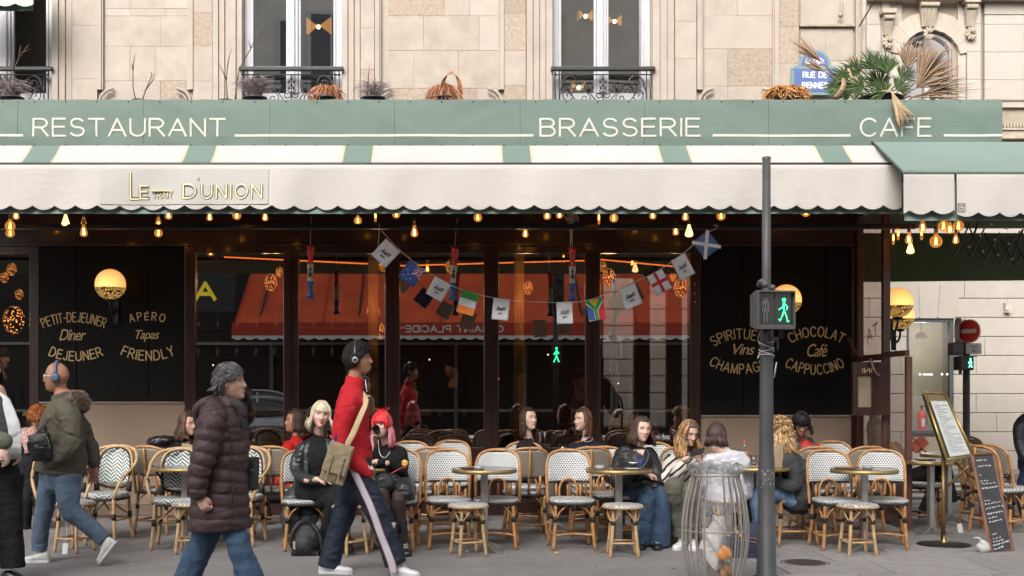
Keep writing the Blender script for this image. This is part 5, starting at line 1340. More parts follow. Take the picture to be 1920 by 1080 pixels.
for key,px,D,lb in (('a',908,11.0,'brass rimmed table in front of two white woven chairs, with a clear ashtray'),('b',1160,11.0,'brass rimmed table carrying a black coffee cup'),('c',1620,10.95,'rightmost front brass rimmed table, with the stool before it'),
                   ('d',700,11.25,'brass rimmed table between the blonde and the pink haired women'),('e',346,10.95 + .3,'brass rimmed table almost hidden by the long quilted coat'),('f',1420,11.3,'table between the white sweater and the curly haired woman'),
                   ('g',1032,12.7,'table between the two women talking behind the front row'),('h',1518,12.6,'small table in front of the person in the red jacket'),('i',1745,12.2,'table on the corner behind the brass menu stand'),('j',1778,13.4,'farther corner table behind the menu stand')):
    o = t0 and dup(t0,(0,0,0)) or table('x');t0 = t0 or o
    if key in 'bgh': pass
    o.location = at(px,D);o.rotation_euler = (0,0,random.random() * .5);o['label'] = lb;o['group'] = GT;TB[key] = (X(px,D),D)
def on_table(key,dx,dy): return (TB[key][0] + dx,TB[key][1] + dy,.743)
# table things
def ashtray(loc,lb,first=[None]):
    if first[0]: return dup(first[0],loc,0,lb,'clear glass ashtrays')
    t = thing('ashtray',lb,'ashtray',loc,0,'clear glass ashtrays');b = MB();b.lathe((0,0,0),[(.0,.008),(.035,.008),(.04,.035),(.045,.035),(.044,0),(0,0)],20,cap=False)
    b.build('bowl',M('thick_glass',(.55,.56,.56),.1,trans=.5,coat=.5),t,True);b = MB();b.tube([(.01,0,.015),(.035,.01,.02)],.004,6);b.build('cigarette_end',PAPER,t);first[0] = t;return t
ashtray(on_table('a',-.05,-.1),'clear ashtray on the table in front of two white chairs');ashtray(on_table('b',-.18,-.08),'clear ashtray at the left edge of the table with the coffee cup');ashtray(on_table('c',.03,.0),'clear ashtray on the rightmost front table')
def cup(loc,lb,mat,first={}):
    k = mat.name
    t = thing('coffee_cup',lb,'cup',loc,0);b = MB();b.lathe((0,0,.01),[(.0,.0),(.022,.0),(.034,.02),(.040,.055),(.037,.055),(.031,.022),(.0,.006)],20,cap=False);b.build('bowl',mat,t,True)
    b = MB();b.lathe((0,0,.01),[(.0405,.048),(.041,.056),(.036,.056)],20,cap=False);b.build('white_rim',WHITEC,t,True)
    b = MB();b.lathe((0,0,0),[(.0,.004),(.05,.004),(.075,.012),(.075,.008),(.05,0),(0,0)],24,cap=False);b.build('saucer',WHITEC,t,True)
    b = MB();b.tube([(.036,0,.055),(.058,0,.05),(.055,0,.025),(.03,0,.025)],.005,6,n=3);b.build('handle',mat,t,True)
    b = MB();b.tube([(-.06,-.02,.012),(.04,-.05,.014)],.003,5);b.ell((.05,-.054,.014),(.014,.01,.003),seg=8,rings=4);b.build('spoon',STEEL,t,True)
    return t
cup(on_table('b',.12,-.08),'black white rimmed coffee cup before the woman in the black jacket',BLACKPL)
cup(on_table('g',-.12,-.12),'dark coffee cup on the table between the two talking women',BLACKPL)
def glass(loc,lb,liquid=None,h=.13,r=.035):
    t = thing('drinking_glass',lb,'glass',loc);b = MB();b.lathe((0,0,0),[(.0,.006),(r * .75,.006),(r * .95,h),(r,h),(r * .8,0),(0,0)],18,cap=False);b.build('glass',GLASSJ,t,True)
    if liquid: b = MB();b.lathe((0,0,0),[(0,.008),(r * .73,.008),(r * .88,h * .75),(0,h * .75)],16,cap=False);b.build('drink',liquid,t,True)
    return t
glass(on_table('g',.12,-.1),'tall glass of milky coffee between the two talking women',M('milky_coffee',(.52,.36,.22),.4),.15,.04)
glass(on_table('f',-.12,-.08),'clear water glass beside the pink labelled bottle',M('water',(.6,.62,.62),.1),.12)
glass(on_table('f',-.02,.05),'small empty glass next to the grey pole, behind the water glass',None,.10)
t = thing('soda_bottle','clear bottle with a pink label on the table beside the grey pole','bottle',on_table('f',-.10,.09))
b = MB();b.lathe((0,0,0),[(.0,0),(.033,0),(.034,.12),(.014,.18),(.013,.22),(0,.22)],16,cap=False);b.build('glass',GLASSJ,t,True)
b = MB();b.lathe((0,0,0),[(.0345,.07),(.035,.12),(.030,.135)],16,cap=False);b.build('label_band',M('pink_label',(.75,.18,.2),.5),t,True);b = MB();b.lathe((0,0,0),[(.015,.218),(.015,.232),(0,.232)],12,cap=False);b.build('cap',REDM,t,True)
t = thing('paper_bag','upright brown paper bag on the table right of the grey pole','paper bag',on_table('f',.17,-.04),.5)
b = MB();b._add([(-.05,-.04,0),(.05,-.04,0),(.05,.04,0),(-.05,.04,0),(-.055,-.03,.19),(.05,-.03,.21),(.05,.03,.21),(-.055,.03,.19),(.0,0,.225)],[(3,2,1,0),(0,1,5,4),(1,2,6,5),(2,3,7,6),(3,0,4,7),(4,5,6,7)]);b.build('body',M('kraft_paper',(.42,.30,.18),.85,bump=.3,folds=.5),t)
b = MB();b.tube([(-.02,-.032,.20),(-.015,-.034,.245),(.02,-.034,.25),(.025,-.032,.20)],.003,5,n=3);b.build('handle',M('twine',(.4,.28,.15),.8),t)
MENU = M('menu_leather',(.06,.035,.03),.5)
for key,dx,dy,rz,lb in (('a',-.12,.03,.3,'small wooden tray on the table with the left ashtray'),('c',-.16,.04,-.2,'dark menu card lying on the rightmost front table'),('d',.08,-.12,.4,'open notebook on the table beside the pink haired woman'),('i',-.05,.02,.2,'thin menu folder lying on the corner table')):
    t = thing('menu_card',lb,'menu',on_table(key,dx,dy),rz);b = MB();b.box((0,0,.006),(.17,.12,.010));b.build('cover',MENU if key != 'd' else M('kraft_cover',(.5,.33,.13),.6),t,bev=.002);b = MB();b.box((0,.0,.0135),(.15,.10,.004));b.build('page',PAPER if key == 'd' else M('tan_leather',(.3,.18,.09),.5),t)
t = thing('price_tag','white paper tag lying upright below the stool behind the bald man','tag',(X(122,10.75),10.75,0));b = MB();b.box((0,0,.052),(.045,.003,.095),Matrix.Rotation(.08,3,'Y'));b.build('card',PAPER,t);b = MB();b.tube([(0,0,.1),(.01,.02,.2),(.0,.03,.28)],.002,4);b.build('string',STR,t)
t = thing('price_tag','white paper tag hanging low behind the brass menu stand foot','tag',(X(1800,12.3),12.3,0));b = MB();b.box((0,0,.05),(.05,.003,.095),Matrix.Rotation(-.15,3,'Y'));b.build('card',PAPER,t)

# ---- glazed terrace screen, square to the facade
sx_ = 4.60
scn = thing('glazed_screen','brown glazed wooden screen closing the right end of the terrace','screen',(sx_,13.2,0));OSC = (sx_,13.2,0)
def skk(m_,name,mats,smooth=False,bev=.004): return m_.build(name,mats,scn,smooth,OSC,bev)
for (y,zt_,w_) in ((13.93,3.5,.07),(13.08,3.60,.075),(12.42,Z(669,12.42),.06)):
    m_ = MB();m_.bb(sx_ - w_ / 2,sx_ + w_ / 2,y - w_ / 2,y + w_ / 2,0,zt_);skk(m_,'post',MAHOGL)
zm = Z(668,13.0)
for (y0,y1,z,h) in ((13.12,13.89,3.42,.07),(13.12,13.89,zm - .04,.07),(12.45,13.04,zm - .01,.06),(12.45,13.04,.70,.07),(12.45,13.04,.05,.08),(13.12,13.89,.70,.06),(13.12,13.89,.05,.08)):
    m_ = MB();m_.bb(sx_ - .025,sx_ + .025,y0,y1,z,z + h);skk(m_,'rail',MAHOGL)
for (y0,y1,z0,z1) in ((13.12,13.89,zm + .03,3.42),(12.45,13.04,.77,zm - .012),(13.12,13.89,.76,zm - .045)):
    m_ = MB();m_._add([(sx_,y0,z0),(sx_,y1,z0),(sx_,y1,z1),(sx_,y0,z1)],[(0,1,2,3)]);skk(m_,'pane',PANES if z0 > 1.5 else glass_mat('lower_screen_glass',tint=(.75,.7,.68),refl=.07,dirt=.06),bev=0)
for (y0,y1) in ((12.45,13.04),(13.12,13.89)):
    m_ = MB();m_.bb(sx_ - .015,sx_ + .015,y0,y1,.13,.70);skk(m_,'lower_panel',MAHOG)
m_ = MB();m_.tube([P(1592,634,13.6),P(1600,655,13.3),P(1616,668,13.2)],.018,6,n=4);skk(m_,'curved_bracket',MAHOGL,True,0);m_ = MB();m_.tube([P(1632,672,12.9),P(1640,695,12.85),P(1652,706,12.8)],.018,6,n=4);skk(m_,'curved_bracket',MAHOGL,True,0)
me_ = text_on('lettering','TA',M('etched_white',(.5,.45,.42),.6),(sx_ - .003,13.5,2.08),.38,.16,scn,R=Matrix.Rotation(math.radians(90),3,'Z') @ Matrix.Rotation(math.radians(12),3,'Y'),org=OSC)
# glazed menu box on the wall inside the screen
mbx = thing('menu_case','dark glazed menu case fixed to the glazed screen beside the right black panel','menu case',P(1624,728,12.95));c = P(1624,728,12.95)
m_ = MB();
for (x0,x1,z0,z1) in ((-.15,-.095,-.29,.28),(.05,.25,-.29,.28),(-.095,.05,.14,.28),(-.095,.05,-.29,-.2)): m_ = MB();m_.bb(x0,x1,-.03,.04,z0,z1);m_.build('frame',MAHOG,mbx,bev=.004)
m_ = MB();m_.bb(-.095,.05,.0,.03,-.2,.14);m_.build('menu_sheet',M('yellowed_paper',(.28,.24,.16),.8),mbx)
text_on('lettering','INI',GOLD,(0,-.034,.19),.10,.055,mbx,R=Matrix.Rotation(math.pi,3,'Z'));m_ = MB();m_.ell((.05,-.035,-.02),.008,seg=8,rings=5);m_.build('knob',BRASS,mbx)

# ---- near grey pole with the pedestrian signal
D = 9.3
pc = (X(1437,D),D,0)
po = thing('signal_pole','tall grey stepped metal pole rising in front of the terrace','pole',pc)
zs = [(0,.066),(Z(860,D),.060),(Z(850,D),.055),(Z(700,D),.050),(Z(640,D),.050),(Z(560,D),.046),(Z(530,D),.034),(Z(297,D),.031)]
m_ = MB();pp = [(0,0,a) for a,r_ in zs];
m_.lathe((0,0,0),[(.115,0),(.11,.03),(.075,.05)] + [(r_,a) for a,r_ in zs[1:]],28);m_.build('shaft',POLE,po,True);m_ = MB();m_.lathe((0,0,Z(297,D)),[(.033,-.01),(.033,.01),(.0,.018)],20,cap=False);m_.build('cap',POLE,po,True)
m_ = MB();rr = random.Random(5)
for k in range(46): 
    a = rr.uniform(-2.4,-.7);z = rr.uniform(.45,.85);m_.box((.062 * math.cos(a),.062 * math.sin(a),z),(.006,.003,rr.uniform(.006,.02)),Matrix.Rotation(a + math.pi / 2,3,'Z'))
stuff(m_.build('glue_residue',M('dried_glue',(.38,.37,.35),.8),po))
m_ = MB();r_ = .056
def ringpath(z0,z1,t0,t1,n=14): return [(r_ * math.cos(t0 + (t1 - t0) * k / n),r_ * math.sin(t0 + (t1 - t0) * k / n),z0 + (z1 - z0) * k / n) for k in range(n + 1)]
for (z0,z1) in ((Z(640,D),Z(662,D)),(Z(662,D),Z(650,D)),(Z(655,D),Z(672,D)),(Z(664,D),Z(666,D)),(Z(645,D),Z(640,D))): m_.tube(ringpath(z0,z1,-3.4,.6),.004,5)
m_.tube([(-.055,-.01,Z(664,D)),(-.075,-.03,Z(672,D))],.006,5);m_.tube([(.055,-.01,Z(664,D) - .18),(.072,-.02,Z(684,D) + .02)],.005,5)
ti = m_.build('plastic_ties',STR,None,True,None);ti.location = pc;tag(ti,'white plastic ties wrapped round the grey pole below the pedestrian signal','cable tie')
sgn = thing('pedestrian_signal','grey pedestrian signal on the near pole with the green walking figure lit','pedestrian signal',(X(1447,9.1),9.12,Z(582,9.1)),math.radians(9))
w_,h_ = .165,.155
m_ = MB()
m_._add([(-w_,-.06,-h_),(w_,-.06,-h_),(w_,-.06,h_),(-w_,-.06,h_),(-w_ * .85,.10,-h_ * .85),(w_ * .85,.10,-h_ * .85),(w_ * .85,.10,h_ * .85),(-w_ * .85,.10,h_ * .85)],[(4,5,1,0),(3,2,6,7),(0,3,7,4),(1,5,6,2),(5,4,7,6),(0,1,2,3)])
m_.build('casing',GREYC,sgn,bev=.012)
m_ = MB();m_.bb(-w_,-w_ + .016,-.12,-.062,-h_,h_);m_.bb(w_ - .012,w_,-.10,-.062,-h_,h_);m_.bb(-w_ + .017,w_ - .013,-.12,-.062,h_ - .016,h_);m_.bb(-w_ + .017,w_ - .013,-.10,-.062,-h_,-h_ + .035);m_.build('visor',GREYC,sgn,bev=.003)
m_ = MB();m_.bb(-w_ + .018,-.004,-.068,-.061,-h_ + .036,h_ - .018);m_.bb(.004,w_ - .014,-.068,-.061,-h_ + .036,h_ - .018);m_.build('lens',M('smoked_lens',(.02,.025,.023),.15,coat=.5),sgn)
def figure(cx,s,mat,name,walk):
    m_ = MB();y = -.073
    def dots(p,q,n):
        for k in range(n): u = k / max(1,n - 1);m_.ell((cx + s * (p[0] + (q[0] - p[0]) * u),y,s * (p[1] + (q[1] - p[1]) * u)),(.0055,.004,.0055),seg=6,rings=4)
    for k in range(8): a = k / 8 * 6.28;m_.ell((cx + s * .12 * math.cos(a),y,s * (.78 + .12 * math.sin(a))),(.005,.004,.005),seg=6,rings=4)
    if walk:
        dots((0,.58),(0,.0),7);dots((.05,.5),(.28,.25),4);dots((.28,.25),(.22,.05),3);dots((-.05,.5),(-.12,.2),4);dots((-.12,.2),(-.38,.05),4);dots((0,0),(.2,-.45),6);dots((.2,-.45),(.28,-.85),5);dots((0,0),(-.12,-.4),5);dots((-.12,-.4),(-.3,-.8),5);dots((.28,-.85),(.38,-.85),2);dots((-.3,-.8),(-.4,-.72),2)
    else:
        dots((0,.58),(0,.0),7);dots((-.18,.5),(-.22,-.05),6);dots((.18,.5),(.22,-.05),6);dots((-.1,0),(-.12,-.85),8);dots((.1,0),(.12,-.85),8);dots((-.18,.55),(.18,.55),4)
    m_.build(name,mat,sgn)
figure(.078,.105,emit_mat('green_signal_light',(.06,1,.38),1.6),'walking_figure',True);figure(-.078,.11,M('unlit_figure',(.24,.24,.24),.5),'standing_figure',False)
m_ = MB();m_.tube([(-.02,.06,h_ - .02),(-.02,.06,h_ + .05),(-.03,.12,h_ + .09),(-.03,.18,h_ + .06)],.022,8,n=3);m_.ell((-.03,.05,h_ + .06),.03,seg=8,rings=6);m_.ell((.035,.05,h_ + .035),.026,seg=8,rings=6);m_.tube([(-.02,.06,-h_ + .02),(-.02,.10,-h_ - .10)],.03,8);m_.box((.03,.10,-h_ - .07),(.14,.04,.03));m_.tube([(.10,.1,-h_ - .06),(.10,.1,-h_ - .16)],.008,6);m_.build('bracket',GREYC,sgn,True)

sgn.scale = (.93,.93,.93)
# ---- hooped wire litter bin with clear bag
D = 9.1
bn = thing('litter_bin','grey hooped wire litter bin holding a clear rubbish bag','litter bin',(X(1341,D),D,0));WIRE = M('taupe_wire_paint',(.30,.275,.245),.45,var=.1,coat=.2)
m_ = MB();nW = 26
for k in range(nW):
    a = 2 * math.pi * (k + .3) / nW;c,s_ = math.cos(a),math.sin(a)
    pr = [(.155,0),(.205,.10),(.24,.30),(.245,.45),(.225,.62),(.19,.76),(.175,.82),(.19,.875)]
    if abs(c) < .42: continue
    m_.tube([(r_ * c,r_ * s_,z) for r_,z in pr],(.0062,.0062),6,n=4)
wo = m_.build('bent_wires',WIRE,bn,True)
m_ = MB();ang = [2 * math.pi * k / 28 for k in range(28)]
m_.tube([(.178 * math.cos(a),.178 * math.sin(a),.83) for a in ang],.008,6,closed=True);m_.tube([(.155 * math.cos(a),.155 * math.sin(a),.012) for a in ang],.012,6,closed=True);m_.tube([(.245 * math.cos(a),.245 * math.sin(a),.42) for a in ang],.005,6,closed=True)
m_.tube([(0,.0,0),(0,0,.02)],.15,16);m_.build('ring',WIRE,bn,True)
def bag_mat():
    m,nt,b_ = new_mat('clear_bag_film');nt.nodes.remove(b_);out = nt.nodes['Material Output']
    tr = N(nt,'ShaderNodeBsdfTransparent');tr.inputs[0].default_value = (.98,.98,.98,1);gl = N(nt,'ShaderNodeBsdfGlossy');gl.inputs['Roughness'].default_value = .12;df = N(nt,'ShaderNodeBsdfDiffuse');df.inputs[0].default_value = (.80,.80,.82,1)
    tc = nt.nodes.new('ShaderNodeTexCoord');mp = N(nt,'ShaderNodeMapping');mp.inputs['Scale'].default_value = (1,1,.22);nt.links.new(tc.outputs['Object'],mp.inputs[0])
    no = N(nt,'ShaderNodeTexNoise',i_Scale=22.0,i_Detail=4.0,i_Distortion=2.0);nt.links.new(mp.outputs[0],no.inputs['Vector'])
    bp = N(nt,'ShaderNodeBump',i_Strength=1.0,i_Distance=.03);nt.links.new(no.outputs[0],bp.inputs['Height']);nt.links.new(bp.outputs[0],gl.inputs['Normal']);nt.links.new(bp.outputs[0],df.inputs['Normal'])
    m1 = N(nt,'ShaderNodeMixShader',i_0=.0);nt.links.new(math_(nt,'MULTIPLY',no.outputs[0],.30),m1.inputs[0]);nt.links.new(tr.outputs[0],m1.inputs[1]);nt.links.new(df.outputs[0],m1.inputs[2])
    fr = N(nt,'ShaderNodeLayerWeight',i_Blend=.5);nt.links.new(bp.outputs[0],fr.inputs['Normal']);m2 = N(nt,'ShaderNodeMixShader');nt.links.new(math_(nt,'MULTIPLY_ADD',math_(nt,'POWER',fr.outputs['Facing'],4.0),.6,.07),m2.inputs[0]);nt.links.new(m1.outputs[0],m2.inputs[1]);nt.links.new(gl.outputs[0],m2.inputs[2]);nt.links.new(m2.outputs[0],out.inputs[0]);return m
lb_ = thing('rubbish_bag','clear plastic bag with a little rubbish inside hanging in the wire bin','rubbish bag',(X(1341,D),D,.06))
def bagfn(u,v):
    a = u * 2 * math.pi;r_ = float(np.interp(v,[0,.12,.45,.85,.93,.965,1],[.04,.10,.115,.12,.15,.19,.178]));r_ *= 1 + (.10 * math.sin(a * 5 + v * 4) + .05 * math.sin(a * 11 - v * 3)) * (.5 + .5 * (v < .9))
    return (r_ * math.cos(a),r_ * math.sin(a),.02 + .80 * min(v / .965,1) - (.03 * max(0,v - .965) / .035) + .008 * math.sin(a * 9) * (v > .9))
BAG = bag_mat();m_ = MB();m_.grid(bagfn,72,36);m_.build('film',BAG,lb_,True)
m_ = MB();m_.ell((-.03,-.04,.22),(.085,.08,.17),seg=18,rings=14,fn=lambda v: v * (1 + .16 * math.sin(v.x * 60 + v.z * 41) + .1 * math.sin(v.y * 80)));m_.ell((.03,.02,.38),(.06,.05,.09),seg=14,rings=10,fn=lambda v: v * (1 + .2 * math.sin(v.x * 70 + v.z * 55)))
m_.build('crumpled_paper',M('crumpled_white_paper',(.62,.58,.55),.8,bump=.5,folds=.8),lb_)
m_ = MB();m_.ell((.05,-.115,.20),(.055,.02,.05),seg=12,rings=8,fn=lambda v: v * (1 + .2 * math.sin(v.x * 80 + v.z * 60)));m_.build('orange_wrapper',M('orange_wrapper',(.70,.28,.08),.5,emit=0),lb_)
m_ = MB();m_.ell((.07,-.04,.06),(.05,.05,.07),seg=12,rings=8,fn=lambda v: v * (1 + .2 * math.sin(v.x * 80 + v.z * 60)));m_.build('brown_wrapper',M('brown_wrapper',(.30,.16,.09),.6),lb_)
m_ = MB()
for k in range(26):
    a = 2 * math.pi * k / 26;m_.tube([(.182 * math.cos(a),.182 * math.sin(a),.80),(.192 * math.cos(a + .15),.192 * math.sin(a + .15),.835 + .012 * math.sin(k * 2.3)),(.17 * math.cos(a + .4),.17 * math.sin(a + .4),.845 + .012 * math.sin(k * 1.7)),(.14 * math.cos(a + .6),.14 * math.sin(a + .6),.81)],[(.022,.003)] * 4,6,n=3)
m_.build('gathered_rim',BAG,lb_,True)

# ---- far no entry sign and second signal
D = 14.6
fp = thing('far_signal_pole','slim grey pole on the corner carrying the no entry sign','pole',(X(1812,D),D,0));m_ = MB();m_.lathe((0,0,0),[(.08,0),(.05,.05),(.042,.1),(.04,Z(600,D))],16);m_.build('shaft',POLE,fp,True)
ne = thing('no_entry_sign','round red no entry sign with a white bar on the corner pole','traffic sign',P(1818,621,D - .12),math.radians(-52));
m_ = MB();RY = Matrix.Rotation(math.radians(90),3,'X');m_.lathe((0,0,0),[(.0,.012),(.142,.012),(.142,0),(0,0)],32,RY,cap=False);m_.build('white_edge',WHITEC,ne)
m_ = MB();m_.lathe((0,-.001,0),[(.0,.016),(.132,.016),(.132,.012)],32,RY,cap=False);m_.build('red_disc',REDM,ne);m_ = MB();m_.bb(-.095,.095,-.024,-.018,-.024,.024);m_.build('white_bar',WHITEC,ne)
n2 = thing('round_sign','round grey backed sign seen edge on beside the no entry sign','traffic sign',P(1798,622,D),math.radians(60));m_ = MB();m_.lathe((0,0,0),[(.0,.02),(.15,.02),(.16,.0),(.16,-.03),(.0,-.03)],32,RY,cap=False);m_.build('disc',BLACKPL,n2,True);m_ = MB();m_.lathe((0,0,0),[(.158,.026),(.166,.024),(.166,-.03),(.158,-.03)],32,RY,cap=False);m_.build('rim',M('pale_sign_rim',(.45,.45,.46),.4,.3),n2)
bx = thing('signal_box','grey box and small white plate below the no entry sign','sign plate',P(1806,654,D - .05));m_ = MB();m_.box((-.09,0,0),(.14,.16,.15));m_.build('box',GREYC,bx,bev=.015);m_ = MB();m_.box((.10,-.05,.0),(.19,.03,.13));m_.build('plate',M('worn_white_plate',(.5,.5,.5),.5),bx,bev=.008)
m_ = MB();text_on('lettering','SAUF',BLACKPL,(.10,-.067,.03),.09,.022,bx);m_.tube([(.08,-.067,-.03),(.10,-.067,-.01),(.12,-.067,-.03),(.08,-.067,-.03)],.004,4);m_.build('bicycle_mark',BLACKPL,bx)
s2 = thing('pedestrian_signal','small far pedestrian signal with a lit green walker below the no entry sign','pedestrian signal',P(1810,681,D - .1),math.radians(8))
m_ = MB();m_.box((0,.04,0),(.19,.14,.17));m_.build('casing',BLACKPL,s2,bev=.012);m_ = MB();m_.bb(-.095,.095,-.09,-.031,.075,.085);m_.bb(-.095,-.088,-.09,-.031,-.08,.07);m_.build('visor',GREYC,s2)
m_ = MB();m_.ell((.045,-.038,.05),(.011,.005,.011),seg=8,rings=5)
for p in ([(.045,-.038,.04),(.045,-.038,-.005)],[(.045,-.038,.0),(.062,-.038,-.05)],[(.045,-.038,.0),(.028,-.038,-.05)],[(.045,-.038,.03),(.02,-.038,.0)],[(.045,-.038,.03),(.062,-.038,.005)]): m_.tube(p,.007,6)
m_.build('walking_figure',emit_mat('far_green_light',(.12,1,.5),2.5),s2,True);m_ = MB();m_.tube([(-.03,.06,-.085),(-.03,.06,-.13)],.02,8);m_.build('bracket',GREYC,s2)

# ---- brass menu stand and chalkboard
D = 11.35
ms = thing('menu_stand','brass menu stand with a slanted framed menu on a round foot','menu stand',(X(1770,D),D,0));OM = (X(1770,D),D,0)
def bm(m_,n_,mt,sm=True,bev=0): return m_.build(n_,mt,ms,sm,OM,bev)
m_ = MB();m_.lathe((0,0,0),[(.0,.014),(.05,.03),(.23,.016),(.24,.008),(.24,0)],36);m_ = MB();m_.lathe(OM,[(.0,.02),(.03,.035),(.235,.018),(.245,.010),(.245,0)],40,cap=False);bm(m_,'foot',IRON)
BR2 = M('dull_brass',(.30,.20,.075),.4,.8,var=.3,scale=20,stain=.3)
m_ = MB();m_.tube([P(1768,1024,D),P(1769,850,D)],.020,10);m_.lathe(OM,[(.05,.02),(.028,.05),(.022,.1)],16,cap=False);bm(m_,'column',BR2)
m_ = MB();m_.tube([P(1769,870,D),P(1768,840,D),P(1756,812,D),P(1754,800,D - .03)],.013,8,n=4);m_.tube([P(1770,918,D),P(1815,875,D),P(1818,872,D)],.013,8);m_.tube([P(1790,867,D),P(1830,900,D + .1)],.014,8);bm(m_,'arm',BR2)
# slanted board given by its four corners
q = [P(1733,736,D - .02),P(1772,738,D + .35),P(1826,854,D + .05),P(1775,862,D - .32)]
def qp(u,v,off=0):
    p_ = (q[0] * (1 - u) + q[1] * u) * (1 - v) + (q[3] * (1 - u) + q[2] * u) * v;nn = (q[1] - q[0]).cross(q[3] - q[0]).normalized();nn = nn if nn.y < 0 else -nn;return p_ + nn * off
m_ = MB();m_.grid(lambda u,v: qp(u,v,-.004),8,8);m_.grid(lambda u,v: qp(u,v,-.03),8,8);bm(m_,'board',BR2,False)
m_ = MB();m_.tube([qp(0,0),qp(0,1)],.012,8);m_.tube([qp(1,0),qp(1,1)],.012,8);m_.tube([qp(0,1),qp(1,1)],.014,8);m_.tube([qp(0,0),qp(1,0)],.010,8);bm(m_,'frame',BRASS)
m_ = MB();m_.grid(lambda u,v: qp(.12 + .76 * u,.13 + .84 * v,.006),8,8);bm(m_,'menu_sheet',M('laminated_menu',(.56,.58,.55),.3,var=.12,scale=14,coat=.4),False)
m_ = MB();rr = random.Random(2)
for k in range(26):
    v = .2 + .73 * k / 26;u0 = .2 + .05 * rr.random();u1 = u0 + rr.uniform(.2,.6);
    if u1 > .82: u1 = .82
    m_.tube([qp(u0,v,.008),qp(u1,v,.008)],.0022,3)
stuff(m_) if False else bm(m_,'printed_lines',M('grey_print',(.32,.33,.33),.7),False)
D = 10.95
cbd = thing('chalkboard','tall leaning chalkboard in a brown wooden frame with handwritten white lines','chalkboard',(X(1862,D),D,0));OC = (X(1862,D),D,0)
q2 = [P(1823,853,D + .25),P(1862,851,D + .33),P(1899,1031,D - .02),P(1861,1043,D - .12)]
def cp(u,v,off=0):
    p_ = (q2[0] * (1 - u) + q2[1] * u) * (1 - v) + (q2[3] * (1 - u) + q2[2] * u) * v;nn = (q2[1] - q2[0]).cross(q2[3] - q2[0]).normalized();nn = nn if nn.y < 0 else -nn;return p_ + nn * off
m_ = MB();m_._add([cp(0,0),cp(1,0),cp(1,1),cp(0,1),cp(0,0,-.02),cp(1,0,-.02),cp(1,1,-.02),cp(0,1,-.02)],[(0,3,2,1),(4,5,6,7),(0,1,5,4),(1,2,6,5),(2,3,7,6),(3,0,4,7)]);m_.build('slate',M('slate_board',(.035,.035,.04),.6,var=.3,scale=6,stain=.2),cbd,False,OC)
FRB = M('frame_wood',(.17,.065,.035),.45,var=.3,scale=8);m_ = MB()
for (a,c) in (((0,0),(0,1)),((1,0),(1,1)),((0,0),(1,0)),((0,1),(1,1))): m_.tube([cp(*a,.0),cp(*c,.0)],(.016,.012),4)
m_.build('frame',FRB,cbd,False,OC)
m_ = MB();rr = random.Random(11)
for row,(u0,u1,th_) in ((.06,(.12,.65,.0035)),(.12,(.15,.7,.003)),(.21,(.15,.25,.003)),(.27,(.12,.5,.0025)),(.30,(.15,.8,.0025)),(.345,(.14,.9,.0045)),(.47,(.12,.35,.0025)),(.50,(.12,.8,.003)),(.545,(.12,.9,.003)),(.60,(.14,.85,.0045)),(.64,(.14,.6,.004)),(.68,(.14,.7,.0045)),(.80,(.2,.35,.003)),(.845,(.15,.55,.0025)),(.875,(.15,.65,.0035)),(.905,(.12,.9,.005)),(.94,(.14,.62,.0045))):
    u = u0
    while u < u1:   # one scribbled word after the other
        L_ = rr.uniform(.06,.16);pts = []
        n = int(L_ / .014) + 3
        for k in range(n): pts.append(cp(u + L_ * k / n,row + rr.uniform(-.0085,.0085),.004))
        m_.tube(pts,th_ * .55,4,n=2);u += L_ + .035
m_.build('chalk_writing',M('chalk',(.66,.66,.64),.9),cbd,False,OC)
t = thing('plastic_bag','knotted translucent white plastic bag on the ground against the chalkboard','bag',(X(1849,10.8),10.85,0));m_ = MB();m_.ell((0,0,.07),(.075,.06,.07),seg=20,rings=14,fn=lambda v: v * (1 + .1 * math.sin(v.x * 60 + v.z * 41) + .08 * math.sin(v.y * 80 + v.z * 30)));m_.tube([(-.01,0,.12),(-.05,0,.165),(-.10,-.01,.172),(-.115,-.01,.16)],[(.014,.004),(.010,.003),(.008,.003),(.004,.002)],6,n=4);m_.tube([(.01,0,.12),(-.03,.01,.15),(-.07,.02,.15)],[(.010,.004),(.008,.003),(.003,.002)],6,n=4)
t.scale = (.8,.8,.8);m_.build('film',M('white_bag_film',(.62,.62,.60),.35,folds=1,bump=.3,alpha=.8),t,True)

# ---- bags on laps and floor
BKM = M('black_nylon',(.013,.013,.014),.55,var=.2,bump=.4,bscale=150,folds=.7)
t = thing('backpack','slumped black backpack on the pavement at the feet of the blonde woman','backpack',(X(575,10.75),10.72,0));m_ = MB();m_.ell((0,0,.13),(.135,.10,.15),seg=20,rings=14,fn=lambda v: Vector((v.x * (1 - .8 * max(0,v.z)),v.y,v.z)));m_.ell((-.02,-.07,.09),(.10,.05,.09));m_.box((0,0,.02),(.24,.17,.04))
m_.remesh('body',BKM,t,.01,3,[(.08,.02,'CLOUDS')]);m_ = MB();m_.tube([(-.09,-.08,.05),(-.13,-.09,.16),(-.06,-.06,.29),(.0,-.02,.30)],(.018,.005),6,n=4);m_.tube([(.05,-.02,.28),(.12,-.06,.2),(.15,-.05,.04)],(.018,.005),6,n=4);m_.build('strap',BKM,t,True)
m_ = MB()
for k in range(4): m_.box((-.09 + k * .0,-.125,.13 - k * .018),(.022,.004,.006),Matrix.Rotation(.6,3,'Y'))
m_.build('white_mark',PAPER,t);
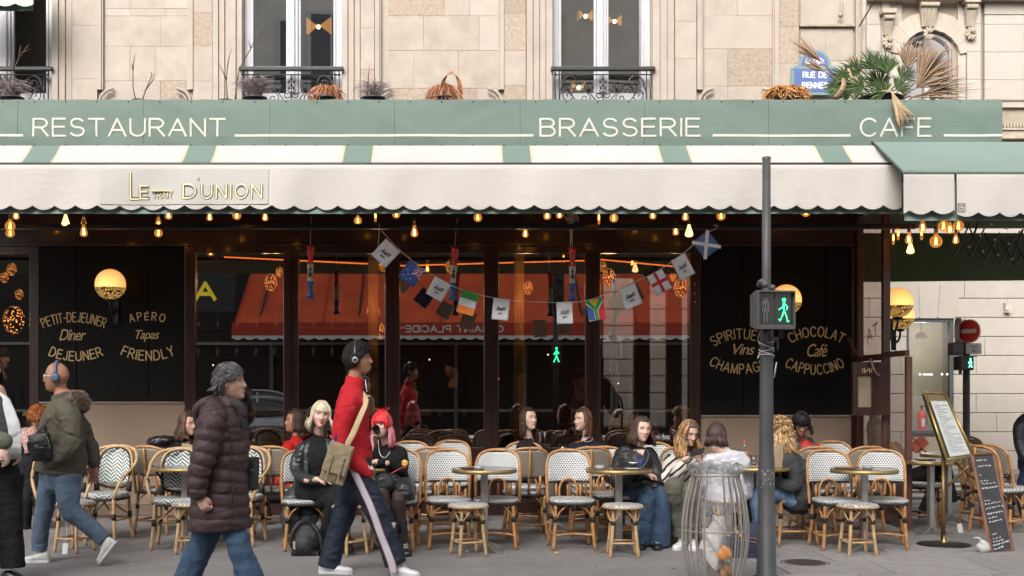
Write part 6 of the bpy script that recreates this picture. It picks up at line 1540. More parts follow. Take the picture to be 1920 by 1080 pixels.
t = thing('navy_bag','navy soft bag with stripes on the pavement between the bin and the grey pole','bag',(X(1412,10.5),10.55,0));NV = M('navy_canvas',(.028,.035,.065),.8,bump=.3,folds=.6);m_ = MB();m_.ell((0,0,.14),(.20,.12,.17),seg=20,rings=14);m_.box((0,0,.03),(.36,.18,.06));m_.remesh('body',NV,t,.012,3,[(.1,.02,'CLOUDS')])
m_ = MB();m_.tube([(-.17,-.11,.17),(0,-.13,.15),(.17,-.11,.08)],.006,5,n=4);m_.tube([(-.17,-.11,.20),(0,-.13,.18),(.17,-.11,.11)],.005,5,n=4);m_.build('stripe',M('plum_trim',(.25,.12,.12),.7),t);m_ = MB();m_.tube([(-.17,-.09,.26),(-.12,-.12,.2)],.012,6);m_.build('buckle',M('yellow_buckle',(.6,.4,.04),.5),t)

# ---- dry plants on the terrace roof
DRYG = strand('dry_grey_twigs',(.22,.18,.18),.3);DRYR = strand('dry_rust_fern',(.40,.17,.08),.5);TWIG = M('bare_twig',(.12,.07,.05),.8);POTM = M('dark_pot',(.03,.035,.035),.5)
def pot(t,r_=.11,h_=.12,oval=1): 
    m_ = MB();m_.lathe((0,0,0),[(r_ * .75,0),(r_,h_),(r_ * 1.08,h_),(r_ * 1.08,h_ + .015),(r_ * .9,h_ + .015),(r_ * .85,h_ - .02),(0,h_ - .02)],20,cap=False);m_.build('pot',POTM,t,True)
def tuft(name,label,cat,px,D,mat,n,spread,hgt,droop,rad=.0022,w=None,seed=0,topy=186,curl=0,potr=.11):
    z0 = Z(topy + 6,D) - .13;z0 = 3.96
    t = thing(name,label,cat,(X(px,D),D,z0));hh = Z(186,D) - 3.96
    pot(t,potr,hh);rr = random.Random(seed);m_ = MB()
    for k in range(n):
        a = rr.random() * 6.28;s_ = spread * rr.random() ** .6;h = hgt * rr.uniform(.4,1)
        p0 = (rr.uniform(-.05,.05),rr.uniform(-.05,.05),hh - .01);p1 = (s_ * .5 * math.cos(a),s_ * .35 * math.sin(a),hh + h * .75);p2 = (s_ * math.cos(a) + rr.uniform(-.02,.02),s_ * .6 * math.sin(a),hh + h - droop * s_ * rr.uniform(.5,1.5))
        p3 = (p2[0] + rr.uniform(-.05,.05) + curl * .05 * math.cos(a),p2[1],p2[2] - droop * .3 * rr.random() + rr.uniform(-.02,.04))
        m_.tube([p0,p1,p2,p3],[rad * 1.3,rad,rad * .8,rad * .4] if w is None else [(w * .4,rad),(w,rad),(w * .8,rad),(w * .2,rad)],4,n=2)
    m_.build('foliage',mat,t,True);return t
DP = 11.75
tuft('dried_heather','bushy dried grey heather in a pot left on the banner top before the middle window','plant',478,DP,DRYG,420,.19,.22,.1,seed=1)
tuft('dried_fern','rusty dried drooping fern in a dark pot at the right corner of the middle window','plant',611,DP,DRYR,300,.19,.17,.7,.002,.005,seed=2)
tuft('dried_grass','wispy dried grass with thin stalks right of the middle window','plant',700,DP,DRYG,160,.20,.20,.2,seed=3)
tuft('dried_fern','reddish dried fern arching in a round wire shape between the two right windows','plant',832,DP,DRYR,340,.20,.18,.8,.002,.005,seed=4)
tuft('dried_foliage','orange brown dried leaf clump left of the green palm','plant',1475,DP,M('dry_orange_leaves',(.50,.24,.08),.8,island=.5),320,.22,.15,.3,.003,.012,seed=5)
tuft('dried_grass','grey dried tuft before the leftmost window','plant',22,DP,DRYG,260,.22,.22,.3,seed=6)
# wire arch of bent stalks on the fern
m_ = MB();c = P(846,160,DP - .05)
for k in range(9):
    a0 = -.2 + k * .05;m_.tube([(c.x + .11 * math.cos(a) * (1 - k * .05),c.y + k * .004,c.z - .05 + (.16 + k * .004) * math.sin(a)) for a in np.linspace(2.9,-.1 + a0,12)],.0025,4)
tag(m_.build('bent_stalks',DRYR,None,True,tuple(c)),'arched bent brown stalks rising above the reddish fern','dead stalks')
def twig(px,D,paths,label):
    t = thing('bare_branch',label,'branch',(X(px,D),D,3.96));m_ = MB();O_ = t.location
    for p in paths: q_ = [Vector((X(x,D),D + .01 * i,Z(y,D))) for i,(x,y) in enumerate(p)];m_.tube(q_,[.007] + [.005] * (len(q_) - 2) + [.002],5,n=2)
    m_.build('branch',TWIG,t,True,tuple(O_));p_ = MB();p_.lathe((0,0,0),[(.06,0),(.08,Z(188,D) - 3.96)],12);p_.build('pot',POTM,t,True)
twig(262,DP,[[(256,190),(249,165),(249,120),(252,100)],[(249,130),(246,117)],[(266,190),(274,165),(284,140),(280,133)],[(272,170),(286,150),(288,136)]],'two bare forked twigs standing on the banner between the left windows')
twig(424,DP,[[(427,190),(424,150),(428,110),(433,90)],[(425,150),(408,115)],[(441,188),(448,130),(470,90),(484,52)],[(470,90),(466,75)]],'long bare branches leaning across the left side of the middle window')
twig(20,DP,[[(10,190),(25,130),(40,100),(52,82)],[(35,110),(38,85)],[(25,130),(22,100)],[(40,100),(56,92)]],'bare branching twig before the leftmost window')
twig(690,DP,[[(686,190),(690,150),(692,122)]],'single thin stalk right of the middle window')
# potted fan palm: green heart with dead brown fans
DQ = 11.8
pm = thing('fan_palm','potted green fan palm with dead brown fronds hanging over the banner','palm',(X(1650,DQ),DQ,3.96))
m_ = MB();hh = Z(184,DQ) - 3.96;m_.lathe((0,0,0),[(.16,0),(.2,hh),(.22,hh),(0,hh - .02)],20,cap=False);m_.build('pot',POTM,pm,True)
PG = M('palm_green',(.085,.135,.045),.5,island=.4,var=.2);PDRY = M('dead_palm_brown',(.38,.25,.16),.7,island=.4);PTAN = M('dead_palm_tan',(.50,.36,.21),.7,island=.3)
O_ = Vector(pm.location)
def frond(px0,py0,px1,py1,spread,length,mat,n=26,droop=0,rr=random.Random(3),dy=0,name='frond',wd=.0062):
    """petiole from (px0,py0) to the fan centre (px1,py1); the fan opens onwards"""
    a = P(px0,py0,DQ) - O_;c = P(px1,py1,DQ - .15 - dy) - O_;d = (c - a);d.y = 0;an = math.atan2(d.z,d.x);m_ = MB()
    m_.tube([a,(a + c) / 2 + Vector((0,-.02,.02)),c],.007,5,n=3)
    for k in range(n):
        t_ = an + spread * (k / (n - 1) - .5) + rr.uniform(-.04,.04);L_ = length * (1 - .25 * abs(k / (n - 1) - .5) * 2) * rr.uniform(.8,1.08)
        e = Vector((math.cos(t_),rr.uniform(-.25,.2),math.sin(t_)))
        p1 = c + e * L_ * .5;p2 = c + e * L_ + Vector((0,0,-droop * L_ * rr.uniform(.6,1.3)))
        m_.tube([c,p1,p2],[(wd * .3,.001),(wd,.0015),(wd * .15,.001)],4,n=3,side=(-math.sin(t_) + .01,.5,math.cos(t_)))
    m_.build(name,mat,pm,True,None)
rr = random.Random(9)
for (x0,y0,x1,y1,sp_,L_) in ((1645,190,1590,150,1.9,.22),(1645,190,1612,140,2.0,.24),(1645,190,1640,130,2.2,.24),(1655,190,1665,138,2.0,.26),(1655,190,1690,150,2.0,.22),(1650,190,1620,165,2.4,.22),(1650,190,1650,160,2.6,.24),(1650,190,1680,168,2.4,.2),(1650,190,1600,172,2.2,.2),(1652,190,1660,175,3.0,.2),(1640,190,1575,168,1.8,.18)):
    frond(x0,y0,x1,y1,sp_,L_,PG,42,.12,rr,rr.uniform(-.1,.15))
frond(1590,180,1540,115,.45,.38,PDRY,18,0,rr,.1);frond(1600,185,1548,135,.5,.3,PDRY,12,0,rr,.12);frond(1680,180,1700,128,1.3,.3,PDRY,34,0,rr)
frond(1690,185,1722,150,1.5,.46,PDRY,60,.05,rr);frond(1690,188,1718,165,1.4,.50,PDRY,50,.1,rr);frond(1700,190,1735,176,1.1,.45,PDRY,34,.1,rr);frond(1640,170,1608,126,1.5,.14,PDRY,16,0,rr);frond(1690,190,1712,182,.5,.75,PDRY,10,.02,rr)
for (x0,y0,x1,y1,sp_,L_) in ((1650,180,1678,172,0,0),): pass
# dead fan hanging over the banner
cpt = P(1672,172,DB - .12) - O_;m_ = MB();m_.tube([P(1650,180,DQ) - O_,P(1655,171,DB + .1) - O_,cpt],.008,6,n=4);rr = random.Random(4)
for k in range(42):
    u = k / 41;e0 = P(1676 + 14 * u,195,DB - .10) - O_;e = P(1682 + 34 * u + rr.uniform(-2,2),215 + 18 * rr.random() + (12 if u < .5 else 0),DB - .08 - .05 * rr.random()) - O_
    m_.tube([cpt,e0,e],[(.004,.002),(.010,.002),(.002,.001)],4,n=3)
m_.build('hanging_frond',PTAN,pm,True)
m_ = MB();m_.tube([P(1625,188,DQ) - O_,P(1605,165,DQ - .2) - O_,P(1590,128,DQ - .2) - O_],(.012,.004),6,n=3);m_.tube([P(1565,186,DQ - .2) - O_,P(1580,168,DQ - .25) - O_,P(1583,148,DQ - .2) - O_],(.03,.006),6,n=3);m_.build('dry_leaf',PTAN,pm,True)
t = thing('white_post','short white slatted post standing between the dead fronds','post',(X(1748,DQ),DQ,3.96));m_ = MB();m_.bb(-.022,.022,-.02,.02,0,Z(152,DQ) - 3.96);m_.build('post',WHITEC,t,bev=.003);m_ = MB()
for k in range(7): m_.bb(-.024,.024,-.024,.024,.15 + k * .04,.153 + k * .04)
m_.build('ring',GREYC,t)
# small green and cream scallop of an upstairs awning, top left
ua = thing('upstairs_awning','corner of a cream scalloped awning at the top left window','awning',P(0,5,13.3));O2 = tuple(P(0,5,13.3))
valance(ua,-120,64,13.3,-30,14,O2,ph=X(30,13.3),seed=6,amp=6,per=37);valance(ua,-120,64,13.36,-30,21,O2,amp=0,mat=GREENL,name='inner_valance',nv=3,thick=False)
m_ = MB();m_.grid(lambda u,v: (X(-120,13.3) + (X(64,13.3) - X(-120,13.3)) * u,13.3 + .3 * v,Z(-30,13.3) + .15 * v),6,2);m_.build('sheet',GREENL,ua,True,O2)
# =================================================================== PEOPLE
def skin_mat(name,col): return M(name,col,.48,var=.10,scale=22,sss=.10,bump=.08,bscale=180,spec=.4)
SK = {'fair': skin_mat('fair_skin',(.66,.43,.34)),'light': skin_mat('light_skin',(.56,.34,.255)),'tan': skin_mat('tan_skin',(.40,.20,.12)),'brown': skin_mat('brown_skin',(.34,.165,.10)),'dark': skin_mat('warm_brown_skin',(.36,.175,.10))}
LIP = M('lips',(.38,.15,.125),.45);LIPM = M('muted_lips',(.26,.105,.075),.5);LIPR = M('red_lips',(.45,.03,.03),.35);EYEW = M('eye_white',(.70,.68,.66),.2);IRIS = M('dark_iris',(.03,.018,.012),.1,coat=.8)
LASH = M('lashes',(.02,.013,.01),.6)
def rot_head(yaw,pitch=0,roll=0): # yaw 0 looks at the camera, +90 looks to the right of the photo; pitch + looks down
    return Matrix.Rotation(math.radians(yaw),3,'Z') @ Matrix.Rotation(math.radians(roll),3,'Y') @ Matrix.Rotation(math.radians(pitch),3,'X')
HSEG,HRNG = 56,44
def head_shape(v,fem=1.0,smile=0):
    """unit-sphere direction to skull point, face looks to -y"""
    x,y,z = v;px,py,pz = x * .077,y * .096,z * .116
    if z < 0:
        t = -z;px *= 1 - (.40 if fem else .32) * t ** 1.7
        if y > 0: py *= 1 - .50 * t
        else: py *= 1 - .10 * t * t
        q_ = min(1,max(0,(t - .22) / .68));q_ = q_ * q_ * (3 - 2 * q_)
        py -= .036 * q_ * math.exp(-(px / .048) ** 2) * (1 if y < 0 else max(0,1 - y * 1.6))
    else: py *= 1 + .03 * z;px *= 1 + .02 * z
    if y < 0:
        g = lambda cx,cz,sx,sz: math.exp(-((px - cx) / sx) ** 2 - ((pz - cz) / sz) ** 2)
        f = min(1,-y * 1.6)
        py += f * .008 * abs(y) ** 3   # flatter face
        for s_ in (-1,1):
            py += f * .010 * g(s_ * .031,.010,.017,.012)      # eye socket
            py -= f * .0045 * g(s_ * .028,.031,.022,.008)     # brow
            py -= f * .005 * g(s_ * .042,-.022,.018,.018)     # cheek
        nz = 0
        if -.045 < pz < .03:
            nz = (.03 - pz) / .058 if pz > -.026 else max(0,(pz + .045) / .019) * .95
        py -= f * .030 * nz ** 1.1 * math.exp(-(px / (.0095 + .0060 * max(0,nz))) ** 2)
        for s_ in (-1,1): py -= f * .007 * g(s_ * .013,-.026,.007,.008)
        py -= f * .0065 * g(0,-.050,.020,.006);py -= f * .0065 * g(0,-.061,.018,.006);py += f * .004 * g(0,-.0555,.020,.0025)
        py += f * .004 * g(0,-.073,.018,.006)
        py -= f * .008 * g(0,-.094,.020,.014)
    return Vector((px,py,pz))
def face_y(x,z):
    best = None
    for k in range(60):
        ph = k / 59 * math.pi / 2
        pass
    # march: solve direction whose x,z match
    ux,uz = x / .077,z / .116
    for _ in range(12):
        y = -math.sqrt(max(0.01,1 - ux * ux - uz * uz));p = head_shape((ux,y,uz));ux += (x - p.x) / .08;uz += (z - p.z) / .12
    return head_shape((ux,-math.sqrt(max(.01,1 - ux * ux - uz * uz)),uz)).y

class Person:
    def __init__(s,label,base,head,yaw=0,pitch=0,roll=0,skin='light',fem=1,voxel=.008,hs=1.0,lips=None,smile=0):
        s.root = thing('person',label,'person',base);s.o = tuple(base);s.hc = Vector(head);s.R = rot_head(yaw,pitch,roll);s.hs = hs * (1.04 if fem else 1.09)
        s.skin = SK[skin];s.fem = fem;s.vox = voxel;s.body = MB();s.yaw = yaw;s.lips = lips
        s.body.ell(s.hc,1,s.R * s.hs,HSEG,HRNG,fn=lambda v: head_shape(v.normalized(),fem,smile))
        for q in (-1,1): s.body.ell(s.H(q * .077,.010,-.004),(.011 * s.hs,.019 * s.hs,.031 * s.hs),s.R @ Matrix.Rotation(q * .25,3,'Z'),12,10)
        s.neckr = .046 if fem else .055
    def H(s,x,y,z): return s.hc + s.R @ Vector((x,y,z)) * s.hs
    def neck(s,base):
        b_ = Vector(base);s.body.tube([s.H(0,.022,-.045),s.H(0,.024,-.10),(s.H(0,.024,-.10) + b_) / 2,b_,b_ + Vector((0,0,-.05))],[s.neckr * .9,s.neckr * .92,s.neckr,s.neckr * 1.15,s.neckr * 1.35],16,dome=True)
    def limb(s,pts,r): s.body.tube([Vector(p) for p in pts],list(r),12,n=5,dome=True)
    def hand(s,wr,dr,nrm,thumb,curl=.5,k=1.0,spread=.12,tcurl=.5):
        """wr wrist, dr pointing along the hand, nrm palm side, thumb side vector"""
        wr = Vector(wr);d = Vector(dr).normalized();n_ = Vector(nrm);n_ = (n_ - d * n_.dot(d)).normalized();t = d.cross(n_);t = t if t.dot(Vector(thumb)) > 0 else -t
        k *= s.hs * (.95 if s.fem else 1.05);L = lambda a,b_,c: wr + (d * a + t * b_ + n_ * c) * k
        s.body.tube([L(-.03,0,0),L(.01,0,0),L(.05,.002,0),L(.088,0,.004)],[(.028 * k,.021 * k),(.030 * k,.019 * k),(.041 * k,.016 * k),(.038 * k,.012 * k)],14,n=3,side=t,dome=True)
        for i,(off,ln) in enumerate(((.029,.072),(.010,.080),(-.010,.074),(-.029,.058))):
            a = 0;p = L(.080,off,.003);pts = [L(.05,off * .8,.002),p];dirn = (d + t * off * 2.2 * spread * 6).normalized()
            for j,(seg,cu) in enumerate(((.42,.75),(.32,1.0),(.26,.8))):
                a += curl * cu;v = dirn * math.cos(a) + n_ * math.sin(a);p = p + v * ln * seg * k;pts.append(p)
            s.body.tube(pts,[.0095 * k,.0098 * k,.0088 * k,.008 * k,.0068 * k],9,dome=True)
        p0 = L(.015,.022,.004);p1 = L(.045,.046,.012 + .01 * tcurl);p2 = L(.070,.052 - .01 * tcurl,.02 + .018 * tcurl);p3 = L(.090,.048 - .02 * tcurl,.024 + .03 * tcurl)
        s.body.tube([p0,p1,p2,p3],[.014 * k,.0125 * k,.0105 * k,.008 * k],9,n=2,dome=True)
    def face(s,brow=(.05,.035,.025),closed=False,beard=None,makeup=False):
        E = MB();I = MB();B_ = MB();Lm = MB();W = MB();BM = M('brow_hair',brow,.7)
        for q in (-1,1):
            x = q * .031;y = face_y(x,.010)
            E.ell(s.H(x,y + .0085,.010),(.0135 * s.hs,.011 * s.hs,.0105 * s.hs),s.R,14,10)
            I.ell(s.H(x + .0,y - .0015,.0095),(.0062 * s.hs,.0022 * s.hs,.0064 * s.hs),s.R,12,6)
            up = [s.H(x + q * u,face_y(x + q * u,.010) - .0005 - .003 * (1 - (abs(u) / .016) ** 2),.010 + (.0085 * (1 - (u / .017) ** 2) if not closed else -.004) + .001 * u / .016) for u in (-.015,-.009,0,.009,.0165)]
            Lm.tube(up,[.0012,.0018,.0021,.0021,.0015],5,n=2)
            Lm.tube([s.H(x + q * u,face_y(x + q * u,.004) - .0015,.002 - .003 * (1 - (u / .016) ** 2) + .003) for u in (-.013,0,.014)],[.0006,.0009,.0008],4,n=2)
            B_.tube([s.H(x + q * u,face_y(x + q * u,zz) - .0015,zz) for u,zz in ((-.018,.029),(-.006,.0335),(.010,.034),(.021,.028))],[(.0024,.0015),(.0034,.0018),(.003,.0018),(.0012,.001)],6,n=2,side=s.R @ Vector((0,0,1)))
        if not closed: E.build('eye',EYEW,s.root,True,s.o);I.build('iris',IRIS,s.root,True,s.o)
        else: E.build('eyelid',s.skin,s.root,True,s.o)
        Lm.build('eyelashes',LASH,s.root,True,s.o);B_.build('eyebrow',BM,s.root,True,s.o)
        g = MB();ym = face_y(0,-.050);yl_ = face_y(0,-.061);sm_ = .003 if s.lips == 'smile' else 0
        wl = .027 if sm_ else .022
        g.tube([s.H(u * wl,face_y(u * wl,-.052) - .0005,-.0505 + sm_ * (abs(u) * 1.6) - .0012 * (abs(u) < .1)) for u in (-1,-.5,0,.5,1)],[(.0012,.002),(.0042,.0042),(.004,.005),(.0042,.0042),(.0012,.002)],8,n=2,side=s.R @ Vector((0,0,1)))
        g.tube([s.H(u * wl * .9,face_y(u * wl * .9,-.060) - .0005,-.0600 + sm_ * (abs(u) * 2.2 - 1)) for u in (-1,-.5,0,.5,1)],[(.0012,.002),(.0042,.0045),(.005,.006),(.0042,.0045),(.0012,.002)],8,n=2,side=s.R @ Vector((0,0,1)))
        g.build('lips',LIPR if (makeup or sm_) else LIP if s.fem else LIPM,s.root,True,s.o)
        if sm_:
            g = MB();g.tube([s.H(u * .019,face_y(u * .019,-.055) - .0035,-.0552 + .003 * abs(u)) for u in (-1,0,1)],[(.0022,.001),(.0032,.0012),(.0022,.001)],6,n=3,side=s.R @ Vector((0,0,1)));g.build('teeth',WHITEC,s.root,True,s.o)
    def finish(s):
        return s.body.remesh('body',s.skin,s.root,s.vox * .82,1,None,s.o)
    # ---- clothing
    def cloth(s,name,mat,parts,voxel=None,sm=2,disp=((.13,.020,'CLOUDS'),(.045,.006,'CLOUDS')),paint=None):
        b = MB()
        for p in parts:
            pts,rad,kw = p[0],p[1],(p[2] if len(p) > 2 else {})
            kw = dict(kw);ff = kw.pop('fn',None)
            b.tube([Vector(q) for q in pts],list(rad),kw.pop('seg',18),n=kw.pop('n',6),dome=kw.pop('dome',True),**kw)
        return b.remesh(name,mat,s.root,voxel or s.vox,sm,disp,s.o,paint=paint)
    def shoe(s,heel,toe,mat,sole=None,h=.075,w=.044,name='shoe',up=(0,0,1),ankle=.05):
        heel = Vector(heel);toe = Vector(toe);d = toe - heel;L = d.length;d.normalize();u = Vector(up);u = (u - d * u.dot(d)).normalized();t = d.cross(u);b = MB();sec = []
        st_ = [(-.02,.55,.35),(0,.75,.8),(.10,.92,1.0),(.25,.95,1.02),(.42,.92,.82),(.58,1.0,.62),(.75,1.05,.52),(.90,.85,.44),(.98,.55,.34),(1.0,.2,.15)]
        seg = 16;vs = [];fs = []
        for a,wk,hk in st_:
            for k in range(seg):
                an = 2 * math.pi * k / seg;cx = math.cos(an);cz = math.sin(an)
                zz = h * hk * (.5 + .5 * math.copysign(abs(cz) ** .7,cz));vs.append(heel + d * L * a + t * w * wk * math.copysign(abs(cx) ** .8,cx) * (1 - .25 * max(0,cz)) + u * (zz + .012))
        n_ = len(st_)
        for i in range(n_ - 1):
            for k in range(seg): fs.append((i * seg + k,i * seg + (k + 1) % seg,(i + 1) * seg + (k + 1) % seg,(i + 1) * seg + k))
        fs.append(tuple(range(seg))[::-1]);fs.append(tuple((n_ - 1) * seg + k for k in range(seg)));b._add(vs,fs)
        o = b.build(name,mat,s.root,True,s.o)
        if sole:
            b = MB();out = [];
            for a,wk in ((-.03,.6),(.02,.95),(.2,1.0),(.45,.92),(.7,1.12),(.9,.95),(1.0,.6),(1.03,.2)): out.append((a,wk))
            lp = [heel + d * L * a + t * w * wk for a,wk in out] + [heel + d * L * a - t * w * wk for a,wk in out[::-1]]
            b.poly(lp,(0,0,0),u * .022);so = addmesh('sole',[Vector(v) - Vector(s.o) for v in b.v],b.f,sole,o,False,None)
        b = MB()
        for k in range(4): c = heel + d * L * (.38 + .07 * k) + u * (h * (.98 - .13 * k) + .014);b.tube([c - t * w * .45,c + u * .004,c + t * w * .45],.0035,5)
        if sole: addmesh('laces',[Vector(v) - Vector(s.o) for v in b.v],b.f,PAPER if mat is not BLACKPL else BLACKPL,o,True,None)
        return o
    # ---- hair
    def cap(s,mat,grow=1.07,zmin=-.02,front=.045,back=-.06,bump_=.0,fn=None,seed=0,ridge=0):
        """skull cap; leaves the face free below height 'front', reaches down to 'back' at the nape"""
        b = MB();rr = random.Random(seed);nu,nv = 48,26
        def f(u,v):
            a = u * 2 * math.pi;fr = .5 - .5 * math.cos(a)     # a=0 at face centre
            edge = (front * (1 - fr) + back * fr) if not fn else fn(a)
            zs = edge / .116;el0 = math.asin(max(-.95,min(.95,zs)));el = el0 + (math.pi / 2 - el0) * v
            dx,dy = math.sin(a) * math.cos(el),-math.cos(a) * math.cos(el);p = head_shape((dx,dy,math.sin(el)),s.fem)
            g = grow if v > .03 else 1.0 + (grow - 1) * .3
            q = 1 + bump_ * (math.sin(a * 9 + v * 11) * math.sin(a * 5 - v * 17) + .5 * math.sin(a * 23 + v * 31)) + (ridge * math.sin(a * 40) if ridge else 0)
            return s.H(p.x * g * q,p.y * g * q + .002,p.z * g * q)
        b.grid(f,nu,nv);o = b.build('hair',mat,s.root,True,s.o);m = o.modifiers.new('s','SOLIDIFY');m.thickness = .006;m.offset = 1
        return o
    def strands(s,mat,n,length,width=.0075,wave=.006,wf=3.0,spread=.0,front_gap=55,part=0,bangs=0,bang_z=.035,flare=.02,seed=1,volume=1.12,lift=.0,back_only=False,fwd=0,clump=0,lenfn=None,sweep=0,ztop=75,drape=None,name='hair'):
        rr = random.Random(seed);b = MB();G = s.R.transposed() @ Vector((0,0,-1))
        for i in range(n):
            a = math.radians(rr.uniform(front_gap,360 - front_gap));el = math.radians(rr.uniform(0,ztop))
            L = (lenfn(a) if lenfn else length) * rr.uniform(.86,1.05);vol = volume + rr.uniform(-.03,.05);pts = [];ph = rr.random() * 6.28;ph2 = rr.random() * 6.28
            e0 = math.radians(rr.uniform(70,88)) if ztop > 60 else el
            r_end = None
            for j in range(6):
                e = e0 + (math.radians(-8) - e0) * j / 5;cc = math.cos(e);x_,y_,z_ = math.sin(a) * cc,-math.cos(a) * cc,math.sin(e)
                aa = a
                p = head_shape((x_,y_ if y_ > -.75 else -.75,z_),s.fem);k = vol * (1 + .02 * math.sin(ph + j));w_ = wave * .3 * j / 5
                pts.append(Vector((p.x * k + w_ * math.sin(ph + j * wf),p.y * k + w_ * math.cos(ph2 + j * wf),p.z * (k if z_ > 0 else 1))))
            last = pts[-1];out = Vector((last.x,last.y,0));out = out / (out.length + 1e-6)
            m = max(2,int(L / .045))
            for j in range(1,m + 1):
                u = j / m;wv = wave * (1 if j < m else 1.4)
                q = last + G * L * u + out * (flare * math.sin(u * 1.6) + lift) + Vector((wv * math.sin(ph + j * wf),wv * math.cos(ph2 + j * wf) - fwd * u * u * (1 if abs(math.sin(a)) > .5 and math.cos(a) > -.3 else 0),0))
                pts.append(q)
            pts = [s.H(*p) for p in pts]
            if drape: pts = [drape(p,u_ / len(pts)) for u_,p in enumerate(pts)]
            w2 = width * rr.uniform(.6,1.25);N_ = len(pts);rad = [(w2 * (.5 if k < 2 else 1) * (1 if k < N_ - 2 else (.8 if k < N_ - 1 else .25)),w2 * .45) for k in range(N_)]
            b.tube(pts,rad,5,n=1 if wave < .009 else 2,side=None)
        for i in range(bangs):
            u = rr.uniform(-1,1);pts = []
            for j in range(6):
                e = math.radians(84) + (math.asin(bang_z / .116) - math.radians(84)) * j / 5;a2 = u * math.radians(62) * (.6 + .4 * j / 5) + math.radians(sweep) * j / 5;cc = math.cos(e)
                p = head_shape((math.sin(a2) * cc,-math.cos(a2) * cc,math.sin(e)),s.fem);k = volume * .985 + rr.uniform(-.01,.02)
                pts.append(s.H(p.x * k,p.y * k,p.z * k + (rr.uniform(-.006,.004) if j == 5 else 0)))
            w2 = width * .8;b.tube(pts,[(w2 * .6,w2 * .4)] + [(w2,w2 * .4)] * 4 + [(w2 * .3,w2 * .2)],5,n=2)
        return b.build(name,mat,s.root,True,s.o)
    def swept(s,mat,n,vol=1.15,width=.005,wave=.01,seed=1,z0=.055,name='hair'):
        """hair combed back from the forehead over the ears to the nape"""
        rr = random.Random(seed);b = MB()
        for i in range(n):
            sd_ = rr.choice((-1,1));e0 = rr.uniform(.50,1.45);a0 = rr.uniform(.05,1.0) if e0 < 1.0 else rr.uniform(0,3.1);a1 = min(3.1,a0 + rr.uniform(.8,1.7));e1 = e0 - rr.uniform(.5,1.3);e1 = max(e1,-.68 if a1 > 2.05 else .16);v_ = vol + rr.uniform(-.04,.05);ph = rr.random() * 6.28;pts = []
            for j in range(8):
                u = j / 7;a = (a0 + (a1 - a0) * u) * sd_;e = e0 + (e1 - e0) * u ** 1.3;k = v_ + .02 * math.sin(ph + 5 * u)
                p = head_shape((math.sin(a) * math.cos(e),-math.cos(a) * math.cos(e),math.sin(e)),s.fem);w_ = wave * u
                pts.append(s.H(p.x * k + w_ * math.sin(ph + u * 9),p.y * k,p.z * k + w_ * math.cos(ph + u * 8)))
            w2 = width * rr.uniform(.6,1.3);b.tube(pts,[(w2 * .5,w2 * .4)] + [(w2,w2 * .5)] * 5 + [(w2 * .7,w2 * .4),(w2 * .2,w2 * .2)],5,n=2)
        return b.build(name,mat,s.root,True,s.o)
    def curls(s,mat,n,rad,zmin=-.06,r=(.008,.014),front=.04,seed=2,grow=1.10,turns=1.3,name='hair'):
        rr = random.Random(seed);b = MB()
        for i in range(n):
            a = rr.random() * 6.28;fr = .5 - .5 * math.cos(a);edge = front * (1 - fr) + zmin * fr;z = rr.uniform(edge / .116,1);z = min(z,.99);cc = math.sqrt(1 - z * z)
            p = head_shape((math.sin(a) * cc,-math.cos(a) * cc,z),s.fem) * grow;q = rr.uniform(*r);t0 = rr.random() * 6.28;ax = p.normalized();s1 = ax.orthogonal().normalized();s2 = ax.cross(s1);pts = []
            for k in range(7): t = t0 + k / 6 * turns * 6.28;pts.append(s.H(*(p + s1 * q * math.cos(t) + s2 * q * math.sin(t) + ax * (rad * (k / 6 - .3)))))
            b.tube(pts,(.0026 if r[0] < .005 else .0035) if r[0] < .009 else .0045,5)
        return b.build(name,mat,s.root,True,s.o)
def V(*a): return Vector(a)

def glasses(p,mat,thick=.0022,rr_=.021,name='glasses'):
    b = MB()
    for q in (-1,1):
        c = (q * .031,.008);ring = []
        for k in range(16): a = k / 16 * 6.28;x = c[0] + rr_ * math.cos(a) * 1.05;z = c[1] + rr_ * .85 * math.sin(a);ring.append(p.H(x,face_y(q * .031,.008) - .014,z))
        b.tube(ring,thick,6,closed=True);b.tube([p.H(q * .054,face_y(.031,.008) - .012,.014),p.H(q * .078,-.03,.012),p.H(q * .083,.015,.010)],thick,6,n=2)
    b.tube([p.H(-.010,face_y(0,.01) - .004,.012),p.H(.010,face_y(0,.01) - .004,.012)],thick,6)
    g = b.build(name,mat,p.root,True,p.o);b = MB()
    for q in (-1,1): b.ell(p.H(q * .031,face_y(.031,.008) - .014,.008),(rr_ * p.hs,.0008,rr_ * .85 * p.hs),p.R,16,4)
    addmesh('lens',[Vector(v) - Vector(p.o) for v in b.v],b.f,GLASSJ,g,True)
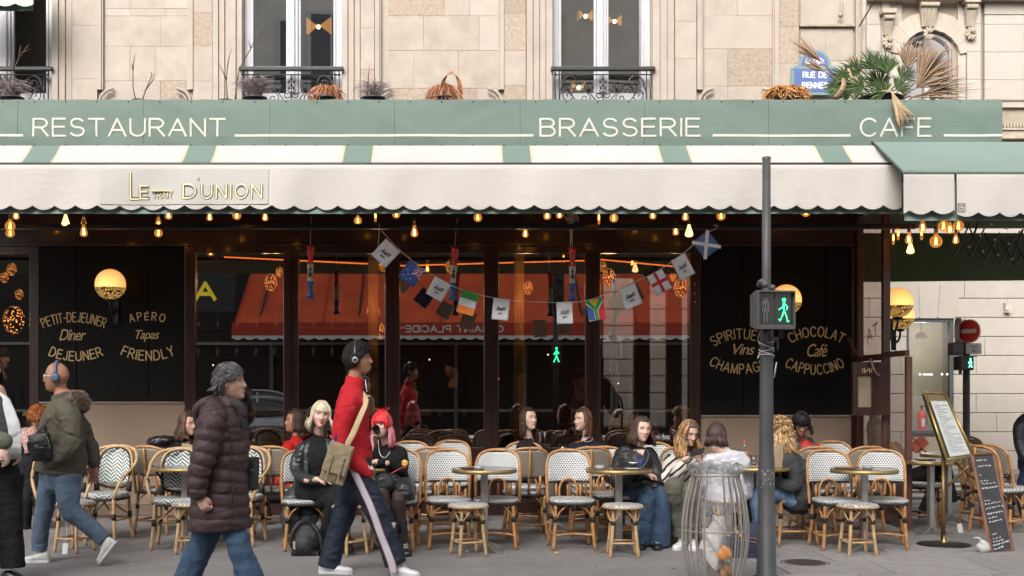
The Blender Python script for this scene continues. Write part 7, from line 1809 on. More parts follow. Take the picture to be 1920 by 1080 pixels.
def headphones(p,label,shell,cush,band,hb=.132):
    t = thing('headphones',label,'headphones',p.H(0,0,0));o = tuple(p.H(0,0,0));b = MB()
    b.tube([p.H(.094 * math.cos(a),.012,.006 + hb * math.sin(a)) for a in np.linspace(.15,math.pi - .15,14)],[(.014,.007)] * 14,8,n=2,side=p.R @ Vector((0,1,0)));b.build('headband',band,t,True,o)
    for q in (-1,1):
        Rr = p.R @ Matrix.Rotation(q * math.pi / 2,3,'Y')
        b = MB();b.lathe(p.H(q * .078,.012,-.006),[(.0,.034),(.026,.033),(.036,.024),(.038,.008),(.036,.004)],24,Rr,cap=False);b.build('ear_cup',shell,t,True,o)
        b = MB();b.lathe(p.H(q * .076,.012,-.006),[(.034,.010),(.040,.004),(.040,-.006),(.030,-.012),(.0,-.01)],24,Rr,cap=False);b.build('ear_cushion',cush,t,True,o)
        b = MB();b.lathe(p.H(q * .078,.012,-.006),[(.012,.0345),(.02,.0355),(.022,.0345)],20,Rr,cap=False);b.build('ear_cup_ring',STEEL if shell is BLACKPL else shell,t,True,o)
    return t

# ------------------------------------------------------------------ 1. man in the red sweater (walks to the right)
D = 9.6
def J(px,py,d=0): return P(px,py,D + d)
p = Person('man walking right in a red quarter zip sweater and navy track trousers with white shoes',(X(665,D),D,0),J(671,674),90,-2,0,'dark',0,.0075,.98)
p.neck(J(662,722));p.face((.015,.01,.008))
p.limb([J(654,760,-.17),J(641,833,-.20),J(684,873,-.16)],[.04,.038,.03]);p.hand(J(682,874,-.16),(.4,0,-1),(0,1,0),(1,0,0),.5)
p.limb([J(660,745),J(662,880)],[.09,.10])
p.finish()
HB = strand('black_hair',(.012,.009,.008),.4,.85)
p.cap(HB,1.16,front=.055,back=-.05,bump_=.02,fn=lambda a: -.045 + .105 * max(0,math.cos(a)) ** .6 if math.cos(a) > 0 else -.045 - .02 * abs(math.cos(a)))
p.curls(HB,900,.010,-.06,(.0045,.008),.055,3,1.17)
g = MB();
for k in range(60):
    rr = random.Random(k);x = rr.uniform(-.022,.022);z = -.078 - rr.random() * .022;y = face_y(x,z);g.tube([p.H(x,y,z),p.H(x,y - .008,z - .008)],.0018,4)
g.tube([p.H(u,face_y(u,-.043) - .001,-.043 - .002 * abs(u) / .02) for u in (-.02,-.01,0,.01,.02)],.0018,5);g.build('goatee',HB,p.root,True,p.o)
RED = cloth('red_knit',(.46,.018,.026),.6,.35,.9,bs=340);NAVY = cloth('navy_track_cloth',(.016,.024,.040),.8,.1,.55)
sd = (0,1,0)
p.cloth('sweater',RED,[
    ([J(661,872),J(662,850),J(659,800),J(660,760),J(660,738),J(664,722)],[(.185,.140),(.18,.150),(.175,.135),(.20,.130),(.165,.10),(.075,.075)],{'side': sd,'seg': 24}),
    ([J(662,735),J(664,720),J(666,707)],[(.10,.085),(.080,.078),(.073,.070)],{'n': 3,'dome': False,'side': sd}),
    ([J(656,750,-.10),J(650,768,-.185),J(637,835,-.225),J(655,858,-.21),J(690,886,-.17)],[.085,.082,.068,.064,.048],{'n': 6}),
    ([J(662,750,.12),J(664,775,.18),J(650,835,.20),J(672,868,.18)],[.085,.08,.06,.05]),
],.0075,2,((.16,.026,'CLOUDS'),(.05,.006,'CLOUDS')))
g = MB();g.tube([J(685,712,-.03),J(688,735,-.05)],.004,5);g.build('zip',M('white_zip',(.6,.58,.58),.4),p.root,True,p.o)
g = MB();g.ell(J(631,828,-.285),(.022,.006,.075),Matrix.Rotation(.15,3,'Y'));g.build('elbow_patch',cloth('navy_patch',(.03,.03,.10),.3),p.root,True,p.o)
p.cloth('trousers',NAVY,[
    ([J(666,862),J(668,892),J(672,915)],[(.165,.135),(.18,.15),(.165,.145)],{'side': sd}),
    ([J(676,890,-.09),J(704,955,-.10),J(722,1000,-.10),J(742,1058,-.10)],[.112,.092,.082,.092],{'dome': False}),
    ([J(662,890,.09),J(646,960,.10),J(630,1005,.10),J(616,1062,.10)],[.115,.092,.082,.088],{'dome': False}),
],.0075,2,((.14,.03,'CLOUDS'),(.05,.007,'CLOUDS')))
LG = M('pale_grey_stripe',(.50,.48,.52),.7);MRN = M('maroon_piping',(.16,.02,.04),.7)
g = MB();cl = [(655,868,-.185,.0),(668,893,-.205,0),(695,950,-.20,0),(713,1000,-.19,0),(733,1052,-.195,0),(738,1075,-.19,0)]
g.tube([J(a,b_,c) for a,b_,c,_ in cl],[(.020,.006),(.030,.010),(.030,.010),(.030,.010),(.034,.010),(.034,.008)],8,n=5,side=(1,0,.2));g.build('side_stripe',LG,p.root,True,p.o)
g = MB()
for dx in (-7.6,7.6): g.tube([J(a + dx,b_,c - .004) for a,b_,c,_ in cl],.004,5,n=5)
g.build('stripe_piping',MRN,p.root,True,p.o)
g = MB();
for dx in (-6,0): g.poly([J(693 + dx,880,-.20),J(697 + dx,872,-.20),J(701 + dx,880,-.20)],(0,0,0),(0,-.003,0))
g.build('embroidered_mark',PAPER,p.root,False,p.o)
WSH = M('white_leather',(.72,.72,.73),.45,var=.04,bump=.1);WSO = M('white_sole',(.62,.62,.63),.5)
p.shoe(P(736,1070,9.5) * 1 + V(0,0,-.0) - V(0,0,P(736,1070,9.5).z) + V(0,0,.005),V(X(787,9.5),9.46,.0),WSH,WSO,.085,.046)
p.shoe(V(X(600,9.7),9.7,.0),V(X(662,9.7),9.66,.0),WSH,WSO,.085,.046)
headphones(p,'black over ear headphones on the man in the red sweater',BLACKPL,BKM,BLACKPL)
KH = M('khaki_canvas',(.27,.215,.13),.85,var=.12,scale=12,bump=.4,bscale=220,folds=.5,sheen=.1)
t = thing('messenger_bag','khaki canvas messenger bag hanging behind the man in the red sweater','bag',J(632,868,-.28));o_ = tuple(J(632,868,-.28));R_ = Matrix.Rotation(math.radians(17),3,'Y')
g = MB();g.box(V(0,0,0) ,(.19,.09,.31),R_);g.ell(R_ @ V(.0,-.03,.0),(.10,.06,.155),R_);g.remesh('body',KH,t,.009,5,[(.09,.02,'CLOUDS')]).location = (0,0,0)
g = MB();g.box(R_ @ V(.0,-.085,.03),(.185,.012,.22),R_);g.remesh('flap',KH,t,.007,3,[(.06,.014,'CLOUDS')])
g = MB();g.box(R_ @ V(-.04,-.10,-.04),(.012,.008,.20),R_);g.box(R_ @ V(.05,-.10,-.04),(.012,.008,.20),R_);g.build('flap_strap',KH,t,bev=.002);g = MB();g.ell(R_ @ V(.05,-.107,-.05),.008,seg=8,rings=5);g.build('stud',BRASS,t,True)
g = MB();g.tube([J(648,838,-.27),J(661,815,-.27),J(676,780,-.24),J(685,758,-.19),J(684,745,-.10),J(672,730,.05)],[(.024,.004)] * 6,8,n=5,side=(1,0,.4));addmesh('strap',[Vector(v) - Vector(o_) for v in g.v],g.f,M('tan_webbing',(.50,.37,.22),.8,bump=.3),t,True)

# ------------------------------------------------------------------ 2. bald man (walks to the left)
D = 10.2
p = Person('bald man walking left in an olive parka with a fur trimmed hood and pale glasses',(X(115,D),D,0),J(107,707),-90,3,0,'brown',0,.008,.98)
p.neck(J(119,750));p.face((.02,.012,.01))
p.limb([J(178,850,.25),J(176,872,.25)],[.03,.028]);p.hand(J(176,872,.25),(.05,-.1,-1),(0,-1,-.1),(-1,0,0),.22,.98,.3)
p.limb([J(120,750),J(118,870)],[.1,.1]);p.finish()
STUB = M('grey_stubble',(.12,.08,.06),.8);WPL = M('white_plastic_frame',(.72,.66,.60),.3);glasses(p,WPL,.0034,.022)
g = MB()
for k in range(500):
    rr = random.Random(k);x = rr.uniform(-.045,.045);z = -.055 - rr.random() * .045
    if abs(x) < .022 and z > -.066: continue
    y = face_y(x,z);g.tube([p.H(x,y + .0008,z),p.H(x * 1.01,y - .0012,z - .003)],.0006,3)
g.build('stubble',STUB,p.root,True,p.o)
OL = cloth('olive_parka_cloth',(.088,.080,.058),.9,.15,.7);DEN = cloth('blue_denim',(.105,.145,.205),.55,.5,.85,var=.28,bs=300)
p.cloth('parka',OL,[
    ([J(112,886),J(114,862),J(116,825),J(118,790),J(120,765),J(121,748)],[(.21,.215),(.215,.215),(.205,.195),(.205,.18),(.19,.14),(.08,.08)],{'side': sd,'seg': 24,'dome': False}),
    ([J(120,762),J(120,750),J(117,738)],[(.13,.11),(.105,.098),(.094,.088)],{'n': 3,'dome': False,'side': sd}),
    ([J(124,765,-.13),J(131,785,-.20),J(136,832,-.24),J(118,852,-.23),J(96,866,-.20)],[.09,.095,.082,.075,.062]),
    ([J(128,765,.12),J(148,800,.20),J(168,838,.25),J(174,864,.25)],[.09,.088,.075,.062]),
    ([J(123,752,.02),J(142,752,.0),J(156,764,.0)],[(.10,.06),(.13,.065),(.10,.05)],{'side': sd}),
],.0085,2,((.15,.034,'CLOUDS'),(.05,.012,'CLOUDS')))
FUR = strand('brown_fur',(.25,.185,.14),.6,.9);g = MB();rr = random.Random(3)
for k in range(4200):
    u = rr.random();c = J(139 + 22 * u,742 + 12 * u * u + 4 * math.sin(u * 7),rr.uniform(-.13,.13) * (1 - .3 * u));dirn = Vector((rr.gauss(.1,.5),rr.gauss(-.25,.6),rr.gauss(.35,.5))).normalized();r_ = .03 + .015 * math.sin(u * 6)
    a = c + dirn * r_;g.tube([a,a + dirn * .022 + V(0,0,-.002),a + dirn * .036 + V(rr.uniform(-.01,.01),0,-.012)],[.0014,.0011,.0004],3)
g.build('fur_trim',FUR,p.root,True,p.o);g = MB();g.tube([J(138,745,-.1),J(150,745,-.05),J(158,755,0),J(150,745,.08)],[.035,.045,.05,.03],12,n=4,dome=True);g.build('hood_roll',FUR,p.root,True,p.o)
g = MB();g.tube([J(123,748,-.15),J(104,770,-.19),J(82,800,-.19)],(.006),6,n=4);g.tube([J(128,775,-.24),J(122,800,-.27),J(116,830,-.28)],.004,5,n=3);g.build('seam',M('dark_seam',(.03,.028,.02),.8),p.root,True,p.o)
p.cloth('jeans',DEN,[
    ([J(116,868),J(114,895)],[(.155,.14),(.17,.155)],{'side': sd,'n': 1}),
    ([J(126,890,-.08),J(128,925,-.09),J(132,955,-.10),J(165,985,-.10),J(196,1013,-.09)],[.115,.100,.088,.075,.062],{'dome': False}),
    ([J(98,890,.09),J(84,950,.10),J(77,990,.10),J(73,1033,.10)],[.105,.082,.070,.064],{'dome': False}),
],.0085,2,((.13,.024,'CLOUDS'),(.045,.008,'CLOUDS')))
GRS = M('white_and_grey_trainer',(.60,.60,.56),.55,var=.3,scale=26);d1 = 10.1
p.shoe(V(X(93,10.3),10.3,.0),V(X(46,10.3),10.27,.0),GRS,WSO,.085,.045)
p.shoe(P(219,1015,d1) + V(0,0,-.01),P(189,1058,d1) + V(0,-.02,0),GRS,WSO,.085,.045,up=(-.85,0,.5))
DB_ = M('slate_blue_plastic',(.07,.10,.17),.45);headphones(p,'slate blue over ear headphones on the bald man',DB_,DB_,DB_,.122)
t = thing('sling_bag','small black leather sling bag worn by the bald man at the chest','bag',J(76,838,-.28));g = MB();R_ = Matrix.Rotation(-.15,3,'Y');g.box((0,0,0),(.17,.07,.22),R_);g.ell((0,-.01,0),(.095,.055,.125),R_);g.remesh('body',SHINYB,t,.009,5)
g = MB();g.box(R_ @ V(-.015,-.062,.02),(.14,.012,.075),R_);g.build('pocket',SHINYB,t,bev=.005);g = MB();g.tube([R_ @ V(.05,-.055,.10),R_ @ V(.085,-.05,.06),R_ @ V(.09,-.045,-.04)],.003,5,n=3);g.build('zip',STEEL,t,True);g = MB();g.box(R_ @ V(-.01,-.07,.015),(.03,.003,.008),R_);g.build('small_mark',STEEL,t)
g = MB();g.tube([(-.04,.0,.1),(.02,.12,.2),(.12,.16,.32),(.2,.14,.36)],[(.018,.004)] * 4,6,n=4);g.build('strap',BKM,t,True)

# ------------------------------------------------------------------ 3. woman in the long quilted coat (walks to the right, nearest)
D = 8.0
p = Person('grey haired person walking right in a long plum quilted coat and jeans',(X(420,D),D,0),J(430,718),88,-2,0,'light',1,.0075,1.0)
p.neck(J(420,762));p.face((.10,.09,.085))
p.limb([J(372,915,-.24),J(374,933,-.24)],[.028,.026]);p.hand(J(373,932,-.24),(.5,-.1,-.9),(0.3,1,0),(1,0,0),.75,.9)
p.limb([J(418,770),J(415,900)],[.1,.1]);p.finish()
GH = strand('salt_and_pepper_hair',(.115,.11,.11),.75,.5)
def _edge(a):
    a = abs((a + math.pi) % (2 * math.pi) - math.pi);return float(np.interp(a,[0,1.0,1.35,1.7,1.95,2.3,3.15],[.078,.070,.045,.020,-.03,-.085,-.095]))
p.cap(M('dark_grey_hair_base',(.10,.097,.097),.7,var=.4,scale=30),1.09,fn=_edge,bump_=.006)
p.swept(GH,900,1.115,.0036,.016,4);p.strands(GH,130,.03,.0042,.010,2.4,front_gap=128,seed=15,volume=1.08,flare=.03)
PLUM = M('plum_quilted_nylon',(.058,.033,.034),.56,var=.2,scale=12,bump=.15,bscale=200,folds=.7,coat=.0,spec=.35)
def puff(path,rads,per,amp=.018,n=16):
    pts,rr_ = catmull([Vector(q) for q in path],rads,n);L = 0;out = []
    for i,(a,r_) in enumerate(zip(pts,rr_)):
        if i: L += np.linalg.norm(pts[i] - pts[i - 1])
        out.append(tuple(x + amp * (abs(math.sin(math.pi * L / per)) ** .45 - .78) for x in (list(r_) if len(r_) > 1 else [r_[0],r_[0]])))
    return pts,out
b = MB()
for path,rads,per,kw in (
    ([J(413,992),J(412,960),J(416,900),J(422,868),J(420,830),J(414,790),J(412,770)],[(.20,.212),(.205,.200),(.195,.175),(.175,.155),(.185,.165),(.195,.155),(.16,.12)],.082,{'side': sd,'seg': 30}),
    ([J(404,775,-.12),J(396,795,-.19),J(384,850,-.235),J(374,885,-.25),J(371,922,-.25)],[.085,.092,.082,.072,.058],.075,{'seg': 20}),
    ([J(420,775,.12),J(424,800,.19),J(428,870,.22),J(440,920,.22)],[.085,.088,.075,.06],.075,{'seg': 16})):
    pts,rr_ = puff(path,rads,per);b.tube(pts,rr_,kw.get('seg'),1,side=kw.get('side'),dome='side' not in kw)
b.tube([J(417,780),J(426,765),J(438,748,0)],[(.105,.085),(.098,.080),(.088,.078)],20,n=3,dome=False,side=sd)      # collar
b.tube([J(420,772,-.06),J(398,758,-.05),J(380,766,-.02),J(374,782,0)],[(.10,.05),(.135,.058),(.12,.055),(.08,.04)],18,n=4,dome=True,side=sd)   # hood lying on the back
b.remesh('quilted_coat',PLUM,p.root,.0062,1,[(.07,.014,'CLOUDS')],p.o)
g = MB();g.tube([J(426,790,-.17),J(434,840,-.17),J(430,900,-.19),J(430,985,-.22)],.003,5,n=4);g.tube([J(437,905,-.185),J(436,945,-.20)],.004,5);g.build('seam',M('plum_seam',(.022,.01,.012),.6),p.root,True,p.o)
SC = cloth('charcoal_scarf',(.05,.045,.045),.5);g = MB();g.tube([J(436,752,-.04),J(452,768,-.05),J(455,800,-.03),J(457,835,0)],[(.03,.05),(.035,.05),(.03,.03),(.02,.02)],12,n=4,dome=True);g.remesh('scarf',SC,p.root,.008,2,[(.05,.02,'CLOUDS')],p.o)
DEN2 = cloth('mid_blue_denim',(.052,.090,.150),.5,.5,.85,var=.3,bs=300)
p.cloth('jeans',DEN2,[
    ([J(436,985,-.05),J(450,1030,-.07),J(468,1080,-.09),J(488,1140,-.09)],[.08,.080,.088,.105],{'dome': False}),
    ([J(392,985,.05),J(374,1030,.08),J(352,1080,.09),J(332,1138,.09)],[.105,.088,.090,.105],{'dome': False}),
    ([J(414,945),J(414,968)],[(.13,.11),(.13,.11)],{'side': sd,'n': 1})],.008,2,((.13,.03,'CLOUDS'),(.045,.012,'CLOUDS')))
p.shoe(V(X(470,7.95),7.92,0),V(X(532,7.95),7.90,0),BLACKPL,BLACKPL,.09,.045);p.shoe(V(X(312,8.1),8.1,.03),V(X(372,8.1),8.08,.0),BLACKPL,BLACKPL,.09,.045)
t = thing('shoulder_bag','flat black shoulder bag at the front of the quilted coat','bag',J(468,880,.12));g = MB();g.box((0,0,-.03),(.10,.20,.22));g.remesh('body',BKM,t,.011,4,[(.08,.012,'CLOUDS')]);g = MB();g.tube([(0,-.08,.06),(-.035,-.16,.2),(-.06,-.2,.36),(-.12,-.16,.47)],[(.004,.014)] * 4,6,n=4);g.build('strap',BKM,t,True)
t = thing('walking_stick','thin black stick carried low beside the quilted coat','stick',V(X(458,8.2),8.2,0));g = MB();g.tube([(0,0,0),(.005,.0,.55)],.006,6);g.build('shaft',BLACKPL,t,True);g = MB();g.ell((0,0,.01),.012,seg=8,rings=5);g.build('rubber_tip',BLACKPL,t,True)

# ------------------------------------------------------------------ 4. person cut by the left edge, and the companion with the green sleeve
D = 9.3
p = Person('person cut by the left edge in black with a white fringed scarf',(X(0,D),D,0),J(-22,690),70,0,0,'light',1,.010,1.0)
p.neck(J(-15,735));p.face();p.limb([J(36,835,-.12),J(38,848,-.12)],[.03,.027]);p.hand(J(35,838,-.13),(.1,0,-1),(-1,0,0),(-.3,-1,0),.5)
p.limb([J(-10,740),J(-5,870)],[.09,.1]);p.finish()
BKC = cloth('black_wool',(.014,.014,.015),.7,.3,.9);DKG = cloth('dark_grey_knit',(.05,.05,.055),.6,.3)
p.strands(strand('dark_brown_hair',(.05,.03,.022)),200,.12,.008,seed=2);p.cap(M('dark_hair_base',(.03,.02,.016),.6),1.08)
p.cloth('sweater',DKG,[([J(-8,880),J(-8,850),J(-10,790),J(-12,755),J(-14,735)],[(.19,.14),(.19,.15),(.20,.14),(.19,.12),(.08,.07)],{'side': sd}),
    ([J(-6,760,-.14),J(4,800,-.22),J(20,838,-.20),J(34,846,-.14)],[.08,.075,.062,.05])],.01,2)
p.cloth('trousers',BKC,[([J(-6,865),J(-4,895)],[(.165,.15),(.18,.16)],{'side': sd,'n': 1}),([J(16,890,-.08),J(18,960,-.09),J(24,1064,-.09)],[.115,.095,.092],{'dome': False}),([J(-18,890,.08),J(-30,960,.08),J(-40,1060,.09)],[.115,.095,.092],{'dome': False})],.01,2)
WSC = cloth('white_fringed_scarf_wool',(.58,.58,.58),.4,.5,.95)
p.cloth('scarf',WSC,[([J(-14,742,-.08),J(4,760,-.17),J(18,790,-.24),J(26,815,-.26)],[(.06,.03),(.075,.028),(.07,.022),(.065,.018)],{'side': (1,0,.3)}),([J(-30,755,-.15),J(-14,800,-.24),J(-2,850,-.26)],[(.05,.02),(.05,.02),(.05,.018)],{'side': (1,0,.3)})],.009,2)
g = MB();rr = random.Random(1)
for k in range(26): x0 = 14 + k * .95;g.tube([J(x0,806 + k * .2,-.265),J(x0 + 1,835,-.27),J(x0 + rr.uniform(0,3),862 - k * .2,-.25)],.005,4,n=2)
g.build('scarf_fringe',WSC,p.root,True,p.o)
p.shoe(V(X(6,D - .1),D - .1,0),V(X(62,D - .1),D - .14,0),BLACKPL,WSO,.085,.045);g = MB()
for k in range(3): a = V(X(24 + k * 7,D - .2),D - .165,.03);g.box(a,(.008,.012,.06),Matrix.Rotation(.5,3,'Y'))
g.build('white_stripe',PAPER,p.root,False,p.o)
p = Person('person beyond the left edge of whom only a green sleeve and a hand show',(X(-75,D - .25),D - .25,0),P(-95,690,D - .25),80,0,0,'fair',1,.011);p.neck(P(-88,735,D - .25));p.face()
p.limb([P(0,838,D - .45),P(10,850,D - .45)],[.03,.028]);p.hand(P(4,842,D - .45),(.6,0,-1),(-1,0,-.4),(.3,-1,0),.7,1.0);p.limb([P(-85,740,D - .25),P(-85,870,D - .25)],[.09,.1]);p.finish()
OG = cloth('sage_green_wool',(.14,.155,.11),.4,.6,.95,bs=160);Q = lambda a,b_,c=0: P(a,b_,D - .25 + c)
p.cloth('coat',OG,[([Q(-85,900),Q(-85,850),Q(-86,790),Q(-88,755),Q(-89,737)],[(.2,.15),(.2,.15),(.21,.15),(.2,.12),(.08,.07)],{'side': sd}),([Q(-78,765,-.15),Q(-50,815,-.22),Q(-20,822,-.21),Q(8,828,-.20)],[.08,.078,.072,.062])],.011,2)
p.cloth('trousers',BKC,[([Q(-85,880),Q(-85,905)],[(.165,.15),(.18,.16)],{'side': sd,'n': 1}),([Q(-75,890,-.08),Q(-72,1064,-.09)],[.11,.09],{'dome': False}),([Q(-98,890,.08),Q(-110,1060,.09)],[.11,.09],{'dome': False})],.012,2,None)
p.strands(strand('light_brown_hair',(.2,.12,.06)),160,.15,.009,seed=8);p.cap(M('brown_hair_base',(.1,.06,.035),.6),1.08)
t = thing('phone','pale phone held by the hand in the green sleeve at the left edge','phone',P(2,857,D - .47));g = MB();g.box((0,0,0),(.075,.14,.009),Matrix.Rotation(.4,3,'Y'));g.build('body',WHITEC,t,bev=.003);g = MB();g.box((0,0,.0062),(.065,.12,.002),Matrix.Rotation(.4,3,'Y'));g.build('screen',BLACKPL,t)
# ------------------------------------------------------------------ seated people
def top(p,name,mat,T,arms,side,w=.165,d=.105,sr=.058,cuff=.036,collar=.058,vox=None,disp=((.13,.02,'CLOUDS'),(.045,.006,'CLOUDS')),paint=None,hem=1.0,col_h=.0):
    """T: pelvis, waist, chest, shoulder line, neck base"""
    pe,wa,ch,sh,ne = [Vector(t) for t in T]
    parts = [([pe,wa,ch,sh,ne],[(w * hem,d * 1.15 * hem),(w * .88,d * .98),(w * .98,d * 1.05),(w * 1.0,d * .8),(collar * 1.15,collar * 1.1)],{'side': side,'seg': 22})]
    if col_h: parts.append(([ne - Vector((0,0,.02)),ne + Vector((0,-.01,col_h))],[collar * 1.08,collar],{'n': 1,'dome': False}))
    for a in arms:
        n_ = len(a);parts.append((a,[sr * 1.25] + [sr * (1 - .28 * i / (n_ - 1)) for i in range(1,n_ - 1)] + [cuff]))
    return p.cloth(name,mat,parts,vox,2,disp,paint)
def legs(p,name,mat,L,side,pel,r=(.095,.075,.062,.062),vox=None,pw=(.165,.12),disp=((.12,.022,'CLOUDS'),(.04,.007,'CLOUDS')),dome=False):
    parts = [([Vector(pel) + Vector((0,0,.06)),Vector(pel)],[pw,pw],{'side': side,'n': 1})]
    for a in L:
        rr_ = [r[0],r[0] * .93,r[1],r[2],r[3]] if len(a) == 5 else [r[0],r[1] * 1.02,r[2],r[3]][:len(a)]
        parts.append((a,rr_,{'dome': dome}))
    return p.cloth(name,mat,parts,vox,2,disp)
def T_(D,*q): return [P(a,b_,D + (c or 0)) for a,b_,c in q]
SX = (1,0,0)
BLKN = cloth('black_ribbed_knit',(.013,.013,.014),.5,.3,.9,bs=220)
LEATH = M('worn_black_leather',(.030,.034,.037),.36,var=.25,scale=14,bump=.2,bscale=120,folds=.9,coat=.1)

# 5 blonde woman in the leather coat
D = 11.1
p = Person('smiling blonde woman seated in a black turtleneck and a long leather coat',(X(585,D),D,0),P(601,779,D - .08),14,2,6,'fair',1,.0078,.96,'smile')
p.neck(P(596,818,D));p.face((.16,.10,.06))
p.hand(P(596,899,D - .36),(1,-.1,-.1),(0,0,-1),(0,-1,.2),.3,.9);p.limb([P(575,900,D - .28),P(596,899,D - .36)],[.03,.026]);p.limb([P(596,830,D),P(588,910,D)],[.07,.09]);p.finish()
p.cap(M('blonde_roots',(.40,.31,.19),.6),1.06,fn=lambda a: .082 if math.cos(a) > .45 else -.02 if math.cos(a) > 0 else -.09)
BLH = strand('platinum_hair',(.66,.56,.40),.25,.4)
p.strands(BLH,420,.115,.0072,.005,1.6,front_gap=66,flare=.035,volume=1.10,seed=3,bangs=110,bang_z=.036)
p.strands(BLH,60,.10,.006,.008,2.0,front_gap=58,flare=.05,volume=1.16,seed=13)
top(p,'turtleneck',BLKN,T_(D,(587,925,0),(590,895,0),(592,856,-.03),(595,833,-.01),(596,821,0)),[T_(D,(570,843,0),(562,885,-.05),(588,900,-.28))],SX,.150,.10,.05,col_h=.055,collar=.052)
p.cloth('leather_coat',LEATH,[
    (T_(D,(562,905,.04),(563,870,.02),(567,845,.0),(582,829,.01)),[(.05,.11),(.052,.11),(.052,.09),(.04,.05)],{'side': SX}),
    (T_(D,(626,905,.04),(628,870,.02),(625,845,.0),(612,829,.01)),[(.045,.11),(.045,.11),(.05,.09),(.04,.05)],{'side': SX}),
    (T_(D,(590,915,.11),(592,870,.10),(594,838,.07)),[(.16,.04),(.17,.045),(.14,.04)],{'side': SX}),
    (T_(D,(566,842,0),(556,866,-.02),(557,887,-.10),(574,897,-.24),(588,899,-.32)),[.058,.056,.052,.046,.044]),
    (T_(D,(628,846,0),(636,875,-.02),(630,900,-.2)),[.056,.052,.045]),
    (T_(D,(575,915,.10),(556,930,.02),(545,965,-.05),(541,1008,-.05)),[(.12,.05),(.11,.04),(.09,.035),(.05,.03)],{'side': SX}),
    (T_(D,(600,925,.1),(585,950,.0),(565,1000,-.02)),[(.12,.05),(.11,.04),(.06,.03)],{'side': SX})],.0085,2,((.12,.022,'CLOUDS'),(.04,.008,'CLOUDS')))
for q in (((581,827,-.06),(576,842,-.10),(574,872,-.13),(576,900,-.14)),((613,827,-.06),(619,842,-.10),(620,872,-.12),(620,900,-.12))): g = MB();g.tube(T_(D,*q),[(.020,.010),(.036,.012),(.022,.010),(.016,.01)],8,n=4,side=SX);g.build('lapel',LEATH,p.root,True,p.o)
legs(p,'trousers',BLKN,[T_(D,(580,930,0),(612,922,-.22),(645,925,-.38),(642,965,-.34),(640,1005,-.3)),T_(D,(590,935,.04),(612,938,-.2),(628,940,-.40),(616,985,-.3),(606,1015,-.25))],SX,P(586,928,D),(.092,.08,.065,.06))
p.shoe(V(X(606,D - .22),D - .20,.0),V(X(612,D - .4),D - .44,0),SHINYB,BLACKPL,.08,.044);p.shoe(V(X(634,D - .2),D - .2,.06),V(X(660,D - .4),D - .42,.03),SHINYB,BLACKPL,.08,.044)

# 6 pink haired woman
p = Person('woman with red fringe and long pink hair seated drinking from a dark cup',(X(735,D),D,0),P(717,797,D - .08),-22,4,-4,'fair',1,.0078,.96)
p.neck(P(728,838,D));p.face((.30,.08,.06))
hw = P(697,832,D - .20);p.limb([P(690,868,D - .25),hw],[.032,.026]);p.hand(hw,(.15,0,1),(1,-.1,.2),(.3,1,.3),.95,.9)
p.hand(P(704,866,D - .30),(-1,-.1,0),(0,0,-1),(0,-1,.1),.35,.9);p.limb([P(725,868,D - .28),P(704,866,D - .30)],[.03,.026]);p.limb([P(730,845,D),P(738,910,D)],[.07,.09]);p.finish()
PKB = M('red_pink_roots',(.42,.06,.08),.6);p.cap(PKB,1.06,fn=lambda a: .082 if math.cos(a) > .45 else -.02 if math.cos(a) > 0 else -.08)
REDH = strand('scarlet_hair',(.70,.03,.035),.3,.4);PNKH = strand('rose_pink_hair',(.66,.22,.28),.35,.45)
p.strands(PNKH,380,.185,.0075,.008,1.8,front_gap=62,flare=.025,volume=1.09,seed=21)
p.strands(REDH,120,.0,.0065,.004,1.5,front_gap=40,flare=0,volume=1.13,seed=22,bangs=170,bang_z=.030,lenfn=lambda a: .002)
g = MB();rr = random.Random(4)
for k in range(26): a = rr.uniform(-.9,.9);g.tube([p.H(.03 + a * .03,.01,.118),p.H(.03 + a * .05,.0,.140),p.H(.03 + a * .08 + rr.uniform(-.01,.01),-.01,.150 + rr.uniform(-.01,.012))],[.004,.003,.001],4,n=2)
g.build('hair_tuft',REDH,p.root,True,p.o)
top(p,'turtleneck',BLKN,T_(D,(742,920,0),(738,890,0),(733,862,-.04),(730,846,-.02),(729,838,0)),[T_(D,(750,848,0),(757,862,-.03),(752,882,-.12),(728,868,-.24),(712,867,-.30)),T_(D,(712,850,0),(694,868,-.08),(688,880,-.2),(694,850,-.22))],SX,.155,.105,.052,col_h=.05,collar=.052)
g = MB();g.tube([p.H(-.045,-.02,-.12),P(712,850,D - .14),P(722,858,D - .16),P(732,846,D - .13)],.003,5,n=5);g.build('necklace',M('silver_chain',(.6,.58,.56),.3,.8),p.root,True,p.o)
legs(p,'leather_skirt',LEATH,[T_(D,(745,925,.0),(735,908,-.2),(722,905,-.40)),T_(D,(755,930,.0),(760,915,-.2),(758,920,-.36))],SX,P(745,925,D),(.11,.095,.09,.085),disp=((.12,.03,'CLOUDS'),),dome=True)
TIGHT = M('sheer_black_tights',(.055,.035,.032),.6);legs(p,'tights',TIGHT,[T_(D,(730,925,-.2),(716,918,-.42),(725,950,-.40),(733,975,-.36)),T_(D,(750,925,-.2),(748,930,-.40),(752,975,-.32),(756,1005,-.3))],SX,P(745,930,D - .1),(.07,.062,.048,.042),pw=(.1,.08),disp=None)
BOOT = M('polished_black_boot',(.015,.015,.016),.22,coat=.6)
p.cloth('boot_shaft',BOOT,[(T_(D,(725,950,-.40),(735,985,-.36)),[.052,.048]),(T_(D,(752,975,-.32),(757,1020,-.3)),[.052,.048])],.0085,1,None)
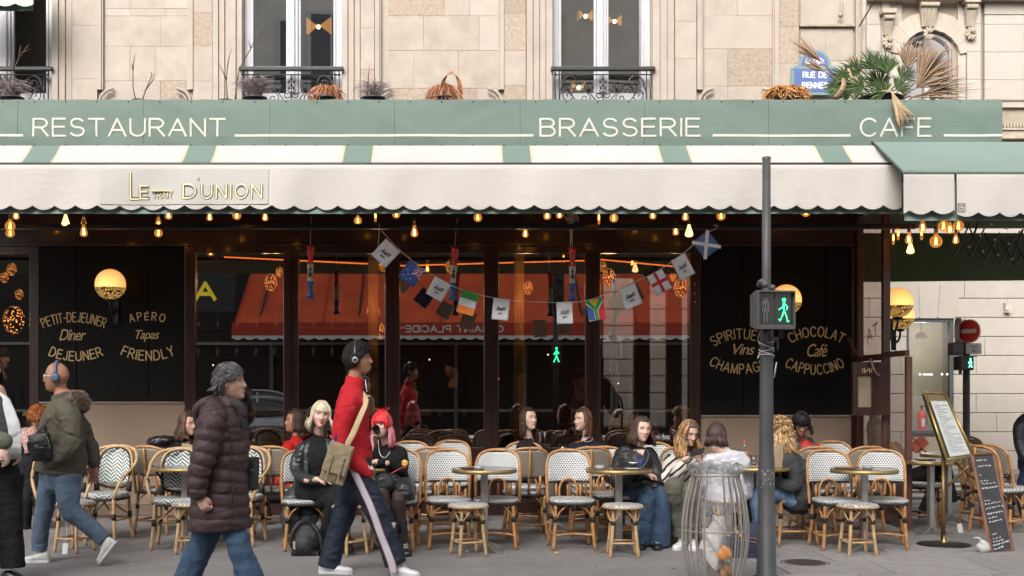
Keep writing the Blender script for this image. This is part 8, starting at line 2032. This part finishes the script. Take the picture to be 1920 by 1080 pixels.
p.shoe(P(742,990,D - .34) + V(0,0,-.05),P(728,1000,D - .56) + V(.02,0,-.02),BOOT,BLACKPL,.085,.045);p.shoe(V(X(757,D - .28),D - .24,0),V(X(764,D - .5),D - .50,0),BOOT,BLACKPL,.085,.045)
t = thing('espresso_cup','dark speckled cup lifted to the mouth of the pink haired woman','cup',P(706,806,D - .235));R_ = Matrix.Rotation(-.35,3,'Y') @ Matrix.Rotation(1.15,3,'X');g = MB();g.lathe((0,0,0),[(.0,-.045),(.026,-.045),(.033,.0),(.036,.035),(.034,.035),(.03,0),(.0,-.03)],24,R_,cap=False);g.build('cup',BLACKPL,t,True)
g = MB();g.lathe((0,0,0),[(.012,-.047),(.018,-.0475),(.018,-.046)],16,R_,cap=False);g.build('base_ring',STEEL,t,True)
t = thing('toy_flower','yellow toy rose on a red stem on the lap of the pink haired woman','toy flower',P(759,868,D - .34));g = MB()
for k in range(7): a = k * .9;g.ell((.016 * math.cos(a),-.004 * (k % 2),.016 * math.sin(a)),(.014,.012,.014),seg=8,rings=6)
g.ell((0,0,0),.016,seg=8,rings=6);g.build('petals',M('yellow_petal',(.75,.50,.10),.6),t,True);g = MB();g.ell((.0,0,-.028),(.016,.012,.018),seg=8,rings=6);g.tube([(0,0,-.03),(-.06,0,-.06),(-.17,.0,-.12)],.0035,5,n=3);g.build('stem',REDM,t,True)

# 7 woman in red cardigan behind
D = 13.1
p = Person('dark haired woman in a red cardigan in profile behind the blonde woman',(X(548,D),D,0),P(553,790,D),-72,0,0,'tan',1,.010,1.0)
p.neck(P(556,822,D));p.face((.05,.03,.02));p.limb([P(556,830,D),P(552,900,D)],[.07,.09]);p.finish()
DBR = strand('dark_brown_hair',(.055,.030,.020),.5,.45);DBB = M('dark_brown_roots',(.03,.018,.012),.6)
p.cap(DBB,1.07,fn=lambda a: .082 if math.cos(a) > .45 else -.03 if math.cos(a) > 0 else -.09);p.strands(DBR,300,.10,.008,.006,front_gap=72,seed=31)
REDC = cloth('red_cardigan_wool',(.42,.015,.012),.5,.3,.9)
top(p,'cardigan',REDC,T_(D,(552,920,0),(552,890,0),(553,860,0),(555,835,0),(556,824,0)),[T_(D,(540,842,-.12),(528,880,-.16),(520,905,-.16)),T_(D,(568,842,.12),(560,885,.14),(535,905,.1))],SX,.15,.11,.055)
legs(p,'trousers',BLKN,[T_(D,(552,935,0),(520,930,-.05),(495,935,-.1),(500,975,-.1)),T_(D,(552,935,.1),(520,930,.12),(495,935,.1),(500,975,.1))],SX,P(552,930,D))
# 8 woman with dark hair at the left wall
D = 12.8
p = Person('long haired woman in black seated at the taupe wall left of the quilted coat',(X(335,D),D,0),P(352,795,D),55,6,0,'light',1,.010,1.0)
p.neck(P(345,828,D));p.face();p.limb([P(345,835,D),P(335,900,D)],[.07,.09]);p.finish()
p.cap(DBB,1.07,fn=lambda a: .082 if math.cos(a) > .45 else -.03 if math.cos(a) > 0 else -.09);p.strands(strand('chestnut_hair',(.10,.05,.03),.5,.45),320,.15,.008,.012,2.0,front_gap=66,seed=33,flare=.03)
top(p,'jacket',BKC,T_(D,(328,915,0),(330,885,0),(336,860,0),(341,838,0),(344,828,0)),[T_(D,(322,842,-.05),(316,880,-.08),(345,885,-.16)),T_(D,(356,845,.05),(366,880,.02),(380,882,-.1))],SX,.165,.12,.062)
legs(p,'trousers',BLKN,[T_(D,(330,935,0),(352,930,-.2),(370,935,-.3),(372,1000,-.25))],SX,P(328,930,D))
t = thing('black_jacket','shiny black quilted jacket heaped on the cane chair by the taupe wall','jacket',P(300,828,12.4));g = MB();g.ell((0,0,0),(.13,.10,.06));g.ell((.06,-.02,.02),(.10,.09,.05));g.ell((-.07,0,-.02),(.07,.08,.05));g.remesh('fabric',SHINYB,t,.01,2,[(.06,.04,'CLOUDS')])
t = thing('paper_menu','tan folded paper menu standing on the table beside the quilted coat','menu',P(352,843,12.3));g = MB();g.box((0,0,0),(.14,.01,.11),Matrix.Rotation(.25,3,'Y'));g.box((.0,.03,-.01),(.14,.01,.10),Matrix.Rotation(.2,3,'Y'));g.build('card',M('kraft_menu',(.36,.28,.19),.8),t)
# 9 orange haired person behind the bald man
D = 12.9
p = Person('copper haired person bent forward behind the bald man in a patterned blouse',(X(66,D),D,0),P(74,784,D - .1),-25,32,0,'tan',1,.010,.98)
p.neck(P(66,808,D));p.face((.2,.08,.03));p.finish();p.cap(M('copper_roots',(.22,.06,.02),.6),1.08,fn=lambda a: .082 if math.cos(a) > .45 else -.05);p.curls(strand('copper_hair',(.36,.11,.035),.5,.45),420,.03,-.07,(.012,.020),.04,5,1.12)
PAT = M('pink_patterned_blouse',(.42,.24,.22),.7,var=.95,scale=55);top(p,'blouse',PAT,T_(D,(60,850,.02),(60,838,.02),(60,826,0),(62,815,0),(66,808,0)),[T_(D,(40,815,0),(36,835,-.05),(50,845,-.15))],SX,.15,.11,.055)
top(p,'dark_vest',BKC,T_(D,(60,925,0),(60,895,0),(60,865,-.02),(60,842,-.02),(60,834,-.02)),[],SX,.17,.13);legs(p,'trousers',BLKN,[T_(D,(52,935,0),(48,930,-.3),(48,990,-.25)),T_(D,(72,935,0),(76,930,-.3),(76,990,-.25))],SX,P(62,930,D),(.09,.07,.06,.06))
# 10 and 11: the two women talking behind the front row
D = 13.0
p = Person('dark haired woman with a pearl earring talking, turned right behind the front row',(X(988,D),D,0),P(991,786,D - .05),38,-3,0,'fair',1,.0095,.98)
p.neck(P(990,822,D));p.face((.05,.03,.02));p.limb([P(990,830,D),P(988,900,D)],[.07,.09]);p.finish();p.cap(DBB,1.05,fn=lambda a: .082 if math.cos(a) > .45 else -.03 if math.cos(a) > 0 else -.09);p.strands(DBR,320,.16,.007,.004,front_gap=70,seed=41,volume=1.07,flare=.0)
g = MB();g.ell(p.H(-.083,0,-.045),.008,seg=8,rings=6);g.build('earring',WHITEC,p.root,True,p.o)
top(p,'shirt',BKC,T_(D,(986,915,0),(987,888,0),(988,858,-.03),(989,836,-.01),(990,826,0)),[T_(D,(964,842,0),(952,880,-.03),(985,895,-.2)),T_(D,(1014,842,0),(1024,880,-.04),(1008,895,-.2))],SX,.155,.105,.056)
g = MB();g._add(T_(D,(981,824,-.10),(991,838,-.13),(1001,824,-.10),(998,829,-.12),(991,843,-.14),(984,829,-.12)),[(0,1,4,5),(1,2,3,4)]);g.build('collar',BLKN,p.root,False,p.o)
p = Person('brown haired woman in navy turned left in conversation behind the front row',(X(1100,D),D,0),P(1093,787,D - .05),-58,3,0,'fair',1,.0095,.98)
p.neck(P(1102,820,D));p.face((.10,.05,.03));p.limb([P(1100,830,D),P(1104,900,D)],[.07,.09]);p.finish();BRH = strand('auburn_brown_hair',(.115,.052,.032),.45,.4);p.cap(M('auburn_roots',(.07,.035,.022),.6),1.05,fn=lambda a: .082 if math.cos(a) > .45 else -.02 if math.cos(a) > 0 else -.09);p.strands(BRH,320,.16,.007,.004,front_gap=76,seed=43,volume=1.08,flare=.0,fwd=.02)
top(p,'sweater',cloth('navy_wool',(.012,.016,.030),.5,.3),T_(D,(1104,915,0),(1104,888,0),(1104,858,-.03),(1103,836,-.01),(1102,826,0)),[T_(D,(1076,842,0),(1066,880,-.05),(1078,868,-.22)),T_(D,(1130,842,0),(1142,880,-.04),(1110,895,-.2))],SX,.16,.11,.06)
g = MB();g.tube([P(1090,823,D - .09),P(1100,829,D - .12),P(1112,824,D - .09)],.006,5,n=4);g.build('neckline',M('pale_collar_line',(.35,.25,.2),.7),p.root,True,p.o)
# 12 woman in the black jacket
D = 11.55
p = Person('brown haired woman in a black jacket and wide jeans seated looking at the camera',(X(1190,D),D,0),P(1203,806,D - .08),16,3,4,'fair',1,.0078,.96)
p.neck(P(1196,838,D));p.face((.06,.04,.03));p.hand(P(1212,889,D - .38),(1,-.1,-.2),(-.1,.2,-1),(0,-1,.2),.75,.95);p.limb([P(1200,888,D - .3),P(1212,889,D - .38)],[.03,.026]);p.limb([P(1194,852,D),P(1188,925,D)],[.07,.09]);p.finish()
MBR = strand('warm_brown_hair',(.085,.045,.034),.5,.4);p.cap(M('brown_roots',(.045,.028,.022),.6),1.05,fn=lambda a: .082 if math.cos(a) > .45 else -.02 if math.cos(a) > 0 else -.09);p.strands(MBR,420,.125,.0072,.008,1.5,front_gap=60,seed=51,volume=1.09,flare=.045)
BKJ = M('black_cotton_jacket',(.016,.016,.018),.55,var=.15,bump=.15,bscale=200,folds=.9)
top(p,'jacket',BKJ,T_(D,(1186,925,0),(1187,898,0),(1190,870,-.03),(1193,849,-.01),(1195,840,.01)),[T_(D,(1168,854,0),(1156,885,-.03),(1158,908,-.12),(1190,895,-.3)),T_(D,(1216,854,0),(1230,882,-.04),(1228,905,-.15),(1220,893,-.33))],SX,.175,.12,.068,cuff=.042,hem=1.02)
g = MB();g._add(T_(D,(1187,843,-.10),(1199,872,-.155),(1209,843,-.10)),[(0,1,2)]);g.build('neckline_skin',SK['fair'],p.root,False,p.o);g = MB();g._add(T_(D,(1193,862,-.162),(1199,880,-.168),(1207,860,-.162)),[(0,1,2)]);g.build('blue_top',M('cobalt_top',(.03,.05,.22),.7),p.root,False,p.o)
for q in (((1184,841,-.08),(1180,852,-.12),(1188,870,-.165),(1199,880,-.168)),((1211,841,-.08),(1217,852,-.12),(1210,870,-.165),(1199,880,-.168))): g = MB();g.tube(T_(D,*q),[(.016,.006)] * 4,8,n=3);g.build('lapel',BKJ,p.root,True,p.o)
legs(p,'jeans',DEN2,[T_(D,(1178,932,0),(1200,925,-.25),(1212,932,-.48),(1208,975,-.40),(1202,1015,-.34)),T_(D,(1196,932,.02),(1224,926,-.22),(1240,932,-.42),(1240,980,-.38),(1238,1020,-.34))],SX,P(1187,930,D),(.092,.080,.085,.098))
p.shoe(V(X(1203,D - .3),D - .28,.0),V(X(1200,D - .5),D - .54,0),SHINYB,BLACKPL,.07,.042);p.shoe(V(X(1234,D - .3),D - .28,.0),V(X(1230,D - .5),D - .56,0),SHINYB,BLACKPL,.07,.042)
t = thing('handbag','soft black leather handbag on the lap of the woman in the black jacket','handbag',P(1214,911,D - .34));g = MB();g.ell((0,0,0),(.20,.07,.065),Matrix.Rotation(.10,3,'Y'));g.ell((-.05,-.02,.03),(.13,.06,.05));g.remesh('body',SHINYB,t,.009,2,[(.06,.03,'CLOUDS')]);g = MB();g.tube([(-.12,-.05,.03),(-.05,-.08,.085),(.06,-.08,.05),(.14,-.05,.03)],(.010,.004),6,n=5);g.tube([(-.14,-.03,.01),(-.02,-.085,.0),(.15,-.06,-.01)],(.008,.003),6,n=5);g.build('strap',SHINYB,t,True)
# 13 woman with the phone in the striped sweater
p = Person('long wavy haired woman in a cream and black striped sweater reading her phone',(X(1285,D),D,0),P(1291,812,D - .12),26,20,0,'fair',1,.0078,.96)
p.neck(P(1283,848,D));p.face((.09,.06,.04),closed=False)
p.limb([P(1276,868,D - .28),P(1287,860,D - .34)],[.032,.026]);p.hand(P(1287,860,D - .34),(1,-.1,.35),(.3,-.2,1),(-.2,-.6,.6),.65,.95)
p.limb([P(1318,872,D - .2),P(1310,862,D - .32)],[.032,.026]);p.hand(P(1313,866,D - .32),(-.3,-.1,1),(-.8,.2,.3),(0,-1,.4),.75,.9);p.limb([P(1283,852,D),P(1280,925,D)],[.07,.09]);p.finish()
WAV = strand('honey_blonde_hair',(.42,.24,.10),.55,.4);p.cap(M('light_brown_roots',(.12,.07,.045),.6),1.06,fn=lambda a: .082 if math.cos(a) > .45 else -.02 if math.cos(a) > 0 else -.09)
p.strands(strand('brown_crown_hair',(.13,.075,.045),.4,.45),160,.0,.007,.004,front_gap=48,volume=1.09,seed=62,lenfn=lambda a: .01)
p.strands(WAV,460,.20,.0075,.017,1.5,front_gap=58,seed=61,volume=1.08,flare=.035,fwd=.03)
def stripes_mat():
    m,nt,bs = new_mat('striped_knit');tc = nt.nodes.new('ShaderNodeTexCoord');mp = N(nt,'ShaderNodeMapping');mp.inputs['Rotation'].default_value = (0,.75,0);nt.links.new(tc.outputs['Object'],mp.inputs[0]);sp = N(nt,'ShaderNodeSeparateXYZ');nt.links.new(mp.outputs[0],sp.inputs[0])
    no = N(nt,'ShaderNodeTexNoise',i_Scale=6.0);nt.links.new(tc.outputs['Object'],no.inputs['Vector']);v = math_(nt,'ADD',math_(nt,'DIVIDE',sp.outputs[2],.052),math_(nt,'MULTIPLY',no.outputs[0],.7))
    f = math_(nt,'MULTIPLY',math_(nt,'LESS_THAN',math_(nt,'FRACT',v),.34),math_(nt,'LESS_THAN',N_sep(nt,tc),.965))
    nt.links.new(mixc(nt,f,(.66,.61,.54),(.02,.02,.022)),bs.inputs['Base Color']);bs.inputs['Roughness'].default_value = .9
    nb = N(nt,'ShaderNodeTexNoise',i_Scale=180.0);nt.links.new(tc.outputs['Object'],nb.inputs['Vector']);bp = N(nt,'ShaderNodeBump',i_Strength=.4,i_Distance=.004);nt.links.new(nb.outputs[0],bp.inputs['Height']);nt.links.new(bp.outputs[0],bs.inputs['Normal']);return m
def N_sep(nt,tc): s_ = N(nt,'ShaderNodeSeparateXYZ');nt.links.new(tc.outputs['Object'],s_.inputs[0]);return math_(nt,'ADD',s_.outputs[2],.12)
top(p,'striped_sweater',stripes_mat(),T_(D,(1280,925,0),(1280,902,0),(1281,880,-.03),(1282,860,-.01),(1283,852,.01)),[T_(D,(1262,866,0),(1250,895,-.04),(1254,915,-.12),(1268,890,-.28),(1277,872,-.30)),T_(D,(1305,866,0),(1318,895,-.02),(1322,900,-.15),(1318,876,-.24)),T_(D,(1250,895,-.06),(1262,905,-.2),(1276,878,-.30))],SX,.165,.12,.070,cuff=.05)
GRT = cloth('grey_olive_trousers',(.12,.115,.09),.6,.4)
legs(p,'trousers',GRT,[T_(D,(1274,935,0),(1270,918,-.25),(1262,915,-.46),(1268,955,-.36),(1278,1000,-.30)),T_(D,(1290,935,0),(1290,925,-.25),(1296,925,-.45),(1292,970,-.38),(1288,1020,-.34))],SX,P(1282,932,D),(.10,.088,.08,.085))
p.shoe(V(X(1285,D - .3),D - .3,.0),V(X(1264,D - .5),D - .54,0),WSH,WSO,.075,.043);p.shoe(V(X(1300,D - .3),D - .3,.0),V(X(1297,D - .5),D - .58,0),WSH,WSO,.075,.043)
t = thing('phone','dark smartphone held up by the woman in the striped sweater','phone',P(1307,848,D - .42));g = MB();R_ = Matrix.Rotation(math.radians(28),3,'Z') @ Matrix.Rotation(.6,3,'X') @ Matrix.Rotation(1.35,3,'Y');g.box((0,0,0),(.072,.009,.145),R_);g.build('body',BLACKPL,t,bev=.003);g = MB();g.box(R_ @ V(0,.006,0),(.064,.002,.13),R_);g.build('screen',M('phone_screen',(.05,.05,.06),.1),t)
# 14 person in the white sweater from behind
D = 11.2
p = Person('person with a dark bob seated back to the street in a white sweater',(X(1360,D),D,0),P(1343,818,D + .02),150,12,0,'fair',1,.0078,.98)
p.neck(P(1358,848,D));p.limb([P(1358,855,D),P(1362,925,D)],[.07,.09]);p.face();p.finish();p.cap(M('espresso_hair_base',(.05,.032,.028),.6),1.08,fn=lambda a: .082 if math.cos(a) > .45 else -.03 if math.cos(a) > 0 else -.09)
p.strands(strand('espresso_hair',(.085,.05,.042),.45,.4),520,.075,.0062,.006,1.6,front_gap=64,seed=71,volume=1.08,flare=.015)
WHS = cloth('white_ribbed_sweater',(.60,.60,.64),.8,.3,.9,var=.04)
top(p,'sweater',WHS,T_(D,(1364,932,0),(1363,905,.0),(1362,880,.02),(1358,856,.02),(1356,844,.02)),[T_(D,(1334,868,.02),(1322,895,.06),(1326,912,.15),(1335,905,.3)),T_(D,(1388,868,.02),(1400,900,.05),(1398,925,.12),(1385,915,.3))],SX,.195,.13,.072,hem=1.0,disp=((.14,.03,'CLOUDS'),(.05,.008,'CLOUDS')))
legs(p,'trousers',BKC,[T_(D,(1350,938,0),(1340,925,.3),(1340,925,.45),(1340,990,.4)),T_(D,(1376,938,0),(1384,925,.3),(1384,925,.45),(1384,990,.4))],SX,P(1363,936,D),(.10,.085,.065,.06))
# 15 curly haired woman
D = 11.45
p = Person('woman with long blonde curls in profile behind the grey pole in a charcoal sweater',(X(1485,D),D,0),P(1461,812,D - .02),-82,0,0,'fair',1,.0078,.98)
p.neck(P(1472,850,D));p.face((.25,.16,.08));p.limb([P(1474,855,D),P(1488,925,D)],[.07,.09]);p.limb([P(1445,895,D - .2),P(1432,886,D - .2)],[.03,.026]);p.hand(P(1432,886,D - .2),(-1,0,.3),(0,1,.2),(0,-.2,1),.5,.9);p.finish()
CUR = strand('curly_blonde_hair',(.46,.29,.14),.5,.45);p.cap(M('dark_blonde_roots',(.22,.14,.08),.6),1.10,fn=lambda a: .082 if math.cos(a) > .45 else -.02 if math.cos(a) > 0 else -.09)
p.strands(CUR,330,.17,.0055,.020,2.6,front_gap=58,seed=81,volume=1.20,flare=.05);p.curls(CUR,260,.05,-.05,(.009,.016),.05,6,1.16,2.0);glasses(p,WPL,.002,.021)
CHC = cloth('charcoal_sweater',(.048,.052,.055),.8,.3,.9)
top(p,'sweater',CHC,T_(D,(1495,932,0),(1492,905,0),(1488,882,0),(1478,862,0),(1473,853,0)),[T_(D,(1478,868,-.15),(1492,900,-.2),(1480,912,-.22),(1452,898,-.22)),T_(D,(1482,868,.15),(1490,905,.2),(1455,900,.2))],(0,1,0),.185,.14,.078,cuff=.045,hem=1.05)
LTD = cloth('light_denim',(.15,.24,.38),.6,.4,.85,var=.3)
legs(p,'jeans',LTD,[T_(D,(1490,938,-.08),(1455,922,-.1),(1422,920,-.12),(1428,975,-.12),(1440,1022,-.12)),T_(D,(1490,938,.1),(1455,925,.1),(1415,925,.1),(1412,975,.1),(1410,1015,.1))],(0,1,0),P(1492,935,D),(.095,.085,.088,.10),pw=(.16,.13))
p.shoe(V(X(1454,D - .12),D - .12,.0),V(X(1415,D - .15),D - .16,0),BLACKPL,WSO,.075,.043);p.shoe(V(X(1425,D + .1),D + .1,.0),V(X(1385,D + .1),D + .06,0),BLACKPL,WSO,.075,.043)
# 16 person with glasses in the red jacket
D = 13.0
p = Person('dark bobbed person in round glasses and a red hooded jacket looking down',(X(1510,D),D,0),P(1502,795,D - .12),-6,28,0,'tan',1,.010,1.0)
p.neck(P(1506,826,D));p.face((.02,.015,.012));p.finish();BBH = strand('jet_black_hair',(.014,.012,.012),.5,.4);p.cap(M('jet_black_base',(.012,.011,.011),.6),1.10,fn=lambda a: .04 if math.cos(a) > .5 else -.05 if math.cos(a) > 0 else -.09);p.strands(BBH,360,.06,.008,.006,front_gap=52,seed=91,volume=1.16,flare=.03,bangs=120,bang_z=.030)
glasses(p,M('thin_red_frame',(.20,.03,.03),.4),.0022,.021)
top(p,'red_jacket',M('red_shell_jacket',(.55,.045,.03),.5,var=.08,folds=.9),T_(D,(1512,925,0),(1512,900,0),(1511,868,-.02),(1509,840,0),(1507,829,0)),[T_(D,(1490,846,0),(1478,885,-.05),(1500,892,-.25)),T_(D,(1530,846,0),(1546,880,-.05),(1520,892,-.25))],SX,.16,.12,.066)
p.cloth('grey_hood',cloth('grey_jersey',(.13,.13,.14),.5),[(T_(D,(1494,838,-.08),(1498,829,.04),(1520,828,.05),(1524,842,-.08)),[(.03,.05)] * 4),(T_(D,(1509,840,-.10),(1510,868,-.13)),[(.045,.02),(.03,.02)])],.010,2)
# 17 menu reader behind the screen
D = 13.7
p = Person('seated person behind the glazed screen reading a red menu, legs crossed in black',(X(1650,D),D,0),P(1640,750,D),80,12,0,'light',1,.010,.92)
p.neck(P(1640,782,D));p.face();p.limb([P(1706,842,D - .2),P(1716,838,D - .2)],[.03,.026]);p.hand(P(1708,843,D - .2),(1,0,.3),(0,1,.2),(0,-.3,1),.7,.95);p.finish();p.cap(DBB,1.06,fn=lambda a: .08 if math.cos(a) > .5 else -.05)
BEI = cloth('beige_hoodie',(.34,.28,.23),.7,.3)
top(p,'hoodie',BEI,T_(D,(1656,905,0),(1655,880,0),(1650,845,0),(1642,800,0),(1640,786,0)),[T_(D,(1644,806,-.13),(1660,858,-.18),(1702,845,-.2)),T_(D,(1648,806,.13),(1668,860,.18),(1706,845,.1))],(0,1,0),.165,.115,.062)
legs(p,'trousers',BKC,[T_(D,(1660,915,-.08),(1735,885,-.12),(1770,880,-.15),(1782,915,-.2),(1790,940,-.2)),T_(D,(1660,915,.1),(1730,895,.1),(1752,898,.1),(1740,935,.0),(1728,958,.0))],(0,1,0),P(1656,912,D),(.09,.075,.055,.045))
p.shoe(P(1792,940,D - .2),P(1828,922,D - .25),BLACKPL,BLACKPL,.06,.04,up=(0,0,1));p.shoe(V(X(1722,D),D,0),V(X(1762,D),D - .04,0),BLACKPL,BLACKPL,.06,.04)
t = thing('red_menu','open red leather menu held up behind the glazed screen','menu',P(1722,834,D - .2));g = MB();R_ = Matrix.Rotation(-.75,3,'Y');g.box((0,-.03,0),(.03,.012,.22),R_ @ Matrix.Rotation(1.57,3,'Y') if False else R_ @ Matrix.Rotation(.9,3,'Z'));g.box((.02,.0,.01),(.16,.012,.13),R_);g.box((-.05,-.05,-.02),(.12,.012,.11),R_ @ Matrix.Rotation(.5,3,'Z'));g.build('cover',M('red_leather',(.34,.07,.035),.5),t,bev=.003)
# 18 person at the far right edge
D = 13.7
p = Person('person in a dark quilted jacket and navy jeans half cut by the right edge',(X(1945,D),D,0),P(1950,728,D),160,0,0,'light',0,.011,1.0)
p.neck(P(1950,765,D));p.finish();p.cap(HB,1.12)
b = MB();pts,rr_ = puff(T_(D,(1946,880,0),(1946,850,0),(1947,800,0),(1949,768,0)),[(.22,.15),(.22,.15),(.22,.14),(.10,.09)],.06,.012,8);b.tube(pts,rr_,20,1,side=SX,dome=True);pts,rr_ = puff(T_(D,(1925,785,0),(1913,800,-.05),(1912,830,-.08),(1920,855,-.14)),[.075,.075,.065,.06],.05,.010,8);b.tube(pts,rr_,14,1,dome=True);b.remesh('quilted_jacket',M('ink_quilted_nylon',(.018,.026,.036),.45,folds=.3),p.root,.0095,1,None,p.o)
legs(p,'jeans',cloth('navy_denim',(.022,.035,.075),.6,.4),[T_(D,(1934,880,0),(1918,925,-.05),(1926,965,0)),T_(D,(1960,880,0),(1962,925,0),(1962,968,0))],SX,P(1947,875,D),(.10,.08,.07,.07));p.shoe(V(X(1926,D),D + .08,0),V(X(1922,D),D - .18,0),BLACKPL,BLACKPL);p.shoe(V(X(1962,D),D + .08,0),V(X(1962,D),D - .18,0),BLACKPL,BLACKPL)
# people standing inside
for (px,D,yaw,lb,sk_,cl) in ((4,15.6,70,'dim standing figure in dark clothes inside behind the leftmost pane','light',BKC),(1086,15.4,10,'dim person in dark red inside behind the fourth pane raising a hand','tan',cloth('maroon_shirt',(.09,.02,.02),.5)),(848,16.2,-60,'dim seated figure in black inside behind the third pane','light',BKC)):
    hz = 672 if px == 4 else 712 if px == 1086 else 690;p = Person(lb,(X(px,D),D,0),P(px,hz,D),yaw,5,0,sk_,0,.013,1.0);s_ = F / D
    q = lambda dx,dz,c=0: P(px + dx * s_,hz + dz * s_,D + c)
    p.neck(q(0,.24));p.face()
    if px == 1086: p.limb([q(-.1,.55,-.2),q(-.05,.38,-.3)],[.035,.03]);p.hand(q(-.05,.38,-.3),(-.2,-.2,1),(0,-1,0),(1,0,.2),.3,1.0)
    p.finish();p.cap(HB,1.10);top(p,'shirt',cl,[q(0,.78),q(0,.62),q(0,.46),q(0,.32),q(0,.26)],[[q(-.19,.34),q(-.25,.56),q(-.1,.58,-.2)] if px == 1086 else [q(-.19,.34),q(-.24,.6),q(-.2,.8,-.1)],[q(.19,.34),q(.24,.6),q(.18,.8,-.1)]],SX,.17,.12,.06)
    legs(p,'trousers',BKC,[[q(-.09,.8),q(-.1,1.2),V(X(px,D) - .1,D,.08)],[q(.09,.8),q(.1,1.2),V(X(px,D) + .1,D,.08)]],SX,q(0,.8),(.09,.075,.065,.06));p.shoe(V(X(px,D) - .1,D + .08,.02),V(X(px,D) - .1,D - .17,.02),BLACKPL,BLACKPL);p.shoe(V(X(px,D) + .1,D + .08,.02),V(X(px,D) + .1,D - .17,.02),BLACKPL,BLACKPL)
# interior tables and bentwood chairs, mirrored dark behind the panes
bc = thing('bentwood_chair','dark bentwood chair inside','chair',(0,0,0));g = MB();g.lathe((0,0,.45),[(.19,0),(.2,.015),(.19,.03)],20);g.build('seat',MAHOG,bc)
g = MB();g.tube([(-.17,.14,.46),(-.18,.2,.7),(-.13,.23,.86),(0,.24,.90),(.13,.23,.86),(.18,.2,.7),(.17,.14,.46)],.012,6,n=4);g.tube([(-.10,.15,.46),(-.09,.2,.66),(0,.22,.74),(.09,.2,.66),(.10,.15,.46)],.010,6,n=4);g.build('backrest',MAHOG,bc,True)
for sx in (-1,1):
    for sy in (-1,1): g = MB();g.tube([(sx * .14,sy * .14,.45),(sx * .18,sy * .18,0)],.013,6);g.build('leg',MAHOG,bc)
for i,(px,D,rz,lb) in enumerate(((405,15.0,20,'first'),(450,15.2,-30,'second'),(510,15.4,10,'third'),(600,15.2,160,'fourth'),(780,15.3,15,'fifth'),(860,15.6,-20,'sixth'),(1010,15.5,30,'seventh'),(1160,15.2,-15,'eighth'),(1240,15.4,12,'ninth'))):
    o = bc if not i else dup(bc,(0,0,0));o.location = (X(px,D),D,.02);o.rotation_euler = (0,0,math.radians(rz));o['label'] = 'dark bentwood chair inside the cafe, %s from the left' % lb;o['group'] = 'bentwood chairs inside the cafe'
